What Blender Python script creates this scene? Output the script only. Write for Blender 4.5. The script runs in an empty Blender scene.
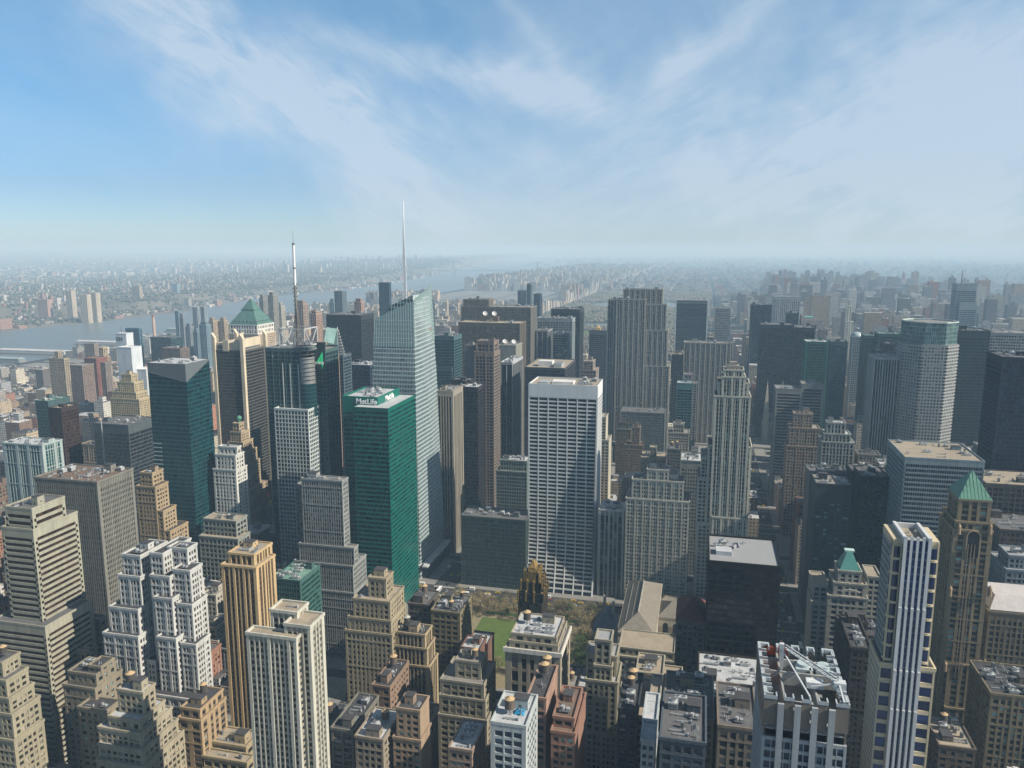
import bpy, math, random
import numpy as np
from mathutils import Vector, Matrix
random.seed(7)
R = math.radians
sc = bpy.context.scene
COL = sc.collection

# ------------------------------------------------------------------ camera
F = 790.0
PITCH = R(9.63)
YAW = R(-13.5)
CX, CY, CZ = -80.0, -30.0, 320.0
cam = bpy.data.cameras.new('camera')
cam.sensor_width = 36.0
cam.lens = F / 1024 * 36.0
cam.clip_start = 1.0
cam.clip_end = 200000.0
camo = bpy.data.objects.new('camera', cam)
camo.location = (CX, CY, CZ)
camo.rotation_euler = (math.pi / 2 - PITCH, 0, -YAW)
COL.objects.link(camo)
sc.camera = camo

# ------------------------------------------------------------------ light
SUN_EL, SUN_ROT = 38.0, 98.0          # rotation clockwise from +Y (uptown)
sun = bpy.data.lights.new('sun', 'SUN')
sun.energy = 5.0
sun.angle = R(0.53)
sun.color = (1.0, 0.92, 0.79)
suno = bpy.data.objects.new('sun', sun)
d = Vector((math.sin(R(SUN_ROT)) * math.cos(R(SUN_EL)), math.cos(R(SUN_ROT)) * math.cos(R(SUN_EL)), math.sin(R(SUN_EL))))
suno.rotation_euler = d.to_track_quat('Z', 'Y').to_euler()
COL.objects.link(suno)
world = bpy.data.worlds.new('World')
sc.world = world
world.use_nodes = True
wt = world.node_tree
wn, wl = wt.nodes, wt.links
bg = wn['Background']
sky = wn.new('ShaderNodeTexSky')
sky.sky_type = 'NISHITA'
sky.sun_disc = False
sky.sun_elevation = R(SUN_EL)
sky.sun_rotation = R(SUN_ROT)
sky.altitude = 300
sky.air_density = 1.0
sky.dust_density = 0.4
sky.ozone_density = 1.0
bg.inputs[1].default_value = 0.14


def wmath(op, a, b=None, c=None, tree=wt):
    n = tree.nodes.new('ShaderNodeMath')
    n.operation = op
    for i, v in enumerate((a, b, c)):
        if v is None:
            continue
        if isinstance(v, (int, float)):
            n.inputs[i].default_value = v
        else:
            tree.links.new(v, n.inputs[i])
    return n.outputs[0]


# cirrus: noise in the direction of the sky (azimuth from the camera's north, elevation), fixed to the sky
tc = wn.new('ShaderNodeTexCoord')
sep = wn.new('ShaderNodeSeparateXYZ')
wl.new(tc.outputs['Generated'], sep.inputs[0])
AZ = wmath('MULTIPLY', wmath('ARCTAN2', sep.outputs[0], sep.outputs[1]), 57.2958)
EL = wmath('MULTIPLY', wmath('ARCSINE', sep.outputs[2]), 57.2958)


def wnoise(sx, sy, rot, scale, detail, dist, seed):
    c = wn.new('ShaderNodeCombineXYZ')
    wl.new(AZ, c.inputs[0]); wl.new(EL, c.inputs[1]); c.inputs[2].default_value = seed
    m = wn.new('ShaderNodeMapping')
    m.inputs['Rotation'].default_value = (0, 0, R(rot))
    wl.new(c.outputs[0], m.inputs[0])
    m2 = wn.new('ShaderNodeMapping')
    m2.inputs['Scale'].default_value = (sx, sy, 1)
    wl.new(m.outputs[0], m2.inputs[0])
    n = wn.new('ShaderNodeTexNoise')
    n.inputs['Scale'].default_value = scale
    n.inputs['Detail'].default_value = detail
    n.inputs['Roughness'].default_value = 0.68
    n.inputs['Distortion'].default_value = dist
    wl.new(m2.outputs[0], n.inputs['Vector'])
    return n.outputs['Fac']


def streak(az0, el0, az1, el1, w, amp, wob):
    # soft band along the segment (az0,el0)-(az1,el1)
    dx, dy = az1 - az0, el1 - el0
    L = math.hypot(dx, dy)
    ux, uy = dx / L, dy / L
    px = wmath('SUBTRACT', AZ, az0); py = wmath('SUBTRACT', EL, el0)
    t = wmath('ADD', wmath('MULTIPLY', px, ux), wmath('MULTIPLY', py, uy))
    s = wmath('ADD', wmath('MULTIPLY', px, -uy), wmath('MULTIPLY', py, ux))
    s = wmath('ADD', s, wmath('MULTIPLY', wmath('SUBTRACT', wob, 0.5), w * 3.0))
    g = wmath('POWER', 2.718, wmath('MULTIPLY', wmath('POWER', wmath('DIVIDE', s, w), 2.0), -1.0))
    u = wmath('DIVIDE', t, L)
    e = wmath('SUBTRACT', 1.0, wmath('MINIMUM', 1.0, wmath('POWER', wmath('ABSOLUTE', wmath('MULTIPLY', wmath('SUBTRACT', u, 0.5), 1.75)), 3.0)))
    return wmath('MULTIPLY', wmath('MULTIPLY', g, e), amp)


def azel(px, py):
    # azimuth / elevation of the sky where the photograph shows a cloud feature
    r = (px - 512) / F; up = -(py - 384) / F
    fy = math.cos(PITCH) + up * math.sin(PITCH); fz = -math.sin(PITCH) + up * math.cos(PITCH)
    x = r * math.cos(YAW) + fy * math.sin(YAW); y = -r * math.sin(YAW) + fy * math.cos(YAW)
    return math.degrees(math.atan2(x, y)), math.degrees(math.atan2(fz, math.hypot(x, y)))


wob1 = wnoise(1, 1, 0, 0.10, 3, 0.0, 1.0)
fib1 = wnoise(1, 3.6, 32, 0.20, 12, 0.45, 3.0)
fib2 = wnoise(1, 4.2, -24, 0.18, 12, 0.45, 9.0)
patch = wnoise(1, 1.6, 20, 0.06, 5, 0.3, 21.0)
parts = []
for (x0, y0, x1, y1, w, a) in [(40, -70, 500, 260, 3.0, 1.0), (110, -40, 420, 150, 3.0, .5), (300, 25, 620, 108, 1.2, .8), (480, -40, 560, 75, .6, .3),
                               (640, 100, 830, -60, 1.0, .5), (700, 220, 1250, 10, 6.5, .55), (380, 150, 1150, 170, 6.0, .62),
                               (860, 150, 1180, 40, 1.6, .35)]:
    a0, e0 = azel(x0, y0); a1, e1 = azel(x1, y1)
    parts.append(streak(a0, e0, a1, e1, w, a, wob1))
tot = parts[0]
for p in parts[1:]:
    tot = wmath('ADD', tot, p)
side_ = wn.new('ShaderNodeMapRange')
side_.inputs[1].default_value = azel(430, 0)[0]; side_.inputs[2].default_value = azel(600, 0)[0]
wl.new(AZ, side_.inputs[0])
fib = wmath('ADD', wmath('MULTIPLY', fib1, wmath('SUBTRACT', 1.0, side_.outputs[0])), wmath('MULTIPLY', fib2, side_.outputs[0]))
fibm = wn.new('ShaderNodeMapRange')
fibm.inputs[1].default_value = 0.34; fibm.inputs[2].default_value = 0.66
fibm.inputs[3].default_value = 0.44; fibm.inputs[4].default_value = 1.0
wl.new(fib, fibm.inputs[0])
base = wmath('ADD', wmath('MULTIPLY', wmath('MAXIMUM', wmath('SUBTRACT', patch, 0.40), 0.0), 0.9), wmath('MULTIPLY', side_.outputs[0], 0.20))
cl = wmath('ADD', wmath('MULTIPLY', tot, fibm.outputs[0]), base)
cl = wmath('MINIMUM', wmath('MULTIPLY', cl, 0.74), 0.68)
cl = wmath('MULTIPLY', cl, wmath('GREATER_THAN', EL, -1.0))
mixw = wn.new('ShaderNodeMix')
mixw.data_type = 'RGBA'
mixw.inputs['B'].default_value = (3.35, 3.85, 4.35, 1)
hs = wn.new('ShaderNodeHueSaturation')
hs.inputs['Saturation'].default_value = 1.0
hs.inputs['Value'].default_value = 1.0
# the low sky is cleaner and bluer than the model's default: filter by elevation
ram = wn.new('ShaderNodeValToRGB')  # upper stops, out of view, dim the high sky to deepen the shadows
for pos, colr in ((0.0, (.36, .48, .70)), (.045, (.30, .41, .58)), (.10, (.345, .51, .635)), (.18, (.385, .61, .70)), (.28, (.16, .27, .33)), (1.0, (.04, .075, .105))):
    e_ = ram.color_ramp.elements.new(pos) if pos not in (0.0, 1.0) else ram.color_ramp.elements[0 if pos == 0.0 else -1]
    e_.color = (*colr, 1)
wl.new(wmath('DIVIDE', wmath('MAXIMUM', EL, 0.0), 90.0), ram.inputs[0])
mul = wn.new('ShaderNodeMix'); mul.data_type = 'RGBA'; mul.blend_type = 'MULTIPLY'; mul.inputs['Factor'].default_value = 1.0
wl.new(sky.outputs[0], mul.inputs['A']); wl.new(ram.outputs[0], mul.inputs['B'])
wl.new(mul.outputs['Result'], hs.inputs['Color'])
wl.new(cl, mixw.inputs['Factor'])
wl.new(hs.outputs[0], mixw.inputs['A'])
wl.new(mixw.outputs['Result'], bg.inputs[0])

sc.view_settings.view_transform = 'Standard'
sc.view_settings.look = 'None'
sc.view_settings.gamma = 1.0
sc.view_settings.exposure = 0.46
sc.render.engine = 'CYCLES'
sc.cycles.use_denoising = True
sc.cycles.max_bounces = 4
sc.cycles.diffuse_bounces = 2
sc.cycles.glossy_bounces = 2
sc.cycles.volume_bounces = 2
sc.cycles.transparent_max_bounces = 6

HAZE = 1.06e-4
# ------------------------------------------------------------------ materials
_m = {}


def _nodes(name):
    m = bpy.data.materials.new(name)
    m.use_nodes = True
    return m, m.node_tree, m.node_tree.nodes['Principled BSDF']


def wall_mat(c, rough=0.85, var=0.22, scale=0.12, metal=0.0, streaks=0.0):
    k = ('w', tuple(c), rough, var, scale, metal, streaks)
    if k in _m:
        return _m[k]
    m, t, b = _nodes('masonry')
    n, l = t.nodes, t.links
    g = n.new('ShaderNodeNewGeometry')
    mp = n.new('ShaderNodeMapping'); mp.inputs['Scale'].default_value = (1, 1, 0.35)
    l.new(g.outputs['Position'], mp.inputs[0])
    a = n.new('ShaderNodeTexNoise'); a.inputs['Scale'].default_value = scale; a.inputs['Detail'].default_value = 6
    a.inputs['Roughness'].default_value = 0.65
    l.new(mp.outputs[0], a.inputs['Vector'])
    a2 = n.new('ShaderNodeTexNoise'); a2.inputs['Scale'].default_value = scale * 9; a2.inputs['Detail'].default_value = 3
    l.new(g.outputs['Position'], a2.inputs['Vector'])
    mp3 = n.new('ShaderNodeMapping'); mp3.inputs['Scale'].default_value = (1, 1, 0.07)
    l.new(g.outputs['Position'], mp3.inputs[0])
    a3 = n.new('ShaderNodeTexNoise'); a3.inputs['Scale'].default_value = scale * 5; a3.inputs['Detail'].default_value = 4
    l.new(mp3.outputs[0], a3.inputs['Vector'])
    s = wmath('ADD', wmath('MULTIPLY', a.outputs['Fac'], 0.42, tree=t), wmath('ADD', wmath('MULTIPLY', a2.outputs['Fac'], 0.25, tree=t), wmath('MULTIPLY', a3.outputs['Fac'], 0.33, tree=t), tree=t), tree=t)
    r = n.new('ShaderNodeMapRange')
    r.inputs[1].default_value = 0.38; r.inputs[2].default_value = 0.62
    r.inputs[3].default_value = .92 - var * 1.1; r.inputs[4].default_value = .92 + var * 0.6
    l.new(s, r.inputs[0])
    mx = n.new('ShaderNodeVectorMath'); mx.operation = 'SCALE'
    mx.inputs[0].default_value = c[:3]
    l.new(r.outputs[0], mx.inputs['Scale'])
    l.new(mx.outputs[0], b.inputs['Base Color'])
    b.inputs['Roughness'].default_value = rough
    b.inputs['Metallic'].default_value = metal
    b.inputs['Specular IOR Level'].default_value = 0.3
    _m[k] = m
    return m


GL = {  # glass: pane colour, blind colour, share of blinds, metallic, roughness
    'dark': ((.018, .022, .028), (.20, .19, .17), .22, .0, .12),
    'black': ((.008, .009, .012), (.035, .035, .04), .25, .0, .10),
    'brown': ((.030, .018, .014), (.06, .035, .025), .3, .0, .12),
    'blue': ((.012, .030, .060), (.05, .09, .14), .3, .0, .10),
    'cobalt': ((.006, .022, .10), (.02, .05, .16), .3, .0, .10),
    'navy': ((.006, .015, .045), (.03, .05, .10), .3, .0, .10),
    'teal': ((.006, .046, .056), (.008, .018, .024), .40, .25, .14),
    'green': ((.003, .080, .066), (.003, .020, .020), .42, .15, .16),
    'dgreen': ((.008, .045, .040), (.03, .10, .085), .22, .1, .12),
    'pale': ((.12, .20, .21), (.05, .085, .09), .45, .3, .16),
    'lights': ((.018, .028, .032), (.20, .32, .31), .26, .0, .15),  # pale second tone paints lit windows as well as blinds; nothing glows
    'warm': ((.025, .024, .022), (.28, .26, .21), .38, .0, .15),
}


def glass_mat(kind):
    k = ('g', kind)
    if k in _m:
        return _m[k]
    pane, blind, share, metal, rough = GL[kind]
    m, t, b = _nodes('window_glass')
    n, l = t.nodes, t.links
    uv = n.new('ShaderNodeUVMap'); uv.uv_map = 'UVMap'
    fl = n.new('ShaderNodeVectorMath'); fl.operation = 'FLOOR'
    l.new(uv.outputs[0], fl.inputs[0])
    oi = n.new('ShaderNodeObjectInfo')
    ad = n.new('ShaderNodeVectorMath'); ad.operation = 'ADD'
    cb = n.new('ShaderNodeCombineXYZ')
    l.new(wmath('MULTIPLY', oi.outputs['Random'], 91.7, tree=t), cb.inputs[2])
    l.new(fl.outputs[0], ad.inputs[0]); l.new(cb.outputs[0], ad.inputs[1])
    wnn = n.new('ShaderNodeTexWhiteNoise'); wnn.noise_dimensions = '3D'
    l.new(ad.outputs[0], wnn.inputs['Vector'])
    # rows drawn alike: a slower noise makes whole groups of panes share their blinds
    pn = n.new('ShaderNodeTexNoise'); pn.inputs['Scale'].default_value = 0.23; pn.inputs['Detail'].default_value = 1
    l.new(ad.outputs[0], pn.inputs['Vector'])
    th = wmath('MULTIPLY', wmath('ADD', wmath('MULTIPLY', pn.outputs['Fac'], 1.6, tree=t), 0.2, tree=t), share, tree=t)
    isb = wmath('LESS_THAN', wnn.outputs['Value'], th, tree=t)
    # the blind hangs from the top of the pane to a random height
    fr = n.new('ShaderNodeVectorMath'); fr.operation = 'FRACTION'
    l.new(uv.outputs[0], fr.inputs[0])
    sp = n.new('ShaderNodeSeparateXYZ'); l.new(fr.outputs[0], sp.inputs[0])
    sc3 = n.new('ShaderNodeSeparateColor'); l.new(wnn.outputs['Color'], sc3.inputs[0])
    hang = wmath('GREATER_THAN', sp.outputs[1], wmath('MULTIPLY', sc3.outputs[1], 0.75, tree=t), tree=t)
    fac = wmath('MULTIPLY', isb, hang, tree=t)
    mx = n.new('ShaderNodeMix'); mx.data_type = 'RGBA'
    mx.inputs['A'].default_value = (*pane, 1); mx.inputs['B'].default_value = (*blind, 1)
    l.new(fac, mx.inputs['Factor'])
    vs = n.new('ShaderNodeVectorMath'); vs.operation = 'SCALE'
    l.new(mx.outputs['Result'], vs.inputs[0])
    l.new(wmath('ADD', wmath('MULTIPLY', sc3.outputs[2], 0.8, tree=t), 0.6, tree=t), vs.inputs['Scale'])
    l.new(vs.outputs[0], b.inputs['Base Color'])
    b.inputs['Roughness'].default_value = rough
    b.inputs['Metallic'].default_value = metal
    b.inputs['Specular IOR Level'].default_value = 0.34 if kind in ('dark', 'warm', 'lights', 'brown') else 0.5
    # each pane sits at its own slight angle, so reflections differ pane by pane
    gm = n.new('ShaderNodeNewGeometry')
    jt = n.new('ShaderNodeVectorMath'); jt.operation = 'SUBTRACT'
    l.new(wnn.outputs['Color'], jt.inputs[0]); jt.inputs[1].default_value = (.5, .5, .5)
    js = n.new('ShaderNodeVectorMath'); js.operation = 'SCALE'; js.inputs['Scale'].default_value = 0.035
    l.new(jt.outputs[0], js.inputs[0])
    ja = n.new('ShaderNodeVectorMath'); ja.operation = 'ADD'
    l.new(gm.outputs['Normal'], ja.inputs[0]); l.new(js.outputs[0], ja.inputs[1])
    jn = n.new('ShaderNodeVectorMath'); jn.operation = 'NORMALIZE'
    l.new(ja.outputs[0], jn.inputs[0])
    l.new(jn.outputs[0], b.inputs['Normal'])
    _m[k] = m
    return m


def plain(c, rough=0.7, metal=0.0, var=0.12, scale=0.5):
    return wall_mat(c, rough, var, scale, metal)


def roof_mat(c):
    """felt laid in patches, with puddle stains"""
    k = ('r', c)
    if k in _m:
        return _m[k]
    m, t, b = _nodes('roofing')
    n, l = t.nodes, t.links
    g = n.new('ShaderNodeNewGeometry')
    v = n.new('ShaderNodeTexVoronoi'); v.distance = 'CHEBYCHEV'; v.inputs['Scale'].default_value = .14
    l.new(g.outputs['Position'], v.inputs['Vector'])
    s3 = n.new('ShaderNodeSeparateColor'); l.new(v.outputs['Color'], s3.inputs[0])
    a = n.new('ShaderNodeTexNoise'); a.inputs['Scale'].default_value = .35; a.inputs['Detail'].default_value = 7; a.inputs['Roughness'].default_value = .7
    l.new(g.outputs['Position'], a.inputs['Vector'])
    f = wmath('ADD', wmath('MULTIPLY', s3.outputs[0], .25, tree=t), wmath('MULTIPLY', a.outputs['Fac'], 1.4, tree=t), tree=t)
    r = n.new('ShaderNodeMapRange'); r.inputs[1].default_value = .5; r.inputs[2].default_value = 1.25; r.inputs[3].default_value = .68; r.inputs[4].default_value = 1.15
    l.new(f, r.inputs[0])
    mx = n.new('ShaderNodeVectorMath'); mx.operation = 'SCALE'; mx.inputs[0].default_value = c
    l.new(r.outputs[0], mx.inputs['Scale']); l.new(mx.outputs[0], b.inputs['Base Color'])
    b.inputs['Roughness'].default_value = .85
    _m[k] = m
    return m


# ------------------------------------------------------------------ mesh building
BF = np.array([[0, 3, 2, 1], [4, 5, 6, 7], [0, 1, 5, 4], [1, 2, 6, 5], [2, 3, 7, 6], [3, 0, 4, 7]])


class MB:
    """collects boxes and free polygons, then becomes ONE mesh object"""
    def __init__(s):
        s.b = []; s.bm = []; s.v = []; s.f = []; s.fm = []; s.ob = []; s.obm = []

    def box(s, x0, x1, y0, y1, z0, z1, m=0):
        if x1 - x0 > 1e-4 and y1 - y0 > 1e-4 and z1 - z0 > 1e-4:
            s.b.append((x0, x1, y0, y1, z0, z1)); s.bm.append(m)

    def obox(s, p, q, w, h, m=0, up=None):
        """beam from p to q, w wide (horizontal) and h deep"""
        p, q = Vector(p), Vector(q)
        d = q - p
        if d.length < 1e-5:
            return
        d.normalize()
        u = Vector(up) if up else (Vector((0, 0, 1)) if abs(d.z) < .95 else Vector((0, 1, 0)))
        a = d.cross(u); a.normalize()
        c = a.cross(d); c.normalize()
        a *= w / 2; c *= h / 2
        i = len(s.v)
        s.v += [tuple(p - a - c), tuple(p + a - c), tuple(p + a + c), tuple(p - a + c), tuple(q - a - c), tuple(q + a - c), tuple(q + a + c), tuple(q - a + c)]
        for f in ((0, 3, 2, 1), (4, 5, 6, 7), (0, 1, 5, 4), (1, 2, 6, 5), (2, 3, 7, 6), (3, 0, 4, 7)):
            s.f.append(tuple(i + k for k in f)); s.fm.append(m)

    def poly(s, pts, m=0):
        i = len(s.v)
        s.v += [tuple(p) for p in pts]
        s.f.append(tuple(range(i, i + len(pts)))); s.fm.append(m)

    def cyl(s, x, y, z0, z1, r0, r1=None, n=16, m=0, cap=True):
        r1 = r0 if r1 is None else r1
        i = len(s.v)
        for k in range(n):
            a = 2 * math.pi * k / n
            s.v.append((x + r0 * math.cos(a), y + r0 * math.sin(a), z0))
        if r1 < 1e-3:
            s.v.append((x, y, z1))
            for k in range(n):
                s.f.append((i + k, i + (k + 1) % n, i + n)); s.fm.append(m)
        else:
            for k in range(n):
                a = 2 * math.pi * k / n
                s.v.append((x + r1 * math.cos(a), y + r1 * math.sin(a), z1))
            for k in range(n):
                s.f.append((i + k, i + (k + 1) % n, i + n + (k + 1) % n, i + n + k)); s.fm.append(m)
            if cap:
                s.f.append(tuple(i + n + k for k in range(n))); s.fm.append(m)
        if cap:
            s.f.append(tuple(i + n - 1 - k for k in range(n))); s.fm.append(m)

    def prism(s, pts, z0, z1, m=0, mtop=None):
        """counter-clockwise footprint"""
        n = len(pts); i = len(s.v)
        s.v += [(p[0], p[1], z0) for p in pts]
        zt = z1 if isinstance(z1, (list, tuple)) else [z1] * n
        s.v += [(p[0], p[1], z) for p, z in zip(pts, zt)]
        for k in range(n):
            s.f.append((i + k, i + (k + 1) % n, i + n + (k + 1) % n, i + n + k)); s.fm.append(m)
        s.f.append(tuple(i + n + k for k in range(n))); s.fm.append(m if mtop is None else mtop)

    def hip(s, x0, x1, y0, y1, z0, z1, inset=None, m=0):
        """hipped roof; inset None = pyramid"""
        i = len(s.v)
        s.v += [(x0, y0, z0), (x1, y0, z0), (x1, y1, z0), (x0, y1, z0)]
        if inset is None:
            s.v.append(((x0 + x1) / 2, (y0 + y1) / 2, z1))
            for k in range(4):
                s.f.append((i + k, i + (k + 1) % 4, i + 4)); s.fm.append(m)
        else:
            ix, iy = inset
            s.v += [(x0 + ix, y0 + iy, z1), (x1 - ix, y0 + iy, z1), (x1 - ix, y1 - iy, z1), (x0 + ix, y1 - iy, z1)]
            for k in range(4):
                s.f.append((i + k, i + (k + 1) % 4, i + 4 + (k + 1) % 4, i + 4 + k)); s.fm.append(m)
            s.f.append((i + 4, i + 5, i + 6, i + 7)); s.fm.append(m)
        s.f.append((i + 3, i + 2, i + 1, i)); s.fm.append(m)

    def empty(s):
        return not s.b and not s.f

    def mesh(s, name):
        me = bpy.data.meshes.new(name)
        nb = len(s.b)
        vs, loops, starts, mi = [], [], [], []
        if nb:
            B = np.array(s.b, dtype=np.float64)
            X = B[:, [0, 1, 1, 0, 0, 1, 1, 0]]; Y = B[:, [2, 2, 3, 3, 2, 2, 3, 3]]; Z = B[:, [4, 4, 4, 4, 5, 5, 5, 5]]
            V = np.stack([X, Y, Z], -1).reshape(-1, 3)
            vs.append(V)
            Fi = (BF[None] + (np.arange(nb) * 8)[:, None, None]).reshape(-1)
            loops.append(Fi)
            starts.append(np.arange(nb * 6) * 4)
            mi.append(np.repeat(np.array(s.bm), 6))
        if s.f:
            vs.append(np.array(s.v, dtype=np.float64))
            off = nb * 8; ls = nb * 24
            flat = [k + off for f in s.f for k in f]
            lens = np.array([len(f) for f in s.f])
            loops.append(np.array(flat)); starts.append(ls + np.concatenate([[0], np.cumsum(lens)[:-1]]))
            mi.append(np.array(s.fm))
        V = np.concatenate(vs); L = np.concatenate(loops); S = np.concatenate(starts); M = np.concatenate(mi)
        me.vertices.add(len(V)); me.vertices.foreach_set('co', V.astype(np.float32).ravel())
        me.loops.add(len(L)); me.loops.foreach_set('vertex_index', L.astype(np.int32))
        me.polygons.add(len(S)); me.polygons.foreach_set('loop_start', S.astype(np.int32))
        if len(M) and M.max() > 0:
            me.polygons.foreach_set('material_index', M.astype(np.int32))
        me.polygons.foreach_set('use_smooth', np.zeros(len(S), dtype=bool))
        me.update(calc_edges=True)
        return me

    def build(s, name, mats, parent=None):
        if s.empty():
            return None
        me = s.mesh(name)
        for m in (mats if isinstance(mats, (list, tuple)) else [mats]):
            me.materials.append(m)
        o = bpy.data.objects.new(name, me)
        COL.objects.link(o)
        if parent is not None:
            o.parent = parent
            o.matrix_parent_inverse = Matrix.Translation(-Vector(parent.location))
        return o


def thing(name, label, cat, loc, group=None, kind=None):
    o = bpy.data.objects.new(name, None)
    o.empty_display_size = 1
    o.location = loc
    COL.objects.link(o)
    o['label'] = label; o['category'] = cat
    if group:
        o['group'] = group
    if kind:
        o['kind'] = kind
    return o


def struct(o):
    o['kind'] = 'structure'
    return o


def text_mesh(body, size, extrude, offset, mat):
    cu = bpy.data.curves.new('lettering', 'FONT'); cu.body = body; cu.size = size; cu.extrude = extrude; cu.offset = offset; cu.align_x = 'CENTER'
    o = bpy.data.objects.new('lettering', cu); COL.objects.link(o)
    me = bpy.data.meshes.new_from_object(o.evaluated_get(bpy.context.evaluated_depsgraph_get()))
    me = me.copy(); me.materials.clear(); me.materials.append(mat)
    bpy.data.objects.remove(o)
    return me


# ------------------------------------------------------------------ picture-to-place helpers (used once, to read real positions off the photograph)
cP, sP, cW, sW = math.cos(PITCH), math.sin(PITCH), math.cos(YAW), math.sin(YAW)


def proj(x, y, z):
    dx, dy, dz = x - CX, y - CY, z - CZ
    r = dx * cW - dy * sW; fw = dx * sW + dy * cW
    dd = fw * cP - dz * sP; up = fw * sP + dz * cP
    if dd < 1:
        return (9e9, 9e9)
    return 512 + F * r / dd, 384 - F * up / dd


def ray(u, v):
    r = (u - 512) / F; up = -(v - 384) / F
    fy = cP + up * sP; fz = -sP + up * cP
    return r * cW + fy * sW, -r * sW + fy * cW, fz


def ony(u, v, Y):
    d = ray(u, v); t = (Y - CY) / d[1]
    return CX + t * d[0], CZ + t * d[2]


def onz(u, v, z=0.0):
    d = ray(u, v); t = (z - CZ) / d[2]
    return CX + t * d[0], CY + t * d[1]


def xat(u, Y, z):      # x of the point in column u on plane y=Y at height z
    k = u - 512; dy = Y - CY; dz = z - CZ
    return CX + (k * (dy * cW * cP - dz * sP) + F * dy * sW) / (F * cW - k * sW * cP)


def yat(u, X, z):
    k = u - 512; dx = X - CX; dz = z - CZ
    # k*(dx sW cP + dy cW cP - dz sP) = F(dx cW - dy sW)
    return CY + (F * dx * cW - k * (dx * sW * cP - dz * sP)) / (k * cW * cP + F * sW)


# ------------------------------------------------------------------ facades
def style(**k):
    d = dict(wall=(.34, .31, .26), sp=None, glass='dark', bay=3.2, fh=3.7, pw=.42, sh=.40, g=.45, so=.06, po=0.0, cw=1.2, top=2.4, par=1.0,
             roof=None, blank='', major=0, mw=1.6, lobby=6.0, rough=.85)
    d.update(k)
    if d['pw'] < .85:
        d['pw'] *= .86
        d['sh'] *= .86
    d['g'] += .12
    if max(d['wall']) > .12 and d['rough'] > .5:
        d['wall'] = tuple(q * w for q, w in zip(d['wall'], (.86, .90, .93)))
    return d


def facade(mb, a0, a1, z0, z1, st, put, sill=0):
    """a0..a1 along the wall; put(a0,a1,d0,d1,z0,z1,mat) draws a box d metres behind the wall's outer plane"""
    g = st['g']
    W = a1 - a0; H = z1 - z0
    if W < 1.0 or H < 2:
        put(a0, a1, 0, g, z0, z1, 0); return (1, 1, a0, a1)
    cw = min(st['cw'], W * .12)
    inner = W - 2 * cw
    nb = max(1, round(inner / st['bay'])); bw = inner / nb
    top = min(st['top'], H * .3)
    nf = max(1, round((H - top) / st['fh'])); fh = (H - top) / nf
    so, po = st['so'], st['po']
    spm = 1 if st['sp'] else 0
    # spandrels
    sh = st['sh'] * fh
    if sh > .02:
        for k in range(nf):
            zz = z0 + k * fh
            put(a0 + .12, a1 - .12, so, g + .1, zz, zz + sh, spm)
    put(a0 + .12, a1 - .12, so + .01, g + .1, z1 - top, z1 - .02, 0 if not spm else spm)
    if st['pw'] > .25 and st['sh'] > .28 and so < .3 and nf > 9 and a0 is not None:
        stp = 4 + int(W * 7) % 4
        k = nf - 1
        while k > 2:
            zz = z0 + k * fh
            put(a0, a1, -.16, 0, zz - .1, zz + .55, 0)
            k -= stp if k < nf - 1 else stp - 2
    # corner piers and piers
    put(a0, a0 + cw, 0, g + .1, z0, z1, 0)
    put(a1 - cw, a1, 0, g + .1, z0, z1, 0)
    pw = st['pw'] * bw
    if pw > .02:
        for k in range(1, nb):
            a = a0 + cw + k * bw
            w = pw
            if st['pw'] > .25 and not st['major'] and (k * 7 + int(W * 3)) % 5 == 0:
                w = pw * 1.45
            o = po
            if st['major'] and k % st['major'] == 0:
                w = st['mw']; o = po - .25
            put(a - w / 2, a + w / 2, o + .02, g + .1, z0, z1, 0)
    return (nb, nf, a0 + cw, a1 - cw)


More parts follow.
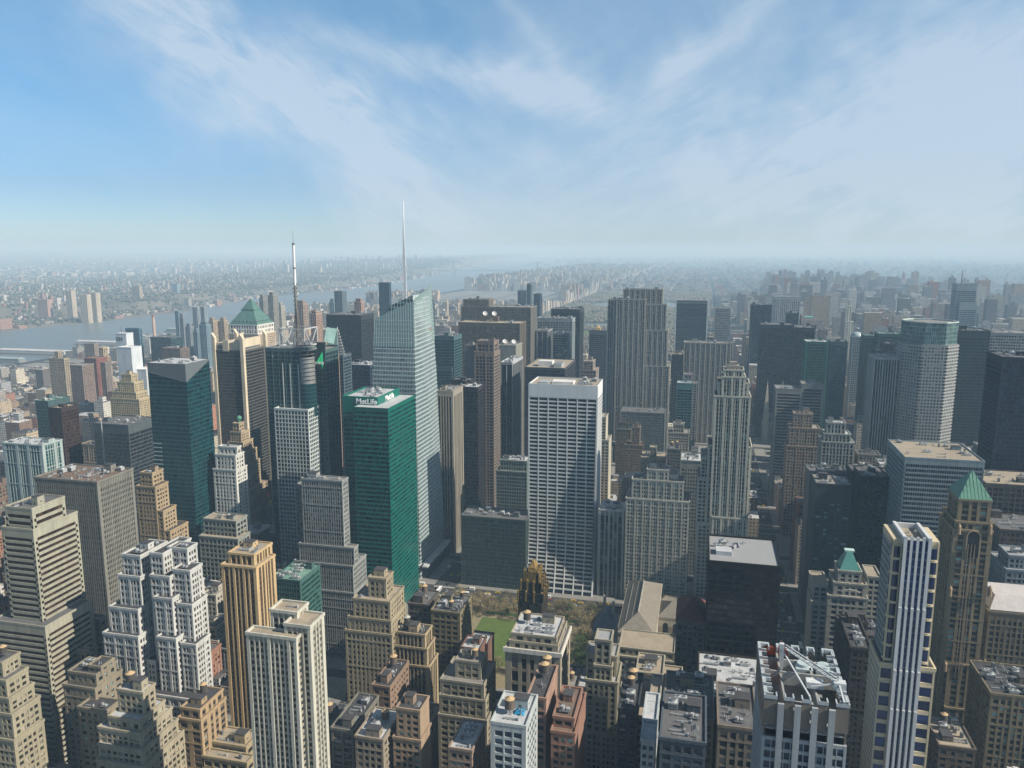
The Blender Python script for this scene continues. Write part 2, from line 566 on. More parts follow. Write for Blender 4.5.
def tier(wb, gb, rb, x0, x1, y0, y1, z0, z1, st, faces, seed):
    g = st['g']
    if x1 - x0 < 1.2 or y1 - y0 < 1.2:
        wb.box(x0, x1, y0, y1, z0, z1); return
    def S(a, b, d0, d1, c, e, m): wb.box(a, b, y0 + d0, y0 + d1, c, e, m)
    def E(a, b, d0, d1, c, e, m): wb.box(x1 - d1, x1 - d0, a, b, c, e, m)
    def Wf(a, b, d0, d1, c, e, m): wb.box(x0 + d0, x0 + d1, a, b, c, e, m)
    nb = {}
    if 'S' in faces and 'S' not in st['blank']:
        nb['S'] = facade(wb, x0, x1, z0, z1, st, S)
    else:
        wb.box(x0, x1, y0, y0 + g, z0, z1)
    wb.box(x0, x1, y1 - g, y1, z0, z1)
    for f, P in (('E', E), ('W', Wf)):
        if f in faces and f not in st['blank']:
            nb[f] = facade(wb, y0 + g + .1, y1 - g, z0, z1, st, P)
        else:
            P(y0 + g, y1 - g, 0, g, z0, z1, 0)
    # glazing core, one quad per side, uv counts bays and floors
    zt = z1 - .05
    X0, X1, Y0, Y1 = x0 + g, x1 - g, y0 + g, y1 - g
    for f, (p, q) in (('S', ((X0, Y0), (X1, Y0))), ('E', ((X1, Y0), (X1, Y1))), ('W', ((X0, Y1), (X0, Y0)))):
        if f not in nb:
            continue
        n, m, a0, a1 = nb[f]
        aa = (p[0] if f == 'S' else p[1], q[0] if f == 'S' else q[1])
        per = (a1 - a0) / n
        u0, u1 = (aa[0] - a0) / per, (aa[1] - a0) / per
        top = min(st['top'], (z1 - z0) * .3)
        v1 = (zt - z0) / ((z1 - z0 - top) / m)
        gb.append(([(p[0], p[1], z0), (q[0], q[1], z0), (q[0], q[1], zt), (p[0], p[1], zt)],
                   [(u0 + seed, 0), (u1 + seed, 0), (u1 + seed, v1), (u0 + seed, v1)]))
    # roof deck and parapet
    p = st['par']; e = .34 if (st['pw'] > .25 and st['sh'] > .28) else .14
    rb.box(x0 + .3, x1 - .3, y0 + .3, y1 - .3, z1 - .5, z1 + .08)
    if p > 0:
        t = .45
        zb = z1 - .35
        wb.box(x0 - e, x1 + e, y0 - e, y0 + t, zb, z1 + p)
        wb.box(x0 - e, x1 + e, y1 - t, y1 + e, zb, z1 + p)
        wb.box(x0 - e, x0 + t, y0 + t, y1 - t, zb, z1 + p)
        wb.box(x1 - t, x1 + e, y0 + t, y1 - t, zb, z1 + p)


def uvmesh(name, quads, mat, parent, kind='stuff'):
    if not quads:
        return None
    me = bpy.data.meshes.new(name)
    v = [p for q, _ in quads for p in q]
    fs = []; i = 0
    for q, _ in quads:
        fs.append(tuple(range(i, i + len(q)))); i += len(q)
    me.from_pydata(v, [], fs)
    uvl = me.uv_layers.new(name='UVMap')
    uvl.data.foreach_set('uv', np.array([c for _, u in quads for c in u], dtype=np.float32).ravel())
    me.materials.append(mat)
    o = bpy.data.objects.new(name, me)
    COL.objects.link(o)
    o.parent = parent
    o.matrix_parent_inverse = Matrix.Translation(-Vector(parent.location))
    if kind:
        o['kind'] = kind
    return o


def poly_facade(mb, gq, pts, sh, sv, wh, wv, out=.25, m=0, seed=0, vz0=None):
    """mullions and floor bands on any flat polygon (horizontal bands every sh metres, vertical ribs every sv)"""
    P = [Vector(p) for p in pts]
    nrm = (P[1] - P[0]).cross(P[2] - P[0]); nrm.normalize()
    hx = Vector((-nrm.y, nrm.x, 0)); hx.normalize()
    zmin = min(p.z for p in P); zmax = max(p.z for p in P)
    if gq is not None:
        gq.append(([tuple(p) for p in P], [((p.dot(hx)) / sv + seed, (p.z - zmin) / sh) for p in P]))

    def cut(f):
        r = []
        for i in range(len(P)):
            a, b = P[i], P[(i + 1) % len(P)]
            fa, fb = f(a), f(b)
            if (fa < 0) != (fb < 0):
                r.append(a + (b - a) * (fa / (fa - fb)))
        return r
    off = nrm * out * .5
    if wh > 0:
        k = 0
        z = zmin + sh * .2
        while z < zmax:
            c = cut(lambda p: p.z - z)
            if len(c) == 2 and (c[0] - c[1]).length > .3:
                mb.obox(c[0] + off, c[1] + off, out, wh, m)
            z += sh
    if wv > 0:
        ts = [p.dot(hx) for p in P]
        n = max(1, round((max(ts) - min(ts)) / sv))
        for k in range(1, n):
            t = min(ts) + (max(ts) - min(ts)) * k / n
            c = cut(lambda p: p.dot(hx) - t)
            if len(c) == 2 and (c[0] - c[1]).length > .5:
                o2 = nrm * (out * .5 + .04)
                a, b = c[0] + o2, c[1] + o2
                mb.obox(a, b, wv, out, m, up=tuple(nrm))


# ------------------------------------------------------------------ shared small meshes
TANKW = wall_mat((.16, .11, .07), .9, .3, 1.0)
TANKD = wall_mat((.07, .055, .045), .9, .3, 1.0)
TANKR = wall_mat((.50, .36, .20), .8, .2, .8)
TANKG = wall_mat((.42, .42, .40), .7, .2, .8)
METAL = wall_mat((.50, .52, .53), .45, .25, .6, .3)
METALD = wall_mat((.16, .17, .18), .5, .25, .6, .3)
TAR = roof_mat((.055, .055, .06)); GRAVEL = roof_mat((.24, .23, .215)); SILVER = roof_mat((.46, .48, .50)); WHITE = roof_mat((.66, .66, .65))
ROOFS = {'tar': TAR, 'gravel': GRAVEL, 'silver': SILVER, 'white': WHITE, 'tan': roof_mat((.34, .29, .22)), 'brown': roof_mat((.17, .12, .09)),
         'green': roof_mat((.16, .30, .25)), 'dgray': roof_mat((.12, .12, .125)), 'copper': wall_mat((.10, .30, .23), .6, .25, .3),
         'grey': roof_mat((.32, .33, .34)), 'slab': wall_mat((.30, .31, .32), .9, .1, .4)}


def _unit(v):
    b = MB()
    if v == 0:      # packaged air handler with two fans
        b.box(-2.4, 2.4, -1.2, 1.2, .3, 1.9); b.box(-2.2, -1.9, -1.0, 1.0, 0, .3, 1); b.box(1.9, 2.2, -1.0, 1.0, 0, .3, 1)
        for x in (-1.2, 1.2):
            b.cyl(x, 0, 1.9, 2.15, .85, n=14, m=0); b.cyl(x, 0, 2.15, 2.2, .7, n=14, m=1)
        b.box(-2.45, -2.4, -.9, .9, .6, 1.6, 1); b.box(2.4, 3.3, -.5, .5, .7, 1.5)
    elif v == 1:    # cooling tower
        b.box(-2, 2, -2, 2, .6, 3.2); b.box(-1.8, 1.8, -2.05, 2.05, 1.0, 2.6, 1)
        for x in (-1.8, 1.6):
            for y in (-1.8, 1.6):
                b.box(x, x + .2, y, y + .2, 0, .6, 1)
        b.cyl(0, 0, 3.2, 4.0, 1.5, 1.35, n=18, m=0); b.cyl(0, 0, 3.95, 4.02, 1.2, n=18, m=1)
    elif v == 2:    # duct with elbows
        b.box(-4, 4, -.4, .4, .5, 1.3); b.box(3.2, 4, .4, 3.0, .5, 1.3); b.box(-4, -3.2, -.4, .4, 0, .5)
        for x in (-2, 0, 2):
            b.box(x, x + .12, -.5, .5, 0, .52, 1)
    elif v == 3:    # skylight / hatch
        b.box(-1.4, 1.4, -2.2, 2.2, 0, .5)
        b.hip(-1.3, 1.3, -2.1, 2.1, .5, 1.4, (1.25, .6), m=1)
    elif v == 4:    # vent cluster
        for x, y, h in ((0, 0, 1.6), (.9, .5, 1.2), (-.8, .7, 1.9), (.2, -1.1, 1.0)):
            b.cyl(x, y, 0, h, .22, n=8); b.cyl(x, y, h, h + .35, .4, .05, n=8, m=1)
    elif v == 5:    # pipe run on sleepers
        for k in (-.35, 0, .35):
            b.obox((-3.1, k, .45), (3.1, k, .45), .16, .16)
        for x in (-2.6, -.9, .9, 2.6):
            b.box(x - .1, x + .1, -.6, .6, 0, .34, 1)
        b.box(2.7, 3.1, -.6, .6, 0, 1.4)
    elif v == 6:    # railed platform with a drum
        b.box(-2.4, 2.4, -1.9, 1.9, .8, .95, 1)
        for x in (-2.35, -.8, .8, 2.3):
            for y in (-1.85, 1.8):
                b.box(x, x + .07, y, y + .07, 0, 2.0, 1)
        b.box(-2.4, 2.4, -1.85, -1.8, 1.9, 1.97, 1); b.box(-2.4, 2.4, 1.8, 1.85, 1.9, 1.97, 1)
        b.cyl(-.9, 0, .95, 2.6, .95, n=12); b.box(.5, 2, -.9, .9, .95, 1.9)
    elif v == 7:    # chimney flue
        b.box(-.7, .7, -.7, .7, 0, 2.6, 1); b.cyl(-.25, 0, 2.6, 3.5, .22, n=8); b.cyl(.3, .1, 2.6, 3.2, .18, n=8)
    me = b.mesh('roof_unit')
    me.materials.append(METAL); me.materials.append(METALD)
    return me


UNITS = [_unit(i) for i in range(8)]


def _tank():
    b = MB()
    b.cyl(0, 0, 3.0, 7.2, 2.1, 2.0, n=20)
    for k in range(6):
        b.cyl(0, 0, 3.3 + k * .62, 3.38 + k * .62, 2.16, n=20, m=1)
    b.cyl(0, 0, 2.75, 3.0, 2.3, n=20, m=1)
    for a in (45, 135, 225, 315):
        x, y = 1.6 * math.cos(R(a)), 1.6 * math.sin(R(a))
        b.box(x - .1, x + .1, y - .1, y + .1, 0, 2.75, 1)
    b.obox((1.13, 1.13, .2), (-1.13, 1.13, 2.6), .08, .08, 1); b.obox((-1.13, -1.13, .2), (1.13, -1.13, 2.6), .08, .08, 1)
    b.obox((1.13, 1.13, .2), (1.13, -1.13, 2.6), .08, .08, 1)
    b.cyl(0, 0, 0, 2.8, .22, n=8, m=1)
    me = b.mesh('water_tank')
    me.materials.append(TANKW); me.materials.append(METALD)
    r = MB()
    r.cyl(0, 0, 7.2, 8.5, 2.3, 0.0, n=20)
    mr = r.mesh('tank_roof'); mr.materials.append(TANKR)
    return me, mr


TANK, TROOF = _tank()
TANK2 = TANK.copy(); TANK2.materials[0] = TANKD
TROOF2 = TROOF.copy(); TROOF2.materials[0] = TANKG


def put(me, name, parent, x, y, z, rz=0, s=1.0, sz=None):
    o = bpy.data.objects.new(name, me)
    COL.objects.link(o)
    o.parent = parent
    o.location = (x - parent.location.x, y - parent.location.y, z - parent.location.z)
    o.rotation_euler = (0, 0, rz)
    o.scale = (s, s, sz or s)
    return o


def tank(parent, x, y, z, s=1.0, v=0, rz=0.3):
    t = put(TANK2 if v in (1, 2) else TANK, 'water_tank', parent, x, y, z, rz, s)
    r = bpy.data.objects.new('tank_roof', TROOF2 if v == 2 else TROOF)
    COL.objects.link(r); r.parent = t
    return t


def clutter(root, x0, x1, y0, y1, z, rng, dens=1.0, wm=None, ntank=0, bulk=True):
    """plant on a roof rectangle; keeps pieces apart"""
    if x1 - x0 < 5 or y1 - y0 < 5:
        return
    used = []

    def spot(w, h, tries=14):
        for _ in range(tries):
            a = rng.uniform(x0 + 1.2 + w / 2, x1 - 1.2 - w / 2) if x1 - x0 > w + 2.6 else None
            b = rng.uniform(y0 + 1.2 + h / 2, y1 - 1.2 - h / 2) if y1 - y0 > h + 2.6 else None
            if a is None or b is None:
                return None
            if all(abs(a - p) > (w + q) / 2 + .4 or abs(b - r_) > (h + s_) / 2 + .4 for p, q, r_, s_ in used):
                used.append((a, w, b, h)); return a, b
        return None
    if bulk:
        w, h = rng.uniform(4, 8), rng.uniform(4, 7)
        p = spot(w, h)
        if p:
            k = MB(); hh = rng.uniform(3, 5.5)
            k.box(p[0] - w / 2, p[0] + w / 2, p[1] - h / 2, p[1] + h / 2, z, z + hh)
            k.box(p[0] - w / 2 - .15, p[0] + w / 2 + .15, p[1] - h / 2 - .15, p[1] + h / 2 + .15, z + hh, z + hh + .25, 1)
            k.box(p[0] - .5, p[0] + .5, p[1] - h / 2 - .06, p[1] - h / 2, z + .1, z + 2.2, 2)
            k.box(p[0] + w / 2, p[0] + w / 2 + .05, p[1] - .6, p[1] + .6, z + 1.4, z + 2.4, 2)
            k.build('roof_bulkhead', [wm or GRAVEL, TAR, METALD], root)
    for i in range(ntank):
        p = spot(4.8, 4.8)
        if p:
            tank(root, p[0], p[1], z, rng.uniform(.8, 1.05), rng.choice((0, 0, 1, 1, 2)), rng.uniform(0, 1.5))
    n = int((x1 - x0) * (y1 - y0) / (62 if y0 < 560 else 120) * dens + rng.random())
    for i in range(min(n, 30 if y0 < 560 else 12)):
        v = rng.choice((0, 0, 1, 2, 3, 4, 4, 5, 5, 6, 7))
        p = spot(*(((6, 3), (4.4, 4.4), (8.4, 4), (3, 4.6), (3, 3), (6.4, 1.6), (5.2, 4.2), (2.4, 2.4))[v]))
        if p:
            put(UNITS[v], 'roof_unit', root, p[0], p[1], z, 0, rng.uniform(.8, 1.15))


REG = []      # (x0,x1,y0,y1,z,vb,label) of every placed building


def finish(name, label, cat, tiers, st, faces, roofm, rng, ntank=0, dens=1.0, group=None, vb=None, glass=None, short=None, unitroof=True, styles=None):
    """tiers: list of (x0,x1,y0,y1,z0,z1)"""
    X0 = min(t[0] for t in tiers); X1 = max(t[1] for t in tiers); Y0 = min(t[2] for t in tiers); Y1 = max(t[3] for t in tiers)
    root = thing(name, label, cat, ((X0 + X1) / 2, (Y0 + Y1) / 2, 0), group)
    wb, gb = MB(), []
    for i, t in enumerate(tiers):
        rb = MB()
        s = st
        if styles and styles.get(i):
            s = dict(st); s.update(styles[i])
        if styles and styles.get(i) and styles[i].get('own'):
            w2, g2 = MB(), []
            tier(w2, g2, rb, *t, s, faces, 13 * i)
            w2.build('upper_wall', [wall_mat(s['wall'], s['rough']), wall_mat(s['sp'] or s['wall'], .6)], root)
            uvmesh('glazing', g2, glass_mat(s['glass']), root)
            continue
        tier(wb, gb, rb, *t, s, faces, 13 * i)
        rb.build('roof', ROOFS.get(roofm, GRAVEL), root)
    wb.build('wall', [wall_mat(st['wall'], st['rough']), wall_mat(st['sp'] or st['wall'], .6)], root)
    uvmesh('glazing', gb, glass_mat(st['glass']), root)
    if unitroof:
        for i, t in enumerate(tiers):
            # largest free strip of this tier's roof not covered by a higher one
            hi = [u for u in tiers if u[5] > t[5] + .5 and u[0] < t[1] and u[1] > t[0] and u[2] < t[3] and u[3] > t[2]]
            if hi:
                hx0 = min(u[0] for u in hi); hx1 = max(u[1] for u in hi); hy0 = min(u[2] for u in hi); hy1 = max(u[3] for u in hi)
                c = [(t[0], hx0, t[2], t[3]), (hx1, t[1], t[2], t[3]), (t[0], t[1], t[2], hy0), (t[0], t[1], hy1, t[3])]
                c.sort(key=lambda q: -max(0, q[1] - q[0]) * max(0, q[3] - q[2]))
                q = c[0]
                clutter(root, q[0] + .4, q[1] - .4, q[2] + .4, q[3] - .4, t[5] + .08, rng, dens, wall_mat(st['wall']), 0, False)
            else:
                clutter(root, t[0] + .6, t[1] - .6, t[2] + .6, t[3] - .6, t[5] + .08, rng, dens, wall_mat(st['wall']), ntank if i == 0 else 0, True)
    REG.append((X0, X1, Y0, Y1, max(t[5] for t in tiers), vb, short or label))
    return root


def B(name, label, cat, side, Y, tl, st, roofm='gravel', vb=None, ntank=0, dens=1.0, D=30, short=None, group=None, styles=None, **kw):
    """tl rows: (uL, uC, uR|None, v, dY=0, depth=None). side L: S wall uL..uC, E wall uC..uR.  side R: W wall uL..uC, S wall uC..uR"""
    rng = random.Random(hash((round(Y), round(tl[0][1]), len(tl))) & 0xffff)
    out = []
    for i, r in enumerate(tl):
        uL, uC, uR, v = r[:4]
        dY = r[4] if len(r) > 4 else 0
        dep = r[5] if len(r) > 5 else None
        y0 = Y + dY + i * .03
        xc, z = ony(uC, v, y0)
        if side == 'L':
            x1 = xc; x0 = xat(uL, y0, z)
            y1 = y0 + dep if dep else yat(uR, x1, z)
        else:
            x0 = xc; x1 = xat(uR, y0, z)
            y1 = y0 + dep if dep else yat(uL, x0, z)
        if not (y0 + 2 < y1 < y0 + 160):
            y1 = y0 + D
        out.append([x0, x1, y0, y1, 0, z])
    for i, t in enumerate(out):
        for u in out:
            if u is t or u[5] >= t[5]:
                continue
            if u[0] <= t[0] + 1 and u[1] >= t[1] - 1 and u[2] <= t[2] + 1 and u[3] >= t[3] - 1:
                t[4] = max(t[4], u[5] - .3)
    return finish(name, label, cat, [tuple(t) for t in out], st, 'SE' if side == 'L' else 'SW', roofm, rng, ntank, dens, group, vb, short=short, styles=styles, **kw)

# ================================================================== THE BUILDINGS ONE CAN TELL APART
# ---------------- west side, near
stone = (.36, .31, .22)
B('office_tower', 'tan office tower banded with pale stripes of stone between ribbon windows, stepped near its top', 'office tower', 'L', 330,
  [(4.5, 31.7, 64.7, 510, 3), (1, 33, 77.5, 531, 0), (-8, 45, 92, 628, -6)],
  style(wall=(.40, .37, .28), glass='brown', bay=3.0, fh=3.7, pw=.0, sh=.50, so=0, g=.7, cw=1.5, top=5, po=.3), 'dgray', vb=700,
  short='striped tan tower')
B('office_tower', 'broad grey concrete slab tower with close vertical ribs and a flat brown roof', 'office tower', 'L', 408,
  [(34, 97, 133, 483)], style(wall=(.235, .22, .185), glass='dark', bay=1.7, fh=3.8, pw=.46, sh=.5, so=.35, g=.8, cw=1.6, top=5), 'brown', vb=640,
  short='ribbed grey slab tower', styles={})
root = B('stepped_tower', 'white stepped Art Deco block with two wings round a dark open court', 'office building', 'L', 330,
  [(122, 140, 142, 557, 12, 24), (150, 162.5, 169, 555, 12, 26), (139, 151, 153, 551, 27, 12), (167.6, 187, 197, 550, 20), (118, 140, 142, 578, 9, 24), (150, 169.5, 172, 578, 9, 26), (172.5, 190, 202, 572, 12),
   (109, 138, 139, 611, 4, 30), (154, 172, 174, 600, 5.5, 30), (176.5, 192, 207, 606, 8),
   (103, 138, 139, 638, 0, 34), (157, 176, 178, 640, 1.6, 30), (181, 196, 210, 646, 4),
   (139.5, 148, 149, 600, 22, 12), (138, 152, 153, 628, 14, 16), (136, 155.5, 157, 662, 5, 20), (92, 200, 212, 702, -4)],
  style(wall=(.58, .56, .52), glass='brown', bay=2.1, fh=3.6, pw=.42, sh=.42, so=.18, g=.4, cw=1.0, top=2.2, major=3, mw=1.5, po=.1), 'tar', vb=700, dens=1.6,
  short='white stepped block')
B('stepped_tower', 'slim tan brick tower with a blank grey side, a painted sign and stepped orange terraces', 'office tower', 'L', 500,
  [(140, 152, 163, 474, 4), (136, 155, 168, 488, 0), (150, 163, 176, 512, 0.5), (156, 170, 188, 532, 1), (134, 172, 190, 560, -3)],
  style(wall=(.42, .31, .19), glass='dark', bay=3.0, fh=3.5, pw=.5, sh=.5, cw=1.5), 'tar', vb=590, ntank=1, dens=1.5, short='slim tan stepped tower')
B('office_block', 'broad pale low block with tall windows at its foot, before the teal tower', 'office block', 'L', 560,
  [(203, 236, 247, 522, 6), (199, 238, 250, 540, 0)],
  style(wall=(.30, .31, .27), glass='dark', bay=4.0, fh=4.4, pw=.3, sh=.35), 'tan', vb=575, short='low pale block')
B('slab_tower', 'white stone slab tower with ribs and stepped crown, just east of the teal tower', 'office tower', 'L', 600,
  [(218, 237, 241, 448, 4), (215, 235.5, 244, 456, 1), (213, 236, 247, 471, 0)],
  style(wall=(.66, .64, .58), glass='dark', bay=3.6, fh=3.6, pw=.55, sh=.45, so=.2, cw=2), 'silver', vb=530, short='white slab tower')
B('stepped_tower', 'brown and orange ribbed brick tower with an orange penthouse on its roof', 'office tower', 'L', 370,
  [(228, 254, 272, 556, 4), (221, 256, 275, 569, 0)],
  style(wall=(.60, .42, .22), glass='brown', bay=3.1, fh=3.5, pw=.40, sh=.5, sp=(.10, .07, .05), so=.35, g=.7, cw=2.0, top=3, major=2, mw=1.6), 'tan', vb=768,
  dens=1.6, short='orange ribbed tower')
B('apartment_tower', 'tall cream condominium tower with white ribs, a notch in its front and a boxy penthouse', 'apartment tower', 'L', 250,
  [(270, 297, 303, 614, 10, 10), (246, 296, 303, 640, 0), (284, 310, 324, 628, 4)],
  style(wall=(.60, .56, .46), sp=(.36, .33, .26), glass='dark', bay=2.4, fh=3.0, pw=.30, sh=.42, so=.5, g=1.0, cw=1.4, top=3.2, major=4, mw=1.4), 'tan', vb=768,
  dens=1.0, short='cream condominium tower')
B('loft_building', 'tan stepped garment block with terraces on every other floor and a white penthouse', 'loft building', 'L', 270,
  [(117, 143, 166, 694, 9, 9), (108, 140, 165, 722, 4), (98, 141, 172, 735, 2), (98, 142, 178, 752, 0), (97, 143, 185, 769, -2)],
  style(wall=(.40, .34, .24), glass='warm', bay=3.4, fh=3.6, pw=.35, sh=.42, so=.05, cw=1.2), 'silver', vb=768, dens=2.4, ntank=2, short='tan terraced garment block')
B('loft_building', 'plain grey brown loft block with a dark flat roof beside the tan terraced garment block', 'loft building', 'L', 300,
  [(88, 101, 114, 668, 6), (68, 96, 116, 676, 3), (63, 95, 122, 690, 0), (78, 106, 120, 712, -8)],
  style(wall=(.30, .25, .18), glass='lights', bay=4.0, fh=3.7, pw=.62, sh=.55), 'tar', vb=745, ntank=1, dens=2, short='plain brown loft block')
B('loft_building', 'small block with a narrow ribbed stone front at the foot of the striped tan tower', 'loft building', 'L', 345,
  [(72, 85, 90, 652, 0)], style(wall=(.40, .35, .26), glass='dark', bay=2.6, fh=9, pw=.4, sh=.1), 'gravel', vb=668, short='small ribbed stone block')
B('loft_building', 'plain grey brown slab tucked between the ribbed grey slab tower and the white stepped block', 'loft building', 'L', 372,
  [(88, 100, 106, 620, 0)], style(wall=(.27, .25, .2), glass='dark', bay=4, fh=3.6, pw=.7, sh=.5), 'brown', vb=650, short='plain grey slab')
B('stepped_tower', 'old tan stone block stepping back floor by floor, with a green copper dormer', 'loft building', 'L', 262,
  [(-40, 2, 20, 664, 6), (-44, 6, 28, 682, 3), (-48, 9, 34, 700, 1.5), (-52, 12, 40, 716, 0), (-60, 14, 44, 742, -2)],
  style(wall=(.37, .32, .22), glass='warm', bay=2.8, fh=3.5, pw=.4, sh=.45), 'dgray', vb=768, ntank=1, short='old tan stepped block')
B('loft_building', 'red brick block just behind the old tan stepped block at the picture edge', 'loft building', 'L', 395,
  [(-30, 8, 14, 622, 0)], style(wall=(.45, .12, .07), glass='warm', bay=3.0, fh=3.6, pw=.5, sh=.5), 'silver', vb=660, short='red brick block')
B('loft_building', 'tan brick loft block with a blank orange brick side and dark rooftop plant', 'loft building', 'L', 300,
  [(181, 200, 223, 711, 2), (178, 201, 226, 722, 0)],
  style(wall=(.44, .31, .18), glass='dark', bay=4.6, fh=3.6, pw=.55, sh=.4, sp=(.2, .15, .1)), 'tar', vb=768, ntank=2, dens=2, short='tan and orange loft block')
B('loft_building', 'low tan block with a sunny roof in front of the orange ribbed tower', 'loft building', 'L', 300,
  [(208, 246, 250, 748, 8, 14), (202, 247, 254, 764, 0)],
  style(wall=(.42, .33, .2), glass='dark', bay=5, fh=4.2, pw=.3, sh=.4), 'tan', vb=768, dens=2, short='low tan block')
# ---------------- times square cluster
B('office_tower', 'green and purple hotel slab with pale vertical strips left of the dark brown tower', 'hotel', 'L', 560,
  [(2, 42, 57, 446, 0, 24)],
  style(wall=(.42, .48, .46), sp=(.05, .16, .14), glass='teal', bay=3.0, fh=3.3, pw=.30, sh=.4, so=.2, cw=4, major=4, mw=3.0), 'silver', vb=520, dens=2.4,
  short='green hotel slab')
B('office_tower', 'dark brown glass tower with a white roof among low houses', 'office tower', 'L', 640,
  [(48, 61, 78, 409, 0)], style(wall=(.045, .03, .03), glass='brown', bay=1.8, fh=3.7, pw=.12, sh=.3, so=.05, g=.2, cw=.6, top=4), 'tan', vb=470, short='dark brown glass tower')
B('office_tower', 'dark teal glass tower half hidden behind the dark brown glass tower', 'office tower', 'L', 700,
  [(35, 48, 70, 402, 0)], style(wall=(.06, .11, .115), glass='teal', bay=1.8, fh=3.8, pw=.1, sh=.25, g=.2, cw=.6, top=6), 'green', vb=440, short='dark teal tower')
B('office_tower', 'black glass box tower with a tall thin mast in front of it', 'office tower', 'L', 640,
  [(93, 128, 155, 426, 0)], style(wall=(.10, .12, .13), glass='black', bay=1.5, fh=4.0, pw=.07, sh=.22, g=.2, cw=.5, top=9), 'dgray', vb=490, short='black box tower')
r_ = thing('mast', 'tall thin grey mast standing before the black box tower', 'mast', (ony(101, 420, 630)[0], 630, 0))
b = MB(); x, z = ony(101, 420, 630); b.cyl(x, 630, 60, z, 1.1, .5, n=8)
b.cyl(x, 630, 0, 60, 1.1, n=8)
b.build('pole', METAL, r_)
root = B('office_tower', 'black glass tower framed by tall cream stone fins, with the green pyramid behind it', 'office tower', 'L', 812,
  [(213.5, 243, 265, 351, 0)], style(wall=(.10, .10, .09), glass='black', bay=1.6, fh=3.9, pw=.10, sh=.30, so=.03, g=.25, cw=1.2, top=2, par=.4), 'dgray', vb=470,
  short='black tower with cream fins', unitroof=False)
# fins and crown of that tower
x0, x1, y0, y1, _z0, z1 = REG[-1][0], REG[-1][1], REG[-1][2], REG[-1][3], 0, REG[-1][4]
FIN = wall_mat((.62, .54, .40), .8)
for (cx, cy) in ((x0 - 1.2, y0 - 1.2), (x1 - 3, y0 - 1.4), (x1 - 1, y1 - 3), (x0 - 1.2, y1 - 3)):
    b = MB(); b.box(cx, cx + 4.2, cy, cy + 4.2, 0, z1 + 14)
    b.prism([(cx, cy), (cx + 4.2, cy), (cx + 4.2, cy + 4.2), (cx, cy + 4.2)], z1 + 14, [z1 + 21, z1 + 15, z1 + 15, z1 + 21])
    b.build('fin', FIN, root)
b = MB()
b.box(x0 + 4, x1 - 4, y0 + 1.5, y1 - 2, z1 - 2, z1 + 9)
b.box(x0 + 13, x0 + 21, y0 - .4, y0 + 2, z1 - 1, z1 + 12.5); b.box(x1 - 9, x1 - 3.5, y0 - .6, y1 - 4, z1 + 3, z1 + 13)
b.prism([(x1 - 14, y0 + 4), (x1 - 3.2, y0 + 4), (x1 - 3.2, y0 + 8), (x1 - 14, y0 + 8)], z1 + 9, [z1 + 11, z1 + 22, z1 + 22, z1 + 11])
b.build('crown_wall', FIN, root)
b = MB(); b.box(x0 + 4.6, x0 + 12.6, y0 + 1.1, y0 + 1.6, z1 + 1.5, z1 + 6); b.box(x1 - 3.6, x1 - 3.3, y0 + 5, y1 - 5, z1 + 1, z1 + 3); b.build('louvre', METALD, root)
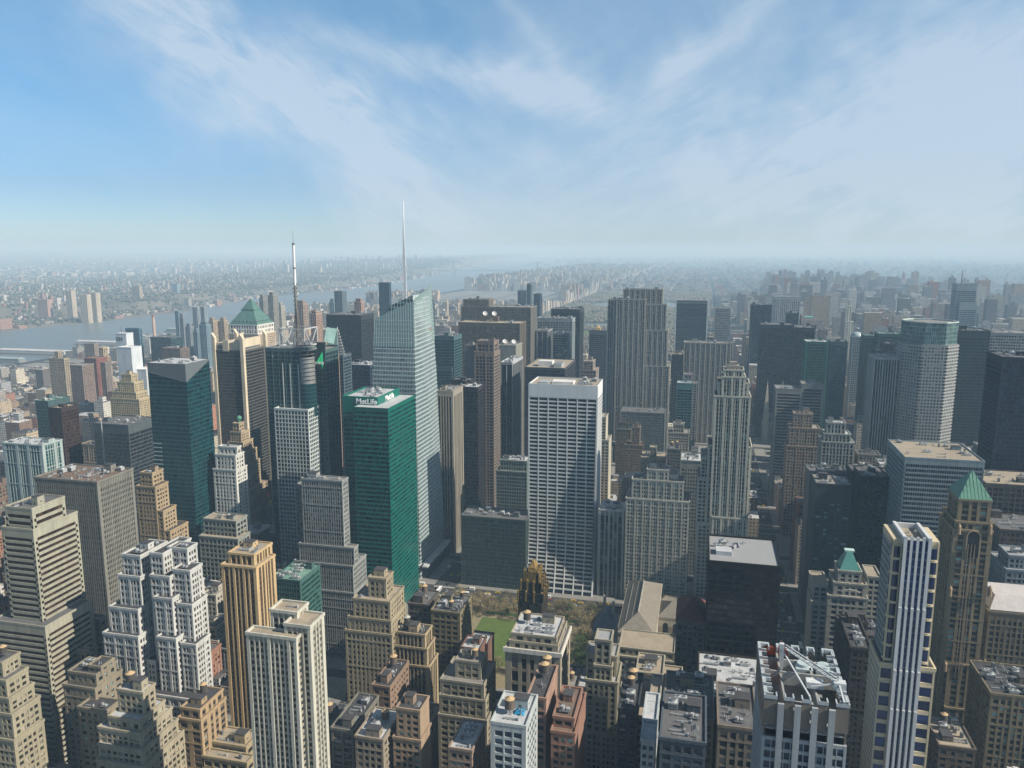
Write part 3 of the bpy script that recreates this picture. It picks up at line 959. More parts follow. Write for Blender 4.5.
# green pyramid tower
def pyramid_tower():
    Y = 1262
    xa, za = ony(243, 299, Y + 24); xe, ze = ony(257.5, 325, Y)
    xw = xat(228.5, Y, ze)
    root = thing('pyramid_tower', 'stone tower topped by a big green copper pyramid and white arcade', 'office tower', ((xa + xe) / 2, Y + 20, 0))
    w = xe - xw
    st = style(wall=(.50, .42, .32), glass='dark', bay=3.2, fh=3.8, pw=.45, sh=.4, cw=3)
    wb, rb, gb = MB(), MB(), []
    tier(wb, gb, rb, xw - 1, xe + 1, Y - 1, Y + w + 1, 0, ze - 18, st, 'SE', 0)
    wb.build('wall', [wall_mat((.50, .40, .30))] * 2, root); uvmesh('glazing', gb, glass_mat('dark'), root); rb.build('roof', GRAVEL, root)
    wb, rb, gb = MB(), MB(), []
    st2 = style(wall=(.70, .68, .62), glass='dark', bay=5.2, fh=8.5, pw=.5, sh=.4, cw=2.5, top=1.5)
    tier(wb, gb, rb, xw + 1, xe - 1, Y + 1, Y + w - 1, ze - 18, ze - 1, st2, 'SE', 5)
    wb.build('arcade', [wall_mat((.70, .68, .62))] * 2, root); uvmesh('glazing', gb, glass_mat('dark'), root); rb.build('terrace', GRAVEL, root)
    b = MB()
    cxm, cym = (xw + xe) / 2, Y + w / 2
    def ring(h, z): return (cxm - h, cxm + h, cym - h, cym + h, z)
    hw = w / 2
    H = 42
    b.hip(cxm - hw + 1, cxm + hw - 1, cym - hw + 1, cym + hw - 1, ze - 1, ze + 3, (1.5, 1.5))
    b.hip(cxm - hw + 3, cxm + hw - 3, cym - hw + 3, cym + hw - 3, ze + 3, ze + 3 + H * .52, ((hw - 3) * .55, (hw - 3) * .55))
    q = (hw - 3) * .45 + .8
    b.box(cxm - q, cxm + q, cym - q, cym + q, ze + 3 + H * .52, ze + 5 + H * .52)
    b.hip(cxm - q + .8, cxm + q - .8, cym - q + .8, cym + q - .8, ze + 5 + H * .52, ze + 5 + H, None)
    b.build('pyramid_roof', wall_mat((.085, .18, .155), .6, .3, .15), root)
    d_ = MB()
    for k in range(7):
        for fx in (0,):
            t_ = cxm - hw + 6 + k * (2 * hw - 12) / 6
            d_.box(t_ - .9, t_ + .9, cym - hw + 3.2, cym - hw + 6, ze + 4.5, ze + 6.8)
            s_ = cym - hw + 6 + k * (2 * hw - 12) / 6
            d_.box(cxm + hw - 6, cxm + hw - 3.2, s_ - .9, s_ + .9, ze + 4.5, ze + 6.8)
    d_.build('dormer', METALD, root)
    REG.append((xw, xe, Y, Y + w, ze, 345, 'green pyramid tower'))
pyramid_tower()
root = B('stepped_tower', 'tan ziggurat tower with clock face and a green glass globe on its peak', 'office tower', 'L', 745,
  [(232.5, 239, 244, 424, 7), (230, 241, 249, 433, 5), (228, 243, 253, 443, 4), (227, 245, 257, 453, 3), (226, 247, 260, 465, 2), (224, 250, 268, 490, 0)],
  style(wall=(.45, .35, .23), glass='dark', bay=3.2, fh=3.5, pw=.5, sh=.5, cw=1.3), 'tan', vb=520, unitroof=False, short='tan ziggurat tower')
x, z = ony(238, 424, 757)
b = MB(); b.cyl(x, 760, z - 2, z + 4, 1.6, 1.2, n=12)
for k in range(6):
    a0, a1 = -math.pi / 2 + math.pi * k / 6, -math.pi / 2 + math.pi * (k + 1) / 6
    b.cyl(x, 760, z + 6.5 + 2.9 * math.sin(a0), z + 6.5 + 2.9 * math.sin(a1), max(.05, 2.9 * math.cos(a0)), max(.05, 2.9 * math.cos(a1)), n=16, cap=False)
b.build('globe', wall_mat((.10, .28, .20), .3), root)
b = MB(); xx, zz = ony(241, 432, 748)
b.obox((xx - 3, 751.2, zz), (xx - 3, 751.9, zz), 3.6, 3.6)
b.build('clock_face', wall_mat((.6, .55, .45)), root)


def slant_tower():
    """teal glass tower, its grey plant screens cut by slanting glass edges"""
    Y = 580
    xc, zc = ony(185, 364, Y)
    xw = xat(147, Y, zc); yn = yat(209, xc, zc)
    root = thing('office_tower', 'teal glass tower with grey metal wedge screens at its slanting top', 'office tower', ((xc + xw) / 2, (Y + yn) / 2, 0))
    _, zl = ony(186, 382, Y); _, zw = ony(148, 372, Y)
    zr = zc - 1.0
    core = MB(); gq = []; wb = MB()
    S = [(xw, Y, 0), (xc, Y, 0), (xc, Y, zl), (xw, Y, zw)]
    Eq = [(xc, Y, 0), (xc, yn, 0), (xc, yn, zr), (xc, Y, zl)]
    Wq = [(xw, yn, 0), (xw, Y, 0), (xw, Y, zw), (xw, yn, zw)]
    poly_facade(wb, gq, S, 3.9, 1.55, .55, .10, .12, 0, 0)
    poly_facade(wb, gq, Eq, 3.9, 1.55, .55, .10, .12, 0, 50)
    gq.append((Wq, [(0, 0), (20, 0), (20, 50), (0, 50)]))
    uvmesh('glazing', gq, glass_mat('teal'), root)
    wb.build('wall', wall_mat((.035, .125, .135), .35, .2, .3, .3), root)
    b = MB()
    b.poly([(xw, Y, zw), (xc, Y, zl), (xc, Y, zc), (xw, Y, zc)]); b.poly([(xc, Y, zl), (xc, yn, zr), (xc, yn, zc), (xc, Y, zc)])
    b.poly([(xw, yn, 0), (xw, yn, zc), (xc, yn, zc), (xc, yn, 0)]); b.poly([(xw, Y, zw), (xw, Y, zc), (xw, yn, zc), (xw, yn, zw)])
    b.build('screen_wall', wall_mat((.13, .15, .165), .4, .12, .3), root)
    b = MB(); b.box(xw + .3, xc - .3, Y + .3, yn - .3, zc - .6, zc - .3); b.build('roof', SILVER, root)
    for e in ((S[3], S[2]), (Eq[3], Eq[2])):
        k = MB(); k.obox(Vector(e[0]) + Vector((.1, -.15, 0)), Vector(e[1]) + Vector((.1, -.15, 0)), .5, .8); k.build('edge_trim', METALD, root)
    clutter(root, xw + 2, xc - 2, Y + 2, yn - 2, zc - .3, random.Random(5), 1.0, METAL, 0, False)
    # strip of pale balcony bands low on the west part of the front
    b = MB()
    for k in range(30):
        b.box(xw - .4, xw + 9, Y - .5, Y - .26, 30 + k * 3.9 + 1.6, 30 + k * 3.9 + 2.5)
    b.build('sunshade_fins', wall_mat((.36, .46, .46), .5), root)
    REG.append((xw, xc, Y, yn, zc, 545, 'teal glass tower'))
slant_tower()


def mast_tower():
    Y = 655
    xs1, zs = ony(308, 411, Y); xs0 = xat(274, Y, zs); ys1 = yat(326, xs1, zs)
    root = thing('office_tower', 'glass and stone grid tower with a white roof frame and a tall striped mast', 'office tower', ((xs0 + xs1) / 2, Y + 25, 0))
    st = style(wall=(.60, .64, .60), glass='blue', bay=3.4, fh=4.1, pw=.26, sh=.28, so=.05, g=.5, cw=1.0, top=1.2, par=1.4)
    wb, rb, gb = MB(), MB(), []
    tier(wb, gb, rb, xs0, xs1, Y, ys1, 0, zs, st, 'SE', 0)
    wb.build('stone_wall', [wall_mat(st['wall'])] * 2, root); uvmesh('glazing', gb, glass_mat('navy'), root); rb.build('terrace', SILVER, root)
    wb, rb, gb = MB(), MB(), []
    Yg = Y + 9
    xg1, zg = ony(318, 350, Yg); xg0 = xat(265, Yg, zg)
    yg1 = yat(323.5, xg1, zg)
    if yg1 < Yg + 15 or yg1 > Yg + 60: yg1 = Yg + 40
    xm, _ = ony(308, 395, Yg)
    sg = style(wall=(.09, .15, .15), glass='blue', bay=1.7, fh=4.1, pw=.12, sh=.24, so=.02, g=.25, cw=.6, top=3, par=.6, major=4, mw=.5)
    tier(wb, gb, rb, xg0, xm - 6, Yg, Yg + 44, 0, zg, sg, 'SE', 31)
    tier(wb, gb, rb, xm - 5.9, xg1, Yg + 15, Yg + 44, 0, zg - 2, sg, 'SE', 71)
    wb.build('glass_wall_frame', [wall_mat(sg['wall'], .4)] * 2, root); uvmesh('glazing', gb, glass_mat('teal'), root); rb.build('roof', GRAVEL, root)
    b = MB()                       # round bay on the corner
    cx, cy = xm - 3.5, Yg + 7
    b.cyl(cx, cy, zs - 8, zg - 34, 8.5, n=32)
    b.build('corner_bay', glass_mat('teal'), root)
    b = MB(); b.cyl(cx, cy, zg - 33.9, zg - 8, 7.6, n=32)
    for k in range(9):
        b.cyl(cx, cy, zg - 32 + k * 2.6, zg - 31.7 + k * 2.6, 7.75, n=32)
    b.build('drum', wall_mat((.34, .34, .33), .45, .15, .4, .4), root)
    b = MB()
    for k in range(18):
        b.cyl(cx, cy, zs - 4 + k * 4.1, zs - 3.75 + k * 4.1, 8.62, n=32)
    b.build('bay_floor_band', METALD, root)
    for (sx, sy) in ((xs0 + 6, Y + 8.6), (xs0 + 14, Y + 8.6), (xs0 + 23, Y + 8.6)):
        b = MB(); b.box(sx, sx + .9, sy, sy + .5, zs, zg - 14); b.build('rib', wall_mat((.5, .54, .52)), root)
    # roof frame
    TR = wall_mat((.50, .52, .52), .5)
    fx0 = xat(279, Yg + 6, zg + 14); fx1 = xat(304, Yg + 6, zg + 14)
    fy0, fy1 = Yg + 6, Yg + 6 + (fx1 - fx0)
    h = zg + 19
    b = MB()
    cs = [(fx0, fy0), (fx1, fy0), (fx1, fy1), (fx0, fy1)]
    for i, (x, y) in enumerate(cs):
        b.obox((x, y, zg - 2), (x, y, h), .9, .9)
        x2, y2 = cs[(i + 1) % 4]
        b.obox((x, y, h), (x2, y2, h), .9, .9)
        b.obox((x, y, zg + 2), (x2, y2, zg + 2), 1.3, 1.3)
        mx, my = (x + x2) / 2, (y + y2) / 2
        b.obox((x, y, h), (mx, my, zg + 2), .7, .7); b.obox((x2, y2, h), (mx, my, zg + 2), .7, .7)
    # outriggers
    for (p, q) in (((fx0 - 12, Yg, zg + 1), (fx0, fy0, zg + 6)), ((fx1 + 12, Yg + 2, zg + 3), (fx1, fy0, zg + 2)), ((fx0 - 12, Yg, zg + 1), (fx1 + 12, Yg, zg + 3)),
                   ((fx1, fy0, zg - 8), (fx1 + 10, Yg + 2, zg + 3)), ((fx1 - 6, Yg, zg - 12), (fx1, fy0, zg + 2)), ((fx1 - 6, Yg, zg - 12), (fx1 - 12, fy0, zg + 2)),
                   ((fx0, fy0, zg + 2), (fx0 - 5, Yg, zg - 8))):
        b.obox(p, q, .7, .7)
    b.build('roof_frame', TR, root)
    mx, my = (fx0 + fx1) / 2 - 1, (fy0 + fy1) / 2
    mast = MB()
    mast.obox((mx - 3.5, my - 3.5, zg), (mx, my, h + 28), .6, .6); mast.obox((mx + 3.5, my - 3.5, zg), (mx, my, h + 28), .6, .6)
    mast.obox((mx + 3.5, my + 3.5, zg), (mx, my, h + 28), .6, .6); mast.obox((mx - 3.5, my + 3.5, zg), (mx, my, h + 28), .6, .6)
    for k in range(9):
        z = zg + 4 + k * 5; r = 3.5 * (1 - (z - zg) / (h + 28 - zg)) + .1
        mast.obox((mx - r, my - r, z), (mx + r, my - r, z + 4), .35, .35); mast.obox((mx + r, my - r, z), (mx - r, my - r, z + 4), .35, .35)
        mast.obox((mx + r, my - r, z), (mx + r, my + r, z + 4), .35, .35)
    mast.cyl(mx, my, zg, h + 42, 1.5, 1.25, n=10)
    for k in range(10):
        mast.box(mx - 2.1, mx + 2.1, my - .3, my + .3, zg + 24 + k * 4.2, zg + 25.4 + k * 4.2)
    me = mast.build('mast', wall_mat((.20, .19, .17), .7), root)
    _, zt = ony(287, 243, my)
    b = MB(); b.cyl(mx, my, h + 42, h + 58, 1.3, n=10); b.cyl(mx, my, h + 59.5, zt - 2, 1.2, n=10)
    me2 = b.build('white_section', wall_mat((.8, .8, .8), .5), root)
    b = MB(); b.cyl(mx, my, h + 58, h + 59.5, 1.35, n=10); b.cyl(mx, my, zt - 2, zt, 1.3, n=10); b.cyl(mx, my, zt, zt + 12, .25, .1, n=6)
    b.build('dark_section', METALD, root)
    # green numeral board on the east side
    b = MB(); nx, nz = ony(316, 349, Yg + 13.5)
    o = bpy.data.objects.new('numeral', text_mesh('4', 23, .4, .25, wall_mat((.02, .55, .20), .4))); COL.objects.link(o); o.parent = root
    o.scale = (.72, 1.0, 1)
    o.location = (xg1 - 4 - root.location.x, Yg + 12.6 - root.location.y, zg - 20); o.rotation_euler = (math.pi / 2, 0, R(18))
    b = MB()
    for k in range(3):
        b.box(xg1 - 9.5 + k * 3.4, xg1 - 7.2 + k * 3.4, Yg + 11.0, Yg + 11.4, zg - 15.6, zg - 13.2)
    b.build('sign_lettering', wall_mat((.8, .82, .8), .5), root)
    b = MB(); b.box(xg1 - 8, xg1 + 1, Yg + 12.9, Yg + 13.4, zg - 24, zg + 6); b.build('sign_board', wall_mat((.04, .06, .06), .5), root)
    b = MB(); b.poly([(fx1 + 6, fy1 + 2, zg + 4), (fx1 + 17, fy1 + 2, zg + 2), (fx1 + 17, fy1 + 10, zg + 16), (fx1 + 6, fy1 + 10, zg + 18)]); b.box(fx1 + 6, fx1 + 17, fy1 + 10, fy1 + 10.6, zg, zg + 17)
    b.build('sloping_screen', wall_mat((.36, .56, .52), .4), root)
    REG.append((xg0, xs1, Y, Yg + 44, zg, 560, 'mast tower'))
mast_tower()
B('office_tower', 'slim pink stone tower with a flat round top between mast tower and dark glass block', 'hotel', 'L', 770,
  [(326, 334, 339, 357, 0)], style(wall=(.55, .38, .30), glass='dark', bay=5, fh=3.5, pw=.6, sh=.3), 'tan', vb=430, short='slim pink tower')
B('office_tower', 'navy glass block with a white roof behind the green glass tower', 'office tower', 'L', 850,
  [(344, 370, 373, 366, 0, 30)], style(wall=(.05, .07, .10), glass='navy', bay=1.8, fh=4, pw=.1, sh=.3, g=.25, cw=.6), 'silver', vb=400, dens=2, short='navy glass block')
B('office_tower', 'dark blue tower with a stepped spire of fins, left of the navy glass block', 'office tower', 'L', 800,
  [(336, 343, 347, 356, 0, 22)], style(wall=(.10, .14, .16), glass='navy', bay=2, fh=3.8, pw=.2, sh=.3), 'dgray', vb=400, short='dark spired tower', unitroof=False)
x0, x1, y0, y1, zz = REG[-1][:5]
root = bpy.data.objects.get(COL.objects[-1].name)
rt = [o for o in COL.objects if o.type == 'EMPTY'][-1]
b = MB()
xm = (x0 + x1) / 2
for k in range(9):
    w = 7.5 * (1 - k / 9)
    b.box(xm - 3.5, xm - 3.5 + w + .8, y0 + 4, y0 + 5, zz + k * 3.4, zz + k * 3.4 + 2.2)
b.cyl(xm - 3.5, y0 + 4.5, zz, zz + 33, .7, .4, n=8)
b.build('spire', wall_mat((.55, .55, .52), .5), rt)
B('office_tower', 'broad black office slab behind the mast tower near the river', 'office tower', 'L', 1130,
  [(326, 361, 375, 315.5, 0, 50)], style(wall=(.035, .05, .055), glass='black', bay=2.6, fh=3.9, pw=.28, sh=.35, sp=(.03, .035, .04), g=.3, cw=1, top=8, par=.4), 'dgray',
  vb=400, dens=.6, short='broad black slab')
# green glass tower with letters
root = B('office_tower', 'bright green glass tower with white lettering on its plant screen', 'office tower', 'L', 575,
  [(343, 377, 398.5, 399, 12), (353, 388, 415, 409, 0), (343, 386, 410, 418, 6)],
  style(wall=(.006, .125, .095), glass='green', bay=1.5, fh=3.9, pw=.0, sh=.42, so=0, g=.22, cw=.25, top=3, par=.5, rough=.3, major=0), 'silver', vb=595,
  short='green glass tower', unitroof=False)
GW = wall_mat((.006, .14, .105), .35, .1)
x1, z = ony(377, 399, 587); x0 = xat(343, 587, z); y1 = yat(398.5, x1, z)
b = MB()
zb = ony(377, 409, 587)[1]
b.box(x0 - .3, x1 + .3, 586.4, 586.9, zb - 4, z + 1.6); b.box(x1 + .31, x1 + .7, 586.9, y1, zb - 4, z + 1.6)
b.box(x0 - .6, x0 - .31, 586.9, y1, zb, z + 1.6); b.box(x0, x1, y1, y1 + .3, zb, z + 1.6)
b.build('plant_screen', GW, root)
for (txt, loc, rot, size) in (('MetLife', (x1 - 9.5, 586.1, z - 4.6), (math.pi / 2, 0, 0), 6.4), ('MetLife', (x1 + .95, 586.9 + (y1 - 586.9) * .52, z - 4.7), (math.pi / 2, 0, math.pi / 2), 6.4)):
    o = bpy.data.objects.new('sign_lettering', text_mesh(txt, size, .25, .10, wall_mat((.85, .86, .85), .5))); COL.objects.link(o); o.parent = root
    o.location = Vector(loc) - root.location; o.rotation_euler = rot
clutter(root, x0 + 1, x1 - 1, 588, y1 - 1, z + .1, random.Random(3), 4.0, METAL, 0, True)
# stepped grey tower in front of it
B('stepped_tower', 'pale grey ribbed tower stepping down in tiers toward the green glass tower', 'office tower', 'L', 505,
  [(301, 342, 348, 482, 6), (299, 354, 358, 549, 4), (294, 353, 366, 567, 2), (294, 354, 369, 594, 0)],
  style(wall=(.33, .33, .31), glass='warm', bay=1.9, fh=3.7, pw=.34, sh=.44, so=.25, g=.55, cw=.8, top=2.2), 'gravel', vb=655, dens=1.6, short='grey stepped tower')
B('office_block', 'grey ribbed wing beside the pale grey ribbed stepping tower', 'office block', 'L', 520,
  [(295, 301, 303, 486, 0, 14), (294, 300, 303, 552, -8, 30)], style(wall=(.24, .24, .23), glass='warm', bay=2.4, fh=3.7, pw=.4, sh=.44, so=.2), 'gravel', vb=640, short='grey ribbed wing')
B('office_block', 'low dark green glass block with a sloping roof below the grey ribbed tower', 'office block', 'L', 440,
  [(272, 300, 303, 582, 0, 30)], style(wall=(.06, .14, .12), glass='dgreen', bay=2, fh=3.8, pw=.1, sh=.4, g=.2), 'green', vb=620, dens=2, short='low green glass block')


def crystal_tower():
    """tapering faceted glass tower with a lattice spire"""
    Y = 664
    xb, _ = ony(420, 560, Y)                     # south-east foot
    xt, zt = ony(413, 301, Y + 3)
    xwt, zwt = ony(375, 319, Y + 3)
    xwb = xat(364, Y, 20)
    yn = yat(446, xb, 30)
    root = thing('crystal_tower', 'tall pale glass tower with slanting facets and a white lattice spire', 'skyscraper', ((xb + xwb) / 2, (Y + yn) / 2, 0))
    xp, zp = ony(430.5, 285, yn - 14)
    A0, B0, C0, D0 = Vector((xwb, Y, 0)), Vector((xb, Y, 0)), Vector((xb + 1.5, yn, 0)), Vector((xwb, yn, 0))
    A1, B1 = Vector((xwt, Y + 3, zwt)), Vector((xt, Y + 3, zt))
    C1 = Vector((xp, yn - 14, zp)); D1 = Vector((xwt, yn - 14, zwt + 2))
    gq = []; wb = MB()
    def face(P, seed):
        P = [Vector(p) for p in P]
        # lower part with floor grid, crown part as plain glass screen
        poly_facade(wb, gq, P, 4.2, 1.6, 1.35, .28, .35, 0, seed)
    # main faces are split in triangles where the facets fold
    face([A0, B0, B1], 0); face([A0, B1, A1], 40)
    face([B0, C0, B1], 90); face([C0, C1, B1], 130)
    # chamfer toward the north east
    E0 = Vector((xb - 12, yn + 6, 0)); E1 = Vector((xp - 6, yn - 8, zp - 14))
    face([C0, E0, C1], 160); face([E0, E1, C1], 190)
    gq.append(([tuple(E0), tuple(D0), tuple(D1), tuple(E1)], [(0, 0), (30, 0), (30, 60), (0, 60)]))
    gq.append(([tuple(D0), tuple(A0), tuple(A1), tuple(D1)], [(0, 0), (30, 0), (30, 60), (0, 60)]))
    uvmesh('glazing', gq, glass_mat('pale'), root)
    wb.build('wall', wall_mat((.50, .58, .59), .35, .12, .1, .2), root)
    # crown screen standing proud, no openings, thin joints
    def lerp(a, b, t): return a + (b - a) * t
    cr = MB(); jt = MB()
    def crown(a0, a1, b0, b1, n):
        # a0-a1: left edge bottom->top ; b0-b1: right edge
        def att(p0, p1, z): return lerp(p0, p1, (z - p0.z) / (p1.z - p0.z))
        zc = zwt - 26
        P = [att(a0, a1, zc), att(b0, b1, zc), b1, a1]
        nn = (P[1] - P[0]).cross(P[2] - P[0]).normalized() * .5
        P = [p + nn for p in P]
        cr.poly([tuple(p) for p in P]); cr.poly([tuple(p - nn * .6) for p in reversed(P)])
        for k in range(1, 14):
            z = zc + k * 4.2
            if z < min(a1.z, b1.z):
                jt.obox(att(P[0], P[3], z) + nn * .3, att(P[1], P[2], z) + nn * .3, .12, .25)
        for k in range(0, n + 1):
            p = lerp(P[0], P[1], k / n); q = lerp(P[3], P[2], k / n)
            jt.obox(p + nn * .3, q + nn * .3, .3, .12)
    crown(A0, A1, B0, B1, 16)
    crown(B0, B1, C0, C1, 9)
    cr.build('crown_screen', wall_mat((.30, .42, .41), .22, .10, .1, .35), root)
    jt.build('crown_joint', wall_mat((.60, .68, .67), .35), root)
    b = MB(); zr = zwt - 12
    b.box(xwt + 2, xt - 2, Y + 6, yn - 18, zr - 3, zr); b.build('roof', GRAVEL, root)
    # rear crystal rising behind the screen
    b = MB(); g2 = []
    px0, px1 = xat(388, Y + 25, zt), xat(413, Y + 25, zt)
    q = [(px0, Y + 25, zr), (px1, Y + 25, zr), (px1, Y + 25, zt + 4), (px0, Y + 25, zt - 7)]
    poly_facade(b, g2, q, 4.2, 3.2, .4, .3, .25, 0, 7)
    b.poly([q[1], (px1, yn - 20, zr), (px1, yn - 20, zt + 4), q[2]])
    uvmesh('rear_glazing', g2, glass_mat('pale'), root); b.build('rear_frame', wall_mat((.5, .62, .62), .4), root)
    # spire
    sx, _ = ony(405.3, 300, Y + 36); sy = Y + 36
    _, zs = ony(403, 201, sy)
    s_ = MB(); n = 30; z0 = zr
    r0 = 3.0
    for k in range(3):
        a = R(90 + 120 * k)
        s_.obox((sx + r0 * math.cos(a), sy + r0 * math.sin(a), z0), (sx, sy, zs - 6), .55, .55)
    for k in range(n):
        za = z0 + (zs - 14 - z0) * k / n; zb2 = z0 + (zs - 14 - z0) * (k + 1) / n
        ra = r0 * (1 - (za - z0) / (zs - z0)); rb_ = r0 * (1 - (zb2 - z0) / (zs - z0))
        for j in range(3):
            a = R(90 + 120 * j); c = R(90 + 120 * (j + 1))
            s_.obox((sx + ra * math.cos(a), sy + ra * math.sin(a), za), (sx + rb_ * math.cos(c), sy + rb_ * math.sin(c), zb2), .3, .3)
            s_.obox((sx + ra * math.cos(a), sy + ra * math.sin(a), za), (sx + ra * math.cos(c), sy + ra * math.sin(c), za), .3, .3)
    s_.cyl(sx, sy, z0, zs, 1.5, .45, n=8)
    s_.build('spire', wall_mat((.88, .89, .90), .5, .03), root)
    # podium canopy
    b = MB(); b.box(xwb + 2, xb + 3.5, Y - 4, Y + 3, 14, 15.6); b.box(xb + 1.7, xb + 9, Y - 4, yn + 2, 14, 15.6)
    b.build('podium_canopy', wall_mat((.52, .56, .56), .4), root)
    b = MB(); b.box(xb + 1.8, xb + 6.5, Y + 3.5, yn - 2, 0, 13.9); b.build('podium_glazing', glass_mat('dark'), root)
    # roof machines behind the screen
    for i in range(7):
        rng = random.Random(i)
        put(UNITS[i % 2], 'roof_unit', root, rng.uniform(xwt + 6, xt - 10), rng.uniform(Y + 10, yn - 24), zr, 0, 1.4)
    REG.append((xwb, xb + 2, Y, yn + 6, zt, 575, 'crystal glass tower'))
crystal_tower()

# ---------------- sixth avenue row
AV = [
 ('office_tower', 'beige stone slab with narrow dark vertical window strips beside the crystal tower', 735, [(436, 453, 463, 392)], style(wall=(.36, .31, .245), glass='black', bay=3.0, fh=3.9, pw=.46, sh=.0, g=.8, cw=2, top=5), 'gravel', 540, 2.0),
 ('office_tower', 'black slab tower with a pale roof edge behind the beige stone slab', 815, [(455, 478, 484, 388)], style(wall=(.03, .03, .035), glass='black', bay=1.6, fh=3.9, pw=.2, sh=.3, g=.25, cw=.6, top=4), 'silver', 520, 1.0),
 ('office_tower', 'black glass block stepping down toward the crystal tower', 870, [(452, 470, 474, 381)], style(wall=(.03, .03, .035), glass='black', bay=1.6, fh=3.9, pw=.2, sh=.3, g=.25, cw=.6, top=4), 'dgray', 400, 1.0),
]
for n_, l_, Y_, t_, s_, r__, vb_, de_ in AV:
    B(n_, l_, 'office tower', 'L', Y_, t_, s_, r__, vb=vb_, dens=de_, short=' '.join(l_.split()[:3]))
B('office_tower', 'brown granite tower with pinkish grid of windows and grey metal roof plant', 'office tower', 'L', 893,
  [(476.5, 494, 496, 342, 6, 24), (474, 494, 500, 353, 0)],
  style(wall=(.25, .19, .15), glass='navy', bay=4.4, fh=4.0, pw=.24, sh=.35, so=.05, g=.5, cw=2.2, top=5, major=3, mw=2), 'dgray', vb=520, short='brown granite tower')
B('office_tower', 'plain grey concrete slab wing attached behind the brown granite tower', 'office tower', 'L', 915,
  [(465, 474, 476, 346, 0, 20)], style(wall=(.26, .25, .23), glass='dark', bay=4, fh=4, pw=.9, sh=.9), 'gravel', vb=460, short='plain grey wing')
B('office_tower', 'black slab with white corner stripes and a grey ribbed side', 'office tower', 'L', 975,
  [(500.5, 512.5, 523, 363)], style(wall=(.50, .50, .49), glass='black', bay=6.2, fh=4, pw=.12, sh=0, g=.6, cw=.8, top=2.5), 'silver', vb=460, short='black slab with white stripes')
root = B('office_tower', 'beige slab with a blank top and two white satellite dishes on its roof', 'office tower', 'L', 1050,
  [(498, 516, 522, 346)], style(wall=(.38, .36, .30), glass='dark', bay=2.2, fh=3.9, pw=.5, sh=.35, so=.2, cw=1.5, top=26), 'gravel', vb=520, short='beige slab with dishes')


def dish(parent, x, y, z, r=3.4):
    b = MB()
    ax = Vector((.35, -.75, .56)).normalized(); u = ax.cross(Vector((0, 0, 1))).normalized(); w = ax.cross(u)
    c = Vector((x, y, z + r))
    n = 20; prev = None
    for k in range(5):
        t = k / 4; rr = r * t; dpt = (t * t) * r * .35
        ring = [c + ax * dpt + (u * math.cos(2 * math.pi * j / n) + w * math.sin(2 * math.pi * j / n)) * rr for j in range(n)]
        if prev:
            for j in range(n):
                b.poly([prev[j], prev[(j + 1) % n], ring[(j + 1) % n], ring[j]] if k > 1 else [prev[0], ring[(j + 1) % n], ring[j]])
        prev = ring
    b.cyl(x, y, z, z + r * .9, .5, n=8)
    b.obox(c, c + ax * r * .9, .2, .2)
    o = b.build('satellite_dish', wall_mat((.6, .6, .6), .6), parent)


x0, x1, y0, y1, z = REG[-1][:5]
dish(root, x0 + 7, y0 + 12, z + 1); dish(root, x1 - 6, y0 + 12, z + 1)
root = B('office_tower', 'broad brown slab with vertical ribs and two white dishes on its roof terrace', 'office tower', 'L', 1130,
  [(458.5, 520, 526, 324)], style(wall=(.20, .165, .13), glass='dark', bay=1.9, fh=3.9, pw=.42, sh=.3, so=.4, g=.8, cw=1.5, top=6), 'tan', vb=470, short='broad brown slab')
x0, x1, y0, y1, z = REG[-1][:5]
dish(root, x0 + 33, y1 - 8, z + 8, 3.8); dish(root, x0 + 48, y1 - 8, z + 8, 3.8)
b = MB(); b.box(x0 + 26, x0 + 55, y1 - 12, y1 - 3, z + .1, z + 8); b.build('roof_bulkhead', wall_mat((.13, .1, .08)), root)
B('office_tower', 'tallest brown grey slab of the row, with a ribbed plant room on its roof', 'office tower', 'L', 1210,
  [(463, 489, 492, 300, 8, 30), (461, 531, 537, 308)], style(wall=(.25, .225, .19), glass='dark', bay=1.9, fh=3.9, pw=.46, sh=.3, so=.4, g=.8, cw=1.5, top=3), 'gravel', vb=420, short='tall ribbed slab')
B('office_tower', 'blue grey grid slab behind the tall ribbed slab', 'office tower', 'L', 1295,
  [(537, 572.5, 575, 319, 0, 30)], style(wall=(.34, .37, .38), glass='blue', bay=2.8, fh=3.9, pw=.3, sh=.3, g=.5, cw=1.5, top=6), 'gravel', vb=420, short='blue grey grid slab')
B('office_tower', 'navy slab with pale vertical corner strips in front of the blue grey grid slab', 'office tower', 'L', 1240,
  [(536.5, 548, 552.5, 331)], style(wall=(.30, .30, .28), glass='navy', bay=9, fh=3.9, pw=.15, sh=.1, g=.4, cw=2), 'dgray', vb=400, short='navy striped slab')
B('office_tower', 'grey glass block with horizontal bands beside the navy striped slab', 'office tower', 'L', 1235,
  [(553, 568, 570, 334, 0, 30)], style(wall=(.20, .24, .25), glass='dark', bay=3, fh=3.9, pw=.1, sh=.35, g=.3, cw=1), 'dgray', vb=400, short='grey banded block')
B('office_tower', 'tall black slab right behind the blue grey grid slab', 'office tower', 'L', 1380,
  [(551, 580, 584, 310)], style(wall=(.045, .055, .065), glass='black', bay=1.8, fh=3.9, pw=.14, sh=.3, g=.25, cw=.8, top=6), 'dgray', vb=440, short='tall black slab')
root = B('office_tower', 'squat black office block with a pale flat roof and white roof house', 'office tower', 'L', 935,
  [(524.5, 565, 575.5, 369)], style(wall=(.05, .055, .065), glass='navy', bay=1.8, fh=3.9, pw=.12, sh=.42, so=.02, g=.25, cw=.8, top=3), 'tan', vb=390, short='squat black block', unitroof=False)
x0, x1, y0, y1, z = REG[-1][:5]
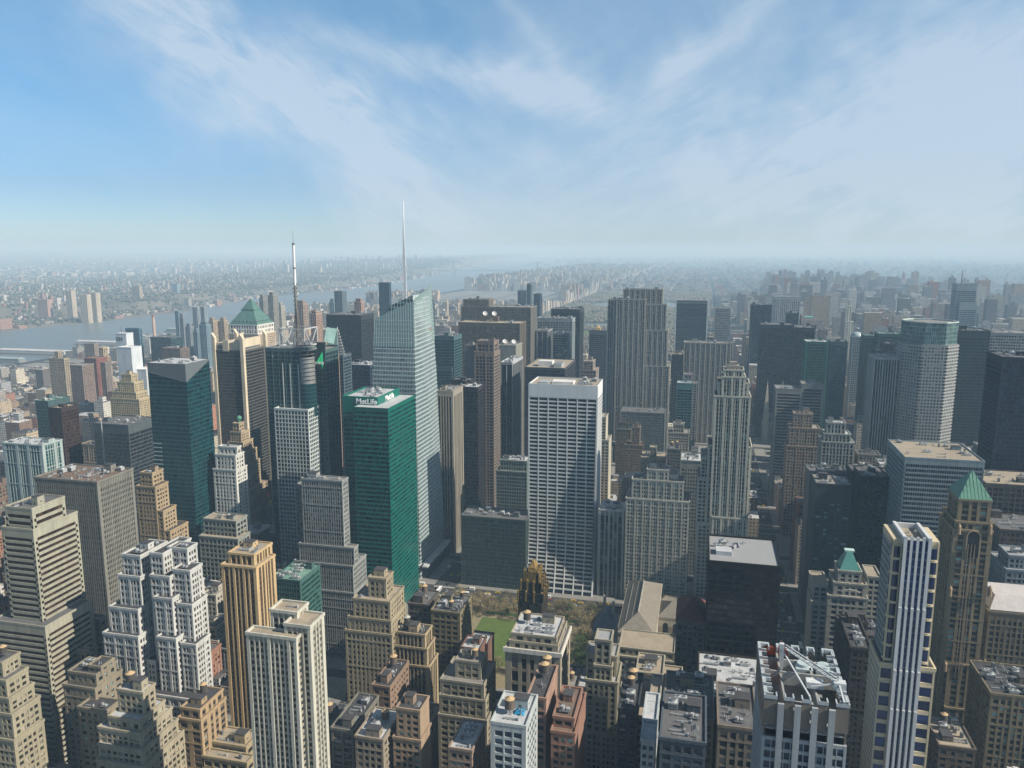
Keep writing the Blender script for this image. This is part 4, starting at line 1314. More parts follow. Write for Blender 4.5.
b = MB(); b.box(x0 + 15, x0 + 33, y0 + 14, y0 + 28, z + .1, z + 7); b.build('roof_house', WHITE, root)
b = MB(); b.box(x0 + 36, x0 + 46, y0 + 8, y0 + 30, z + .1, z + 5)
for k in range(8): b.box(x0 + 36, x0 + 46, y0 + 8.5 + k * 2.6, y0 + 9.3 + k * 2.6, z + 5, z + 5.6)
b.build('cooling_plant', METAL, root)
B('office_tower', 'twin glass tower with a pale east half by the park, tall and slim', 'apartment tower', 'L', 1960,
  [(526.5, 531, 533.5, 284, 2, 24), (517.5, 526.2, 528, 291, 0, 30)], style(wall=(.20, .25, .26), glass='blue', bay=3, fh=3.6, pw=.15, sh=.25, g=.3), 'gravel', vb=320, short='slim twin glass tower', unitroof=False)
B('office_tower', 'dark glass tower just behind the slim twin glass tower', 'apartment tower', 'L', 2010,
  [(533.5, 540, 541, 294, 0, 30)], style(wall=(.07, .10, .12), glass='navy', bay=3, fh=3.6, pw=.12, sh=.25, g=.3), 'dgray', vb=320, short='dark glass tower', unitroof=False)
root = B('office_tower', 'dark tower with pale ribs and a small golden roof top', 'office tower', 'L', 1480,
  [(589, 607, 608, 331, 0, 30)], style(wall=(.12, .14, .16), glass='navy', bay=3.2, fh=3.9, pw=.16, sh=.3, g=.4, top=8), 'dgray', vb=420, short='golden topped tower', unitroof=False)
x0, x1, y0, y1, z = REG[-1][:5]
b = MB(); b.box(x0 + 11, x0 + 21, y0 + 8, y0 + 16, z, z + 5); b.hip(x0 + 13, x0 + 19, y0 + 9, y0 + 15, z + 5, z + 12); b.build('gold_top', wall_mat((.62, .46, .20), .5), root)
B('stepped_tower', 'small stone stepped tower just behind the white grid tower', 'hotel', 'L', 1060,
  [(583.5, 593, 595.5, 362, 2), (581, 596, 599, 371, 0)], style(wall=(.34, .28, .24), glass='dark', bay=3.2, fh=3.6, pw=.5, sh=.5), 'tan', vb=440, short='small stone stepped tower')
B('office_tower', 'teal glass office block behind the crystal tower', 'office tower', 'L', 1000,
  [(431.5, 454, 457, 337, 0, 36), (431, 452, 453, 368, -3, 36)], style(wall=(.08, .15, .16), glass='teal', bay=1.8, fh=4, pw=.1, sh=.28, g=.22, cw=.5, top=5), 'dgray', vb=390, short='teal office block')
B('office_tower', 'low greenish glass block at the park corner below the black towers', 'office block', 'L', 662,
  [(461, 526, 528, 521, 0, 30)], style(wall=(.10, .125, .115), glass='dgreen', bay=2.0, fh=3.9, pw=.14, sh=.14, so=.05, g=.3, cw=.6, top=1.5, par=.8), 'dgray', vb=590, dens=2.6, short='low greenish glass block')
B('office_tower', 'stepped greenish stone and glass block behind the low greenish glass block', 'office block', 'L', 752,
  [(500, 527, 529, 462, 4, 20), (496, 527, 529, 473, 0, 34)], style(wall=(.20, .23, .215), glass='dgreen', bay=2.6, fh=3.8, pw=.3, sh=.4, cw=1), 'silver', vb=510, dens=2, short='stepped greenish block')
for args in [('dark brick office slab behind the crystal tower shoulder', 1180, [(470, 476, 480, 372)], 'black', (.06, .055, .05)), ]:
    pass

# ---------------- white grid tower with its flaring foot
def grid_tower():
    Y = 676
    x1, z = ony(597.3, 387, Y); x0 = xat(529, Y, z); y1 = yat(602.8, x1, z)
    root = thing('office_tower', 'white travertine grid tower with long black windows and a curved foot', 'office tower', ((x0 + x1) / 2, (Y + y1) / 2, 0))
    W = wall_mat((.66, .68, .68), .6, .08, .05)
    wb, gb = MB(), []
    nf = 47; top = 11.5; H = z - top
    fh = (H - 9) / nf
    def off(zz):                       # the front curves outward near the ground
        t = max(0.0, (58 - zz) / 58)
        return -13.0 * t * t
    nb = 7; bw = (x1 - x0) / nb
    zs = [0, 4, 9] + [9 + fh * k for k in range(1, nf + 1)] + [z]
    for a, b_ in zip(zs[:-1], zs[1:]):
        oa, ob = off(a), off(b_)
        for k in range(nb + 1):
            xx = x0 + k * bw
            w = .75 if 0 < k < nb else 1.1
            wb.obox((xx, Y + oa + .4, a), (xx, Y + ob + .4, b_ + .02), 2 * w * .62, .8, 0, up=(0, 1, 0))
        if b_ < z - 1:
            wb.obox((x0, Y + ob + .55, b_), (x1, Y + ob + .55, b_), .8, 1.35, 0)
        gb.append(([(x0, Y + oa + .9, a), (x1, Y + oa + .9, a), (x1, Y + ob + .9, b_), (x0, Y + ob + .9, b_)], [(0, a / fh), (nb * 3, a / fh), (nb * 3, b_ / fh), (0, b_ / fh)]))
    wb.box(x0 - .3, x1 + .3, Y - .1, Y + .9, z - top, z)
    # east wall: close grid
    n2 = 10
    for k in range(nf + 1):
        wb.box(x1 - .9, x1 - .05, Y + .9, y1, 9 + k * fh - 1.15, 9 + k * fh + .3)
    for k in range(n2 + 1):
        yy = Y + 1.2 + (y1 - Y - 1.4) * k / n2
        wb.box(x1 - .9, x1, yy - .35, yy + .35, 0, z)
    wb.box(x1 - .9, x1 + .04, Y + .9, y1, z - top, z)
    gb.append(([(x1 - .8, Y - 11, 0), (x1 - .8, y1, 0), (x1 - .8, y1, z - 1), (x1 - .8, Y + .9, z - 1)], [(0, 0), (n2, 0), (n2, nf), (0, nf)]))
    wb.box(x0, x1 - 1, y1 - .4, y1, 0, z - .2); wb.box(x0, x0 + .4, Y + .9, y1 - .4, 0, z - .2)
    t = .5
    wb.box(x0 - .2, x0 + t, Y + .9, y1, z - .1, z + 1); wb.box(x1 - t, x1 + .05, Y + .9, y1, z, z + 1); wb.box(x0 - .3, x1 + .3, Y - .1, Y + .9, z, z + 1.0); wb.box(x0, x1, y1 - t, y1 + .1, z - .1, z + 1)
    wb.build('wall', W, root)
    uvmesh('glazing', gb, glass_mat('black'), root)
    b = MB(); b.box(x0 + .5, x1 - .9, Y + .9, y1 - .5, z - .8, z - .2); b.build('roof', ROOFS['tan'], root)
    rng = random.Random(4)
    b = MB(); b.box(x0 + 20, x0 + 40, Y + 8, Y + 22, z - .2, z + 2.2); b.build('roof_house', WHITE, root)
    b = MB(); b.box(x0 + 8, x0 + 17, Y + 6, Y + 20, z - .2, z + 1.6); b.build('roof_plinth', METAL, root)
    for i in range(9):
        put(UNITS[i % 2], 'roof_unit', root, rng.uniform(x0 + 44, x1 - 5), rng.uniform(Y + 5, y1 - 4), z - .2, 0, 1.0)
    REG.append((x0, x1, Y - 13, y1, z, 583, 'white grid tower'))
grid_tower()

# ---------------- centre: the great stepped slab and the museum of slabs round it
st30 = style(wall=(.40, .375, .32), sp=(.15, .15, .145), glass='dark', bay=2.75, fh=3.7, pw=.40, sh=.46, so=.3, g=.6, cw=2.2, top=3.5, par=1.2, major=3, mw=2.3)
B('slab_tower', 'broad grey limestone slab skyscraper with stepped edges in the middle distance', 'skyscraper', 'L', 1215,
  [(623, 663, 665, 290, 9, 22), (616.5, 646, 648, 300, 1, 28), (644, 667, 669, 305, 6, 22), (607.8, 617, 668, 300, 5, 20), (640, 668, 670, 331, 4, 26), (630, 669.5, 672, 367, 3, 30)],
  st30, 'gravel', vb=440, dens=1.5, short='great limestone slab')
B('office_tower', 'long low grey office building with small windows in front of the great limestone slab', 'office block', 'L', 1140,
  [(621, 665, 667, 414, 0, 40)], style(wall=(.17, .19, .19), glass='dark', bay=3, fh=3.8, pw=.45, sh=.45), 'dgray', vb=470, short='long grey block')
B('office_tower', 'dark green glass slab edged with a white frame by the park', 'office tower', 'L', 1850,
  [(675.7, 708.5, 710.5, 300.5, 0, 35)], style(wall=(.60, .62, .62), sp=(.10, .12, .13), glass='black', bay=60, fh=3.9, pw=.0, sh=.12, so=.4, g=.6, cw=2.6, top=8, par=.3), 'gravel', vb=380, short='white framed dark slab')
B('office_tower', 'pale grey narrow office tower on the avenue near the park', 'office tower', 'L', 1860,
  [(715, 731, 732, 308.5, 0, 30)], style(wall=(.42, .42, .40), sp=(.30, .31, .31), glass='dark', bay=3.0, fh=3.9, pw=.25, sh=.45), 'gravel', vb=370, short='pale grey tower')
B('slab_tower', 'wide limestone slab with vertical ribs right of the great limestone slab', 'office tower', 'L', 1300,
  [(684, 727.5, 729, 344, 0, 26), (725, 733.5, 735, 343.5, 12, 20)], st30, 'gravel', vb=450, dens=1.6, short='wide limestone slab')
B('office_tower', 'narrow dark limestone block tucked left of the wide limestone slab', 'office tower', 'L', 1330,
  [(672, 684.5, 685, 355, 0, 30)], style(wall=(.22, .21, .19), glass='dark', bay=3, fh=3.7, pw=.5, sh=.5), 'tan', vb=420, short='narrow dark block')
B('office_tower', 'small teal glass tower with a grey top in front of the wide limestone slab', 'office tower', 'L', 1000,
  [(677, 692.5, 694.5, 384, 0, 20)], style(wall=(.10, .22, .22), glass='teal', bay=4, fh=3.6, pw=.08, sh=.3, g=.25, cw=.8, top=8), 'silver', vb=440, short='small teal tower')
B('apartment_tower', 'slim grey stone tower with a red tipped roof behind the small teal tower', 'hotel', 'L', 1040,
  [(684.5, 692, 695, 375, 0, 14), (690, 697, 700, 384, 1, 16)], style(wall=(.36, .34, .32), glass='dark', bay=3, fh=3.5, pw=.5, sh=.4), 'brown', vb=445, short='slim red tipped tower')
root = B('stepped_tower', 'slender limestone Art Deco tower rising in ribbed steps at the avenue corner', 'skyscraper', 'L', 664,
  [(724, 744, 745, 371, 5, 20), (722, 745.7, 747, 378, 4, 24), (718, 749.5, 751, 384, 6, 26), (714.7, 751, 752, 398, 2, 30), (708, 752, 754, 448, 5, 36), (712, 748, 749.5, 520, 0, 30)],
  style(wall=(.56, .53, .44), sp=(.25, .25, .225), glass='lights', bay=2.1, fh=3.6, pw=.42, sh=.34, so=.3, g=.6, cw=2.0, top=3.2, major=3, mw=2.0), 'tar', vb=560, short='slender limestone tower', unitroof=False)
x, z = ony(733, 371, 675)
b = MB(); b.box(x - 5, x + 5, 672, 682, z, z + 5); b.box(x - 3, x + 3, 674, 680, z + 5, z + 8); b.build('roof_house', wall_mat((.3, .27, .24)), root)
b = MB()
for k in range(6): b.box(x - 8 + k * 3, x - 7 + k * 3, 669.4, 670.2, z - 3, z + 2.4)
b.build('crown_fin', wall_mat((.62, .60, .54)), root)
B('stepped_tower', 'limestone wing stepping up beside the slender limestone tower', 'office building', 'L', 668,
  [(701, 713, 714, 458, 4, 30), (697.5, 716, 717, 479, 2, 34), (697, 716, 717, 524, 0, 36)],
  style(wall=(.48, .46, .39), glass='dark', bay=3.0, fh=3.6, pw=.42, sh=.42, cw=1.6, major=0), 'gravel', vb=600, short='limestone wing')
B('stepped_tower', 'long broad limestone office block with a stepped top on the park street', 'office building', 'L', 664,
  [(647, 669, 670, 471, 6, 16), (632, 684, 685, 483, 3, 22), (626, 689.5, 690.5, 503, 0, 30), (657, 678, 679, 476, 9, 20)],
  style(wall=(.49, .465, .39), glass='lights', bay=2.3, fh=3.6, pw=.44, sh=.44, so=.12, cw=1.6, major=3, mw=1.6), 'gravel', vb=600, dens=1.8, short='broad limestone block')
B('office_building', 'narrow limestone building with a tall ribbed front beside the white grid tower', 'office building', 'L', 668,
  [(598.5, 624.5, 625.5, 512, 0, 28)],
  style(wall=(.52, .50, .44), sp=(.20, .21, .20), glass='dark', bay=3.6, fh=8.2, pw=.34, sh=.12, so=.3, g=.7, cw=2.2, top=5), 'silver', vb=592, dens=3, short='narrow ribbed limestone building')
B('office_building', 'grey brick office block with rows of small windows behind the broad limestone block', 'office building', 'L', 735,
  [(681, 702.5, 704, 462, 0, 30)], style(wall=(.33, .34, .32), glass='dark', bay=2.6, fh=3.6, pw=.55, sh=.5, top=8), 'silver', vb=540, dens=2, short='grey brick block')
B('office_building', 'cream brick slab with a blank sunny side just behind the white grid tower', 'apartment tower', 'L', 780,
  [(601, 606, 611, 418, 2, 20), (601, 609, 617.5, 441, 0, 24)], style(wall=(.52, .47, .36), glass='dark', bay=3, fh=3.3, pw=.6, sh=.5, blank='E'), 'gravel', vb=500, short='cream brick slab')
B('office_building', 'squat stone block with a round roof house in the middle of the low roofs', 'office building', 'L', 905,
  [(650, 656.5, 657, 448, 6, 10), (641, 666, 667.5, 459, 0, 30)], style(wall=(.30, .285, .23), glass='dark', bay=3, fh=3.7, pw=.5, sh=.5), 'tan', vb=480, dens=2, short='squat stone block')
B('office_building', 'brown brick block with a green copper roof house below the long grey block', 'office building', 'L', 1000,
  [(619, 629, 630, 423, 5, 10), (616, 631, 633, 430, 0, 30)], style(wall=(.20, .16, .12), glass='dark', bay=3, fh=3.6, pw=.5, sh=.5), 'copper', vb=450, short='brown block')
B('office_building', 'brown brick tower with a sunlit edge below the long grey block', 'office building', 'L', 960,
  [(632, 640, 642, 428, 4, 14), (625, 643, 645.5, 446, 0, 24)], style(wall=(.24, .19, .14), glass='dark', bay=3, fh=3.6, pw=.5, sh=.5), 'brown', vb=470, dens=2, short='brown brick tower')
B('office_building', 'pale stepped stone hotel below the small teal tower', 'hotel', 'L', 960,
  [(673, 684, 686, 425, 3, 14), (668, 689, 691, 434, 0, 24)], style(wall=(.40, .37, .31), glass='dark', bay=3, fh=3.5, pw=.5, sh=.5), 'gravel', vb=450, dens=2, short='pale stone hotel')
B('office_building', 'dark grey brick block with two white tanks on its roof', 'office building', 'L', 890,
  [(667, 681, 682, 450, 0, 24)], style(wall=(.17, .17, .155), glass='dark', bay=3, fh=3.6, pw=.5, sh=.5), 'dgray', vb=470, ntank=2, short='dark grey brick block')

# ---------------- in front of the park
root = B('office_tower', 'black brick Gothic tower with gilded pinnacles crowning its steps beside the lawn', 'office tower', 'L', 452,
  [(524.5, 537.5, 540, 577, 5, 14), (521, 540, 543.5, 585, 3, 18), (518, 542, 546, 596, 1.5, 21), (515, 543.5, 547, 628, 0, 24)],
  style(wall=(.035, .03, .022), glass='dark', bay=2.4, fh=3.5, pw=.6, sh=.5, cw=1.4, top=1.5), 'brown', vb=640, unitroof=False, short='black and gold tower')
GOLD = wall_mat((.25, .17, .055), .45, .35, 1.2)
rr = random.Random(2)
for (v_, uL, uC, dY, dep) in ((577, 524.5, 537.5, 5, 14), (585, 521, 540, 3, 18), (596, 518, 542, 1.5, 21)):
    xc, z = ony(uC, v_, 452 + dY); xw = xat(uL, 452 + dY, z); yy0 = 452 + dY; yy1 = yy0 + dep
    n = 6
    for k in range(n + 1):
        for (px, py) in ((xw + (xc - xw) * k / n, yy0), (xc, yy0 + dep * k / n)):
            if v_ != 577 and k % 2: continue
            b = MB(); h = rr.uniform(3.5, 6.5) if v_ == 577 else rr.uniform(2.5, 4)
            b.box(px - .55, px + .55, py - .55, py + .55, z - 5, z + h * .6); b.hip(px - .7, px + .7, py - .7, py + .7, z + h * .6, z + h)
            b.build('pinnacle', GOLD, root)
    if v_ == 577:
        b = MB(); b.box(xw + 2, xc - 2, yy0 + 2, yy1 - 2, z, z + 5); b.hip(xw + 2, xc - 2, yy0 + 2, yy1 - 2, z + 5, z + 9, (3, 3)); b.build('gilded_crown', GOLD, root)
        b = MB()
        for k in range(4):
            b.box(xw + (xc - xw) * (k + .35) / 4, xw + (xc - xw) * (k + .6) / 4, yy0 - .12, yy0 - .04, z - 8, z - 1)
        b.build('gold_trim', GOLD, root)
root = B('office_building', 'square stone club building with arched windows, a white cornice and a busy white roof', 'office building', 'L', 368,
  [(511, 556.5, 566, 639, 4, 26), (509, 558, 568, 647, 2, 30), (505, 560.5, 570, 655, 0, 33)],
  style(wall=(.40, .34, .25), sp=(.25, .21, .15), glass='dark', bay=4.4, fh=7.8, pw=.52, sh=.26, cw=4.5, top=5), 'silver', vb=705, dens=3.2, ntank=1, short='square stone club')
x0, x1, y0, y1, z = REG[-1][:5]
b = MB(); xx, zz = ony(560.5, 655, 368); xw_ = xat(505, 368, zz)
b.box(xw_ - .9, xx + .9, 367.0, 367.85, zz - 1.4, zz + 1.2); b.box(xx + .16, xx + .9, 367.86, 401, zz - 1.4, zz + 1.2); b.build('cornice', wall_mat((.66, .64, .58), .7), root)
B('office_building', 'tall tan brick block of many setbacks and a boxy crown beside the grey stepping tower', 'loft building', 'L', 402,
  [(368, 386, 389, 580, 8, 12), (353, 390, 404, 603, 3), (348, 391, 406, 622, 1.5), (345, 392, 408, 636, 0)],
  style(wall=(.40, .33, .22), glass='warm', bay=3.0, fh=3.6, pw=.5, sh=.46, so=.12, cw=1.5), 'tan', vb=702, ntank=1, dens=2.2, short='tall tan brick block')
B('loft_building', 'tan brick block with projecting ribs, ziggurat east side and three water tanks', 'loft building', 'L', 405,
  [(395, 425, 432, 636, 2), (392, 427, 435, 650, 1), (391, 429, 438, 668, 0)],
  style(wall=(.44, .34, .21), sp=(.13, .10, .08), glass='dark', bay=2.6, fh=3.6, pw=.34, sh=.4, so=.45, g=.9, cw=2.5, top=2), 'tar', vb=690, ntank=3, dens=2, short='ribbed tan block')
B('loft_building', 'dark brick block with two tall water tanks overlooking the lawn', 'loft building', 'L', 455,
  [(431, 460, 469, 614, 0, 28)], style(wall=(.25, .205, .12), glass='dark', bay=4.2, fh=3.8, pw=.36, sh=.44, so=.08, cw=2), 'dgray', vb=655, ntank=2, dens=2.5, short='dark brick block by the lawn')
B('loft_building', 'lower dark brick block with two water tanks behind the ribbed tan block', 'loft building', 'L', 472,
  [(408, 428, 431, 606, 0, 24)], style(wall=(.13, .105, .085), glass='dark', bay=3.4, fh=3.7, pw=.45, sh=.5), 'dgray', vb=640, ntank=3, dens=1.5, short='lower dark brick block')
B('loft_building', 'small brown block with a red brick east wall and white roof plant near the lawn', 'loft building', 'L', 432,
  [(461, 480, 483, 650, 0, 16), (468, 488, 490, 645, 12, 16)], style(wall=(.20, .11, .08), glass='dark', bay=4, fh=3.7, pw=.6, sh=.5, blank='E'), 'silver', vb=668, dens=3, short='small brown and red block')
B('loft_building', 'broad beige stone block with a plain pale top and long dark ribbon windows lower down', 'loft building', 'L', 360,
  [(455, 481, 484, 664, 9, 12), (440, 484, 490, 686, 4, 26), (439, 485.5, 492, 702, 2), (438, 487, 495, 722, 0)],
  style(wall=(.38, .335, .25), sp=(.33, .29, .2), glass='warm', bay=4.2, fh=3.7, pw=.22, sh=.48, so=.1, cw=1.8), 'gravel', vb=760, dens=2.2, ntank=1, short='broad beige block')
B('loft_building', 'narrow tan block with a blank pink brick side and two white topped tanks', 'loft building', 'L', 312,
  [(396, 420, 429, 712, 1.5), (393, 421, 431, 742, 0)], style(wall=(.40, .285, .19), glass='lights', bay=3.4, fh=3.7, pw=.42, sh=.46, blank='E'), 'tar', vb=768, ntank=2, dens=1.5, short='narrow tan block')
B('loft_building', 'dark L shaped brick block with a cluttered tar roof behind the narrow tan block', 'loft building', 'L', 362,
  [(372, 390, 402, 688, 0, 30)], style(wall=(.30, .2, .14), glass='dark', bay=4, fh=3.7, pw=.55, sh=.5), 'tar', vb=715, ntank=1, dens=2, short='dark tar roofed block')
B('loft_building', 'low block with a green edged cornice and grey front beside the cream condominium', 'loft building', 'L', 305,
  [(355, 383, 386, 741, 0, 26)], style(wall=(.33, .27, .2), glass='dark', bay=3.6, fh=3.8, pw=.4, sh=.45), 'silver', vb=768, ntank=1, dens=2, short='low cornice block')
B('loft_building', 'low dark roofed block with ribbed front touching the cream condominium', 'loft building', 'L', 318,
  [(331, 353, 355, 732, 0, 34)], style(wall=(.22, .2, .16), glass='dark', bay=4.4, fh=3.9, pw=.3, sh=.4, so=.3, g=.6), 'tar', vb=768, dens=3, short='low dark roofed block')
B('loft_building', 'small white fronted block with a blue tarpaulin among its roof plant', 'loft building', 'L', 262,
  [(490.5, 526, 537, 728, 0, 24)], style(wall=(.52, .54, .52), glass='blue', bay=3.8, fh=3.8, pw=.22, sh=.38, cw=2.2, top=3), 'silver', vb=768, dens=4, ntank=1, short='white fronted block')
rt = [o for o in COL.objects if o.type == 'EMPTY'][-1]
x0, x1, y0, y1, z = REG[-1][:5]
b = MB(); b.hip(x0 + 8, x0 + 12.5, y0 + 8, y0 + 12, z + .1, z + 1.6, (1.2, 1.2)); b.build('tarpaulin', wall_mat((.03, .28, .5), .5), rt)
B('loft_building', 'small dark block with a brick arcade top beneath the broad beige block', 'loft building', 'L', 300,
  [(449, 472, 476, 752, 0, 24)], style(wall=(.36, .26, .2), glass='lights', bay=3, fh=3.8, pw=.4, sh=.5), 'silver', vb=768, dens=2, ntank=0, short='small arcade block')
B('loft_building', 'thin slab with salmon brick sides and two copper topped tanks behind the white fronted block', 'loft building', 'L', 300,
  [(527, 546, 552, 700, 0, 30)], style(wall=(.42, .26, .19), glass='dark', bay=5, fh=3.8, pw=.6, sh=.5, blank='E'), 'tar', vb=750, ntank=2, short='thin salmon slab')
B('loft_building', 'dark brick block with a pink side wall and an orange tiled terrace edge', 'loft building', 'L', 292,
  [(553, 574, 582, 720, 4, 26), (551, 575, 583, 735, 0, 34)], style(wall=(.33, .18, .13), glass='lights', bay=3.2, fh=3.8, pw=.42, sh=.48, blank='E'), 'brown', vb=768, dens=2, short='dark block with pink side')
B('stepped_tower', 'slender pale stone tower with a blue grey copper top and stepped shoulders', 'office tower', 'L', 368,
  [(595, 611, 613, 642, 5, 12), (594, 612, 614, 668, 3, 14), (586, 617, 619, 658, 8, 14), (585.5, 617.5, 619.5, 684, 1.5, 22), (594, 608, 609.5, 700, 0, 8), (585, 618, 620, 735, 0.5, 26)],
  style(wall=(.40, .355, .26), glass='dark', bay=2.7, fh=3.6, pw=.46, sh=.42, cw=1.4, so=.15), 'grey', vb=735, dens=1.2, short='slender pale stone tower')


def chateau():
    Y = 448
    x1, z = ony(614, 634, Y); x0 = xat(593, Y, z); y1 = Y + 26
    root = thing('club_house', 'stone house with a steep grey hipped roof beside the library', 'house', ((x0 + x1) / 2, Y + 13, 0))
    wb, rb, gb = MB(), MB(), []
    tier(wb, gb, rb, x0, x1, Y, y1, 0, z, style(wall=(.42, .37, .29), glass='dark', bay=3, fh=3.6, pw=.5, sh=.45), 'SE', 2)
    wb.build('wall', [wall_mat((.42, .37, .29))] * 2, root); uvmesh('glazing', gb, glass_mat('lights'), root)
    b = MB(); b.hip(x0 - .4, x1 + .4, Y - .4, y1 + .4, z + 1.0, z + 10, (6.5, 8)); b.build('hipped_roof', wall_mat((.15, .17, .19), .6, .2, .5), root)
    for (cx, cy) in ((x1 - 3, Y + 12), (x0 + 4, Y + 20)):
        b = MB(); b.box(cx, cx + 1.6, cy, cy + 2.6, z, z + 16); b.build('chimney', wall_mat((.42, .36, .28)), root)
    REG.append((x0, x1, Y, y1, z + 14, 650, 'chateau roofed house'))
chateau()


def library():
    root = thing('library', 'pale marble library with long ridged tan roofs and arched windows', 'library', (-95, 595, 0))
    M = wall_mat((.50, .46, .37), .8, .12)
    RF = wall_mat((.22, .20, .17), .85, .25, .25)
    x0, x1, y0, y1, z = -134, -105, 546, 644, 28
    # long west hall
    b = MB(); b.box(x0, x1, y0, y1, 0, z); b.box(x0 - .5, x1 + .5, y0 - .5, y1 + .5, z - 1.5, z)
    b.build('wall', M, root)
    r = MB(); r.hip(x0 - .3, x1 + .3, y0 - .3, y1 + .3, z, z + 9, ((x1 - x0) / 2 - .3, 18)); r.build('hall_roof', RF, root)
    r = MB(); r.box((x0 + x1) / 2 - .5, (x0 + x1) / 2 + .5, y0 + 18, y1 - 18, z + 8.8, z + 9.5)
    for k in (1, 2):
        xx = x0 + (x1 - x0) / 6 * k
        zz = z + 9 * (xx - x0) / ((x1 - x0) / 2)
        r.box(xx - .15, xx + .15, y0 + 12, y1 - 12, zz, zz + .35)
    r.build('ridge', wall_mat((.42, .40, .36)), root)
    # cross wing running east
    b = MB(); b.box(x1, -60, 584, 614, 0, 26); b.box(x1 + .02, -59.6, 583.6, 614.4, 24.8, 26); b.build('cross_wing_wall', M, root)
    r = MB(); r.hip(x1 + .02, -59.7, 583.7, 614.3, 26, 33, (10, 14.5)); r.build('cross_wing_roof', RF, root)
    # east front and south wing
    b = MB(); b.box(-59.4, -34, 546, 644, 0, 22); b.box(-104.8, -59.6, 547, 560, 0, 18); b.box(-104.8, -59.6, 632, 643.5, 0, 18); b.build('wing_wall', M, root)
    r = MB(); r.hip(-59.6, -33.7, 545.7, 644.3, 22, 26, (9, 16)); r.hip(-104.8, -59.9, 546.7, 560.3, 18, 21, (4, 6.4)); r.hip(-104.8, -59.9, 631.7, 643.8, 18, 21, (4, 5.8)); r.build('wing_roof', RF, root)
    DG = glass_mat('dark')
    for k in range(8):                       # arched windows, each a frame-deep dark recess
        xx = x0 + 2.6 + k * 3.4
        b = MB(); b.box(xx - .9, xx + .9, y0 - .08, y0 - .02, 5, 13); b.cyl(xx, y0 - .05, 13, 13.01, .9, n=6); b.build('window', DG, root)
    for k in range(9):
        yy = y0 + 6 + k * 10.5
        b = MB(); b.box(x0 - .06, x0 - .02, yy - 2, yy + 2, 8, 20); b.build('window', DG, root)
        if 506 + k * 4 < 558:
            pass
    for k in range(4):
        xx = x1 + 6 + k * 8.0
        b = MB(); b.box(xx - 2, xx + 2, 583.4, 583.46, 10, 19)
        for j in range(7):
            w = 2 * math.cos(j / 7 * math.pi / 2); b.box(xx - w, xx + w, 583.4, 583.46, 19 + j * .3, 19.3 + j * .3)
        b.build('window', DG, root)
    REG.append((x0, -33, y0, y1, 34, 645, 'library'))
library()
B('office_building', 'long low tan building with a flat ribbed roof in front of the library', 'office building', 'L', 499,
  [(619, 674.5, 675, 654, 3, 28), (618.5, 675, 675.5, 663, 0, 34)], style(wall=(.40, .37, .29), glass='dark', bay=4.4, fh=4.6, pw=.6, sh=.4), 'tan', vb=672, unitroof=False, short='low ribbed roof building')


def mansard():
    Y = 440
    x0, z = ony(676, 621, Y); x1 = xat(705, Y, z)
    root = thing('mansard_building', 'dark brick building with steep red brown hipped roof beside the black tower', 'office building', ((x0 + x1) / 2, Y + 15, 0))
    wb, rb, gb = MB(), MB(), []
    tier(wb, gb, rb, x0, x1, Y, Y + 32, 0, z, style(wall=(.13, .13, .14), glass='lights', bay=3, fh=3.8, pw=.4, sh=.45), 'SW', 2)
    wb.build('wall', [wall_mat((.17, .16, .155))] * 2, root); uvmesh('glazing', gb, glass_mat('lights'), root)
    b = MB(); b.hip(x0 - .2, x1 + .2, Y - .2, Y + 32.2, z + 1, z + 9, (8, 12)); b.build('hipped_roof', wall_mat((.16, .055, .045), .8, .3, .6), root)
    REG.append((x0, x1, Y, Y + 32, z + 14, 680, 'red roofed building'))
mansard()
root = B('office_tower', 'black glass tower with a wide flat pale roof standing over the avenue', 'office tower', 'R', 418,
  [(708.6, 709, 781, 562, 0, 44)], style(wall=(.012, .010, .009), glass='black', bay=2.2, fh=3.8, pw=.1, sh=.35, so=.02, g=.2, cw=.5, top=3, par=1.2), 'slab', vb=685, short='black glass tower', unitroof=False)
x0, x1, y0, y1, z = REG[-1][:5]
b = MB(); b.box(x0 + 4, x0 + 13, y0 + 12, y0 + 20, z, z + 2.6); b.build('roof_house', SILVER, root)
for k in range(6): put(UNITS[(0, 1, 4, 0, 2, 4)[k]], 'roof_unit', root, x0 + 5 + k * 3.2, y0 + 26 + (k % 3) * 4, z, k * .4, .9)
B('office_building', 'black brick block with a pale roof at the foot of the black glass tower', 'office building', 'R', 352,
  [(697, 698, 768, 697, 0, 46)], style(wall=(.035, .028, .025), glass='black', bay=4, fh=4, pw=.7, sh=.5), 'silver', vb=710, dens=2.5, short='black brick block')
B('office_building', 'old brown stone building with a skylit roof court on the avenue', 'office building', 'R', 300,
  [(717.5, 718, 758, 726, 0, 36)], style(wall=(.25, .2, .15), glass='dark', bay=3.4, fh=4.2, pw=.42, sh=.35, so=.15), 'dgray', vb=768, dens=3, short='old brown stone building')
B('office_building', 'wide low block with rows of roof skylights left of the old brown stone building', 'office building', 'L', 318,
  [(663, 714, 716, 722, 0, 40)], style(wall=(.28, .25, .19), glass='dark', bay=3.8, fh=4, pw=.4, sh=.4), 'dgray', vb=735, dens=3.5, short='wide low skylit block')
B('office_building', 'white painted narrow building with cluttered pale roof terraces', 'loft building', 'L', 285,
  [(643, 657, 659, 722, 14, 22), (641, 655, 657, 742, 0, 30)], style(wall=(.5, .52, .52), glass='blue', bay=3, fh=3.8, pw=.45, sh=.5), 'silver', vb=768, dens=5, short='white narrow building')
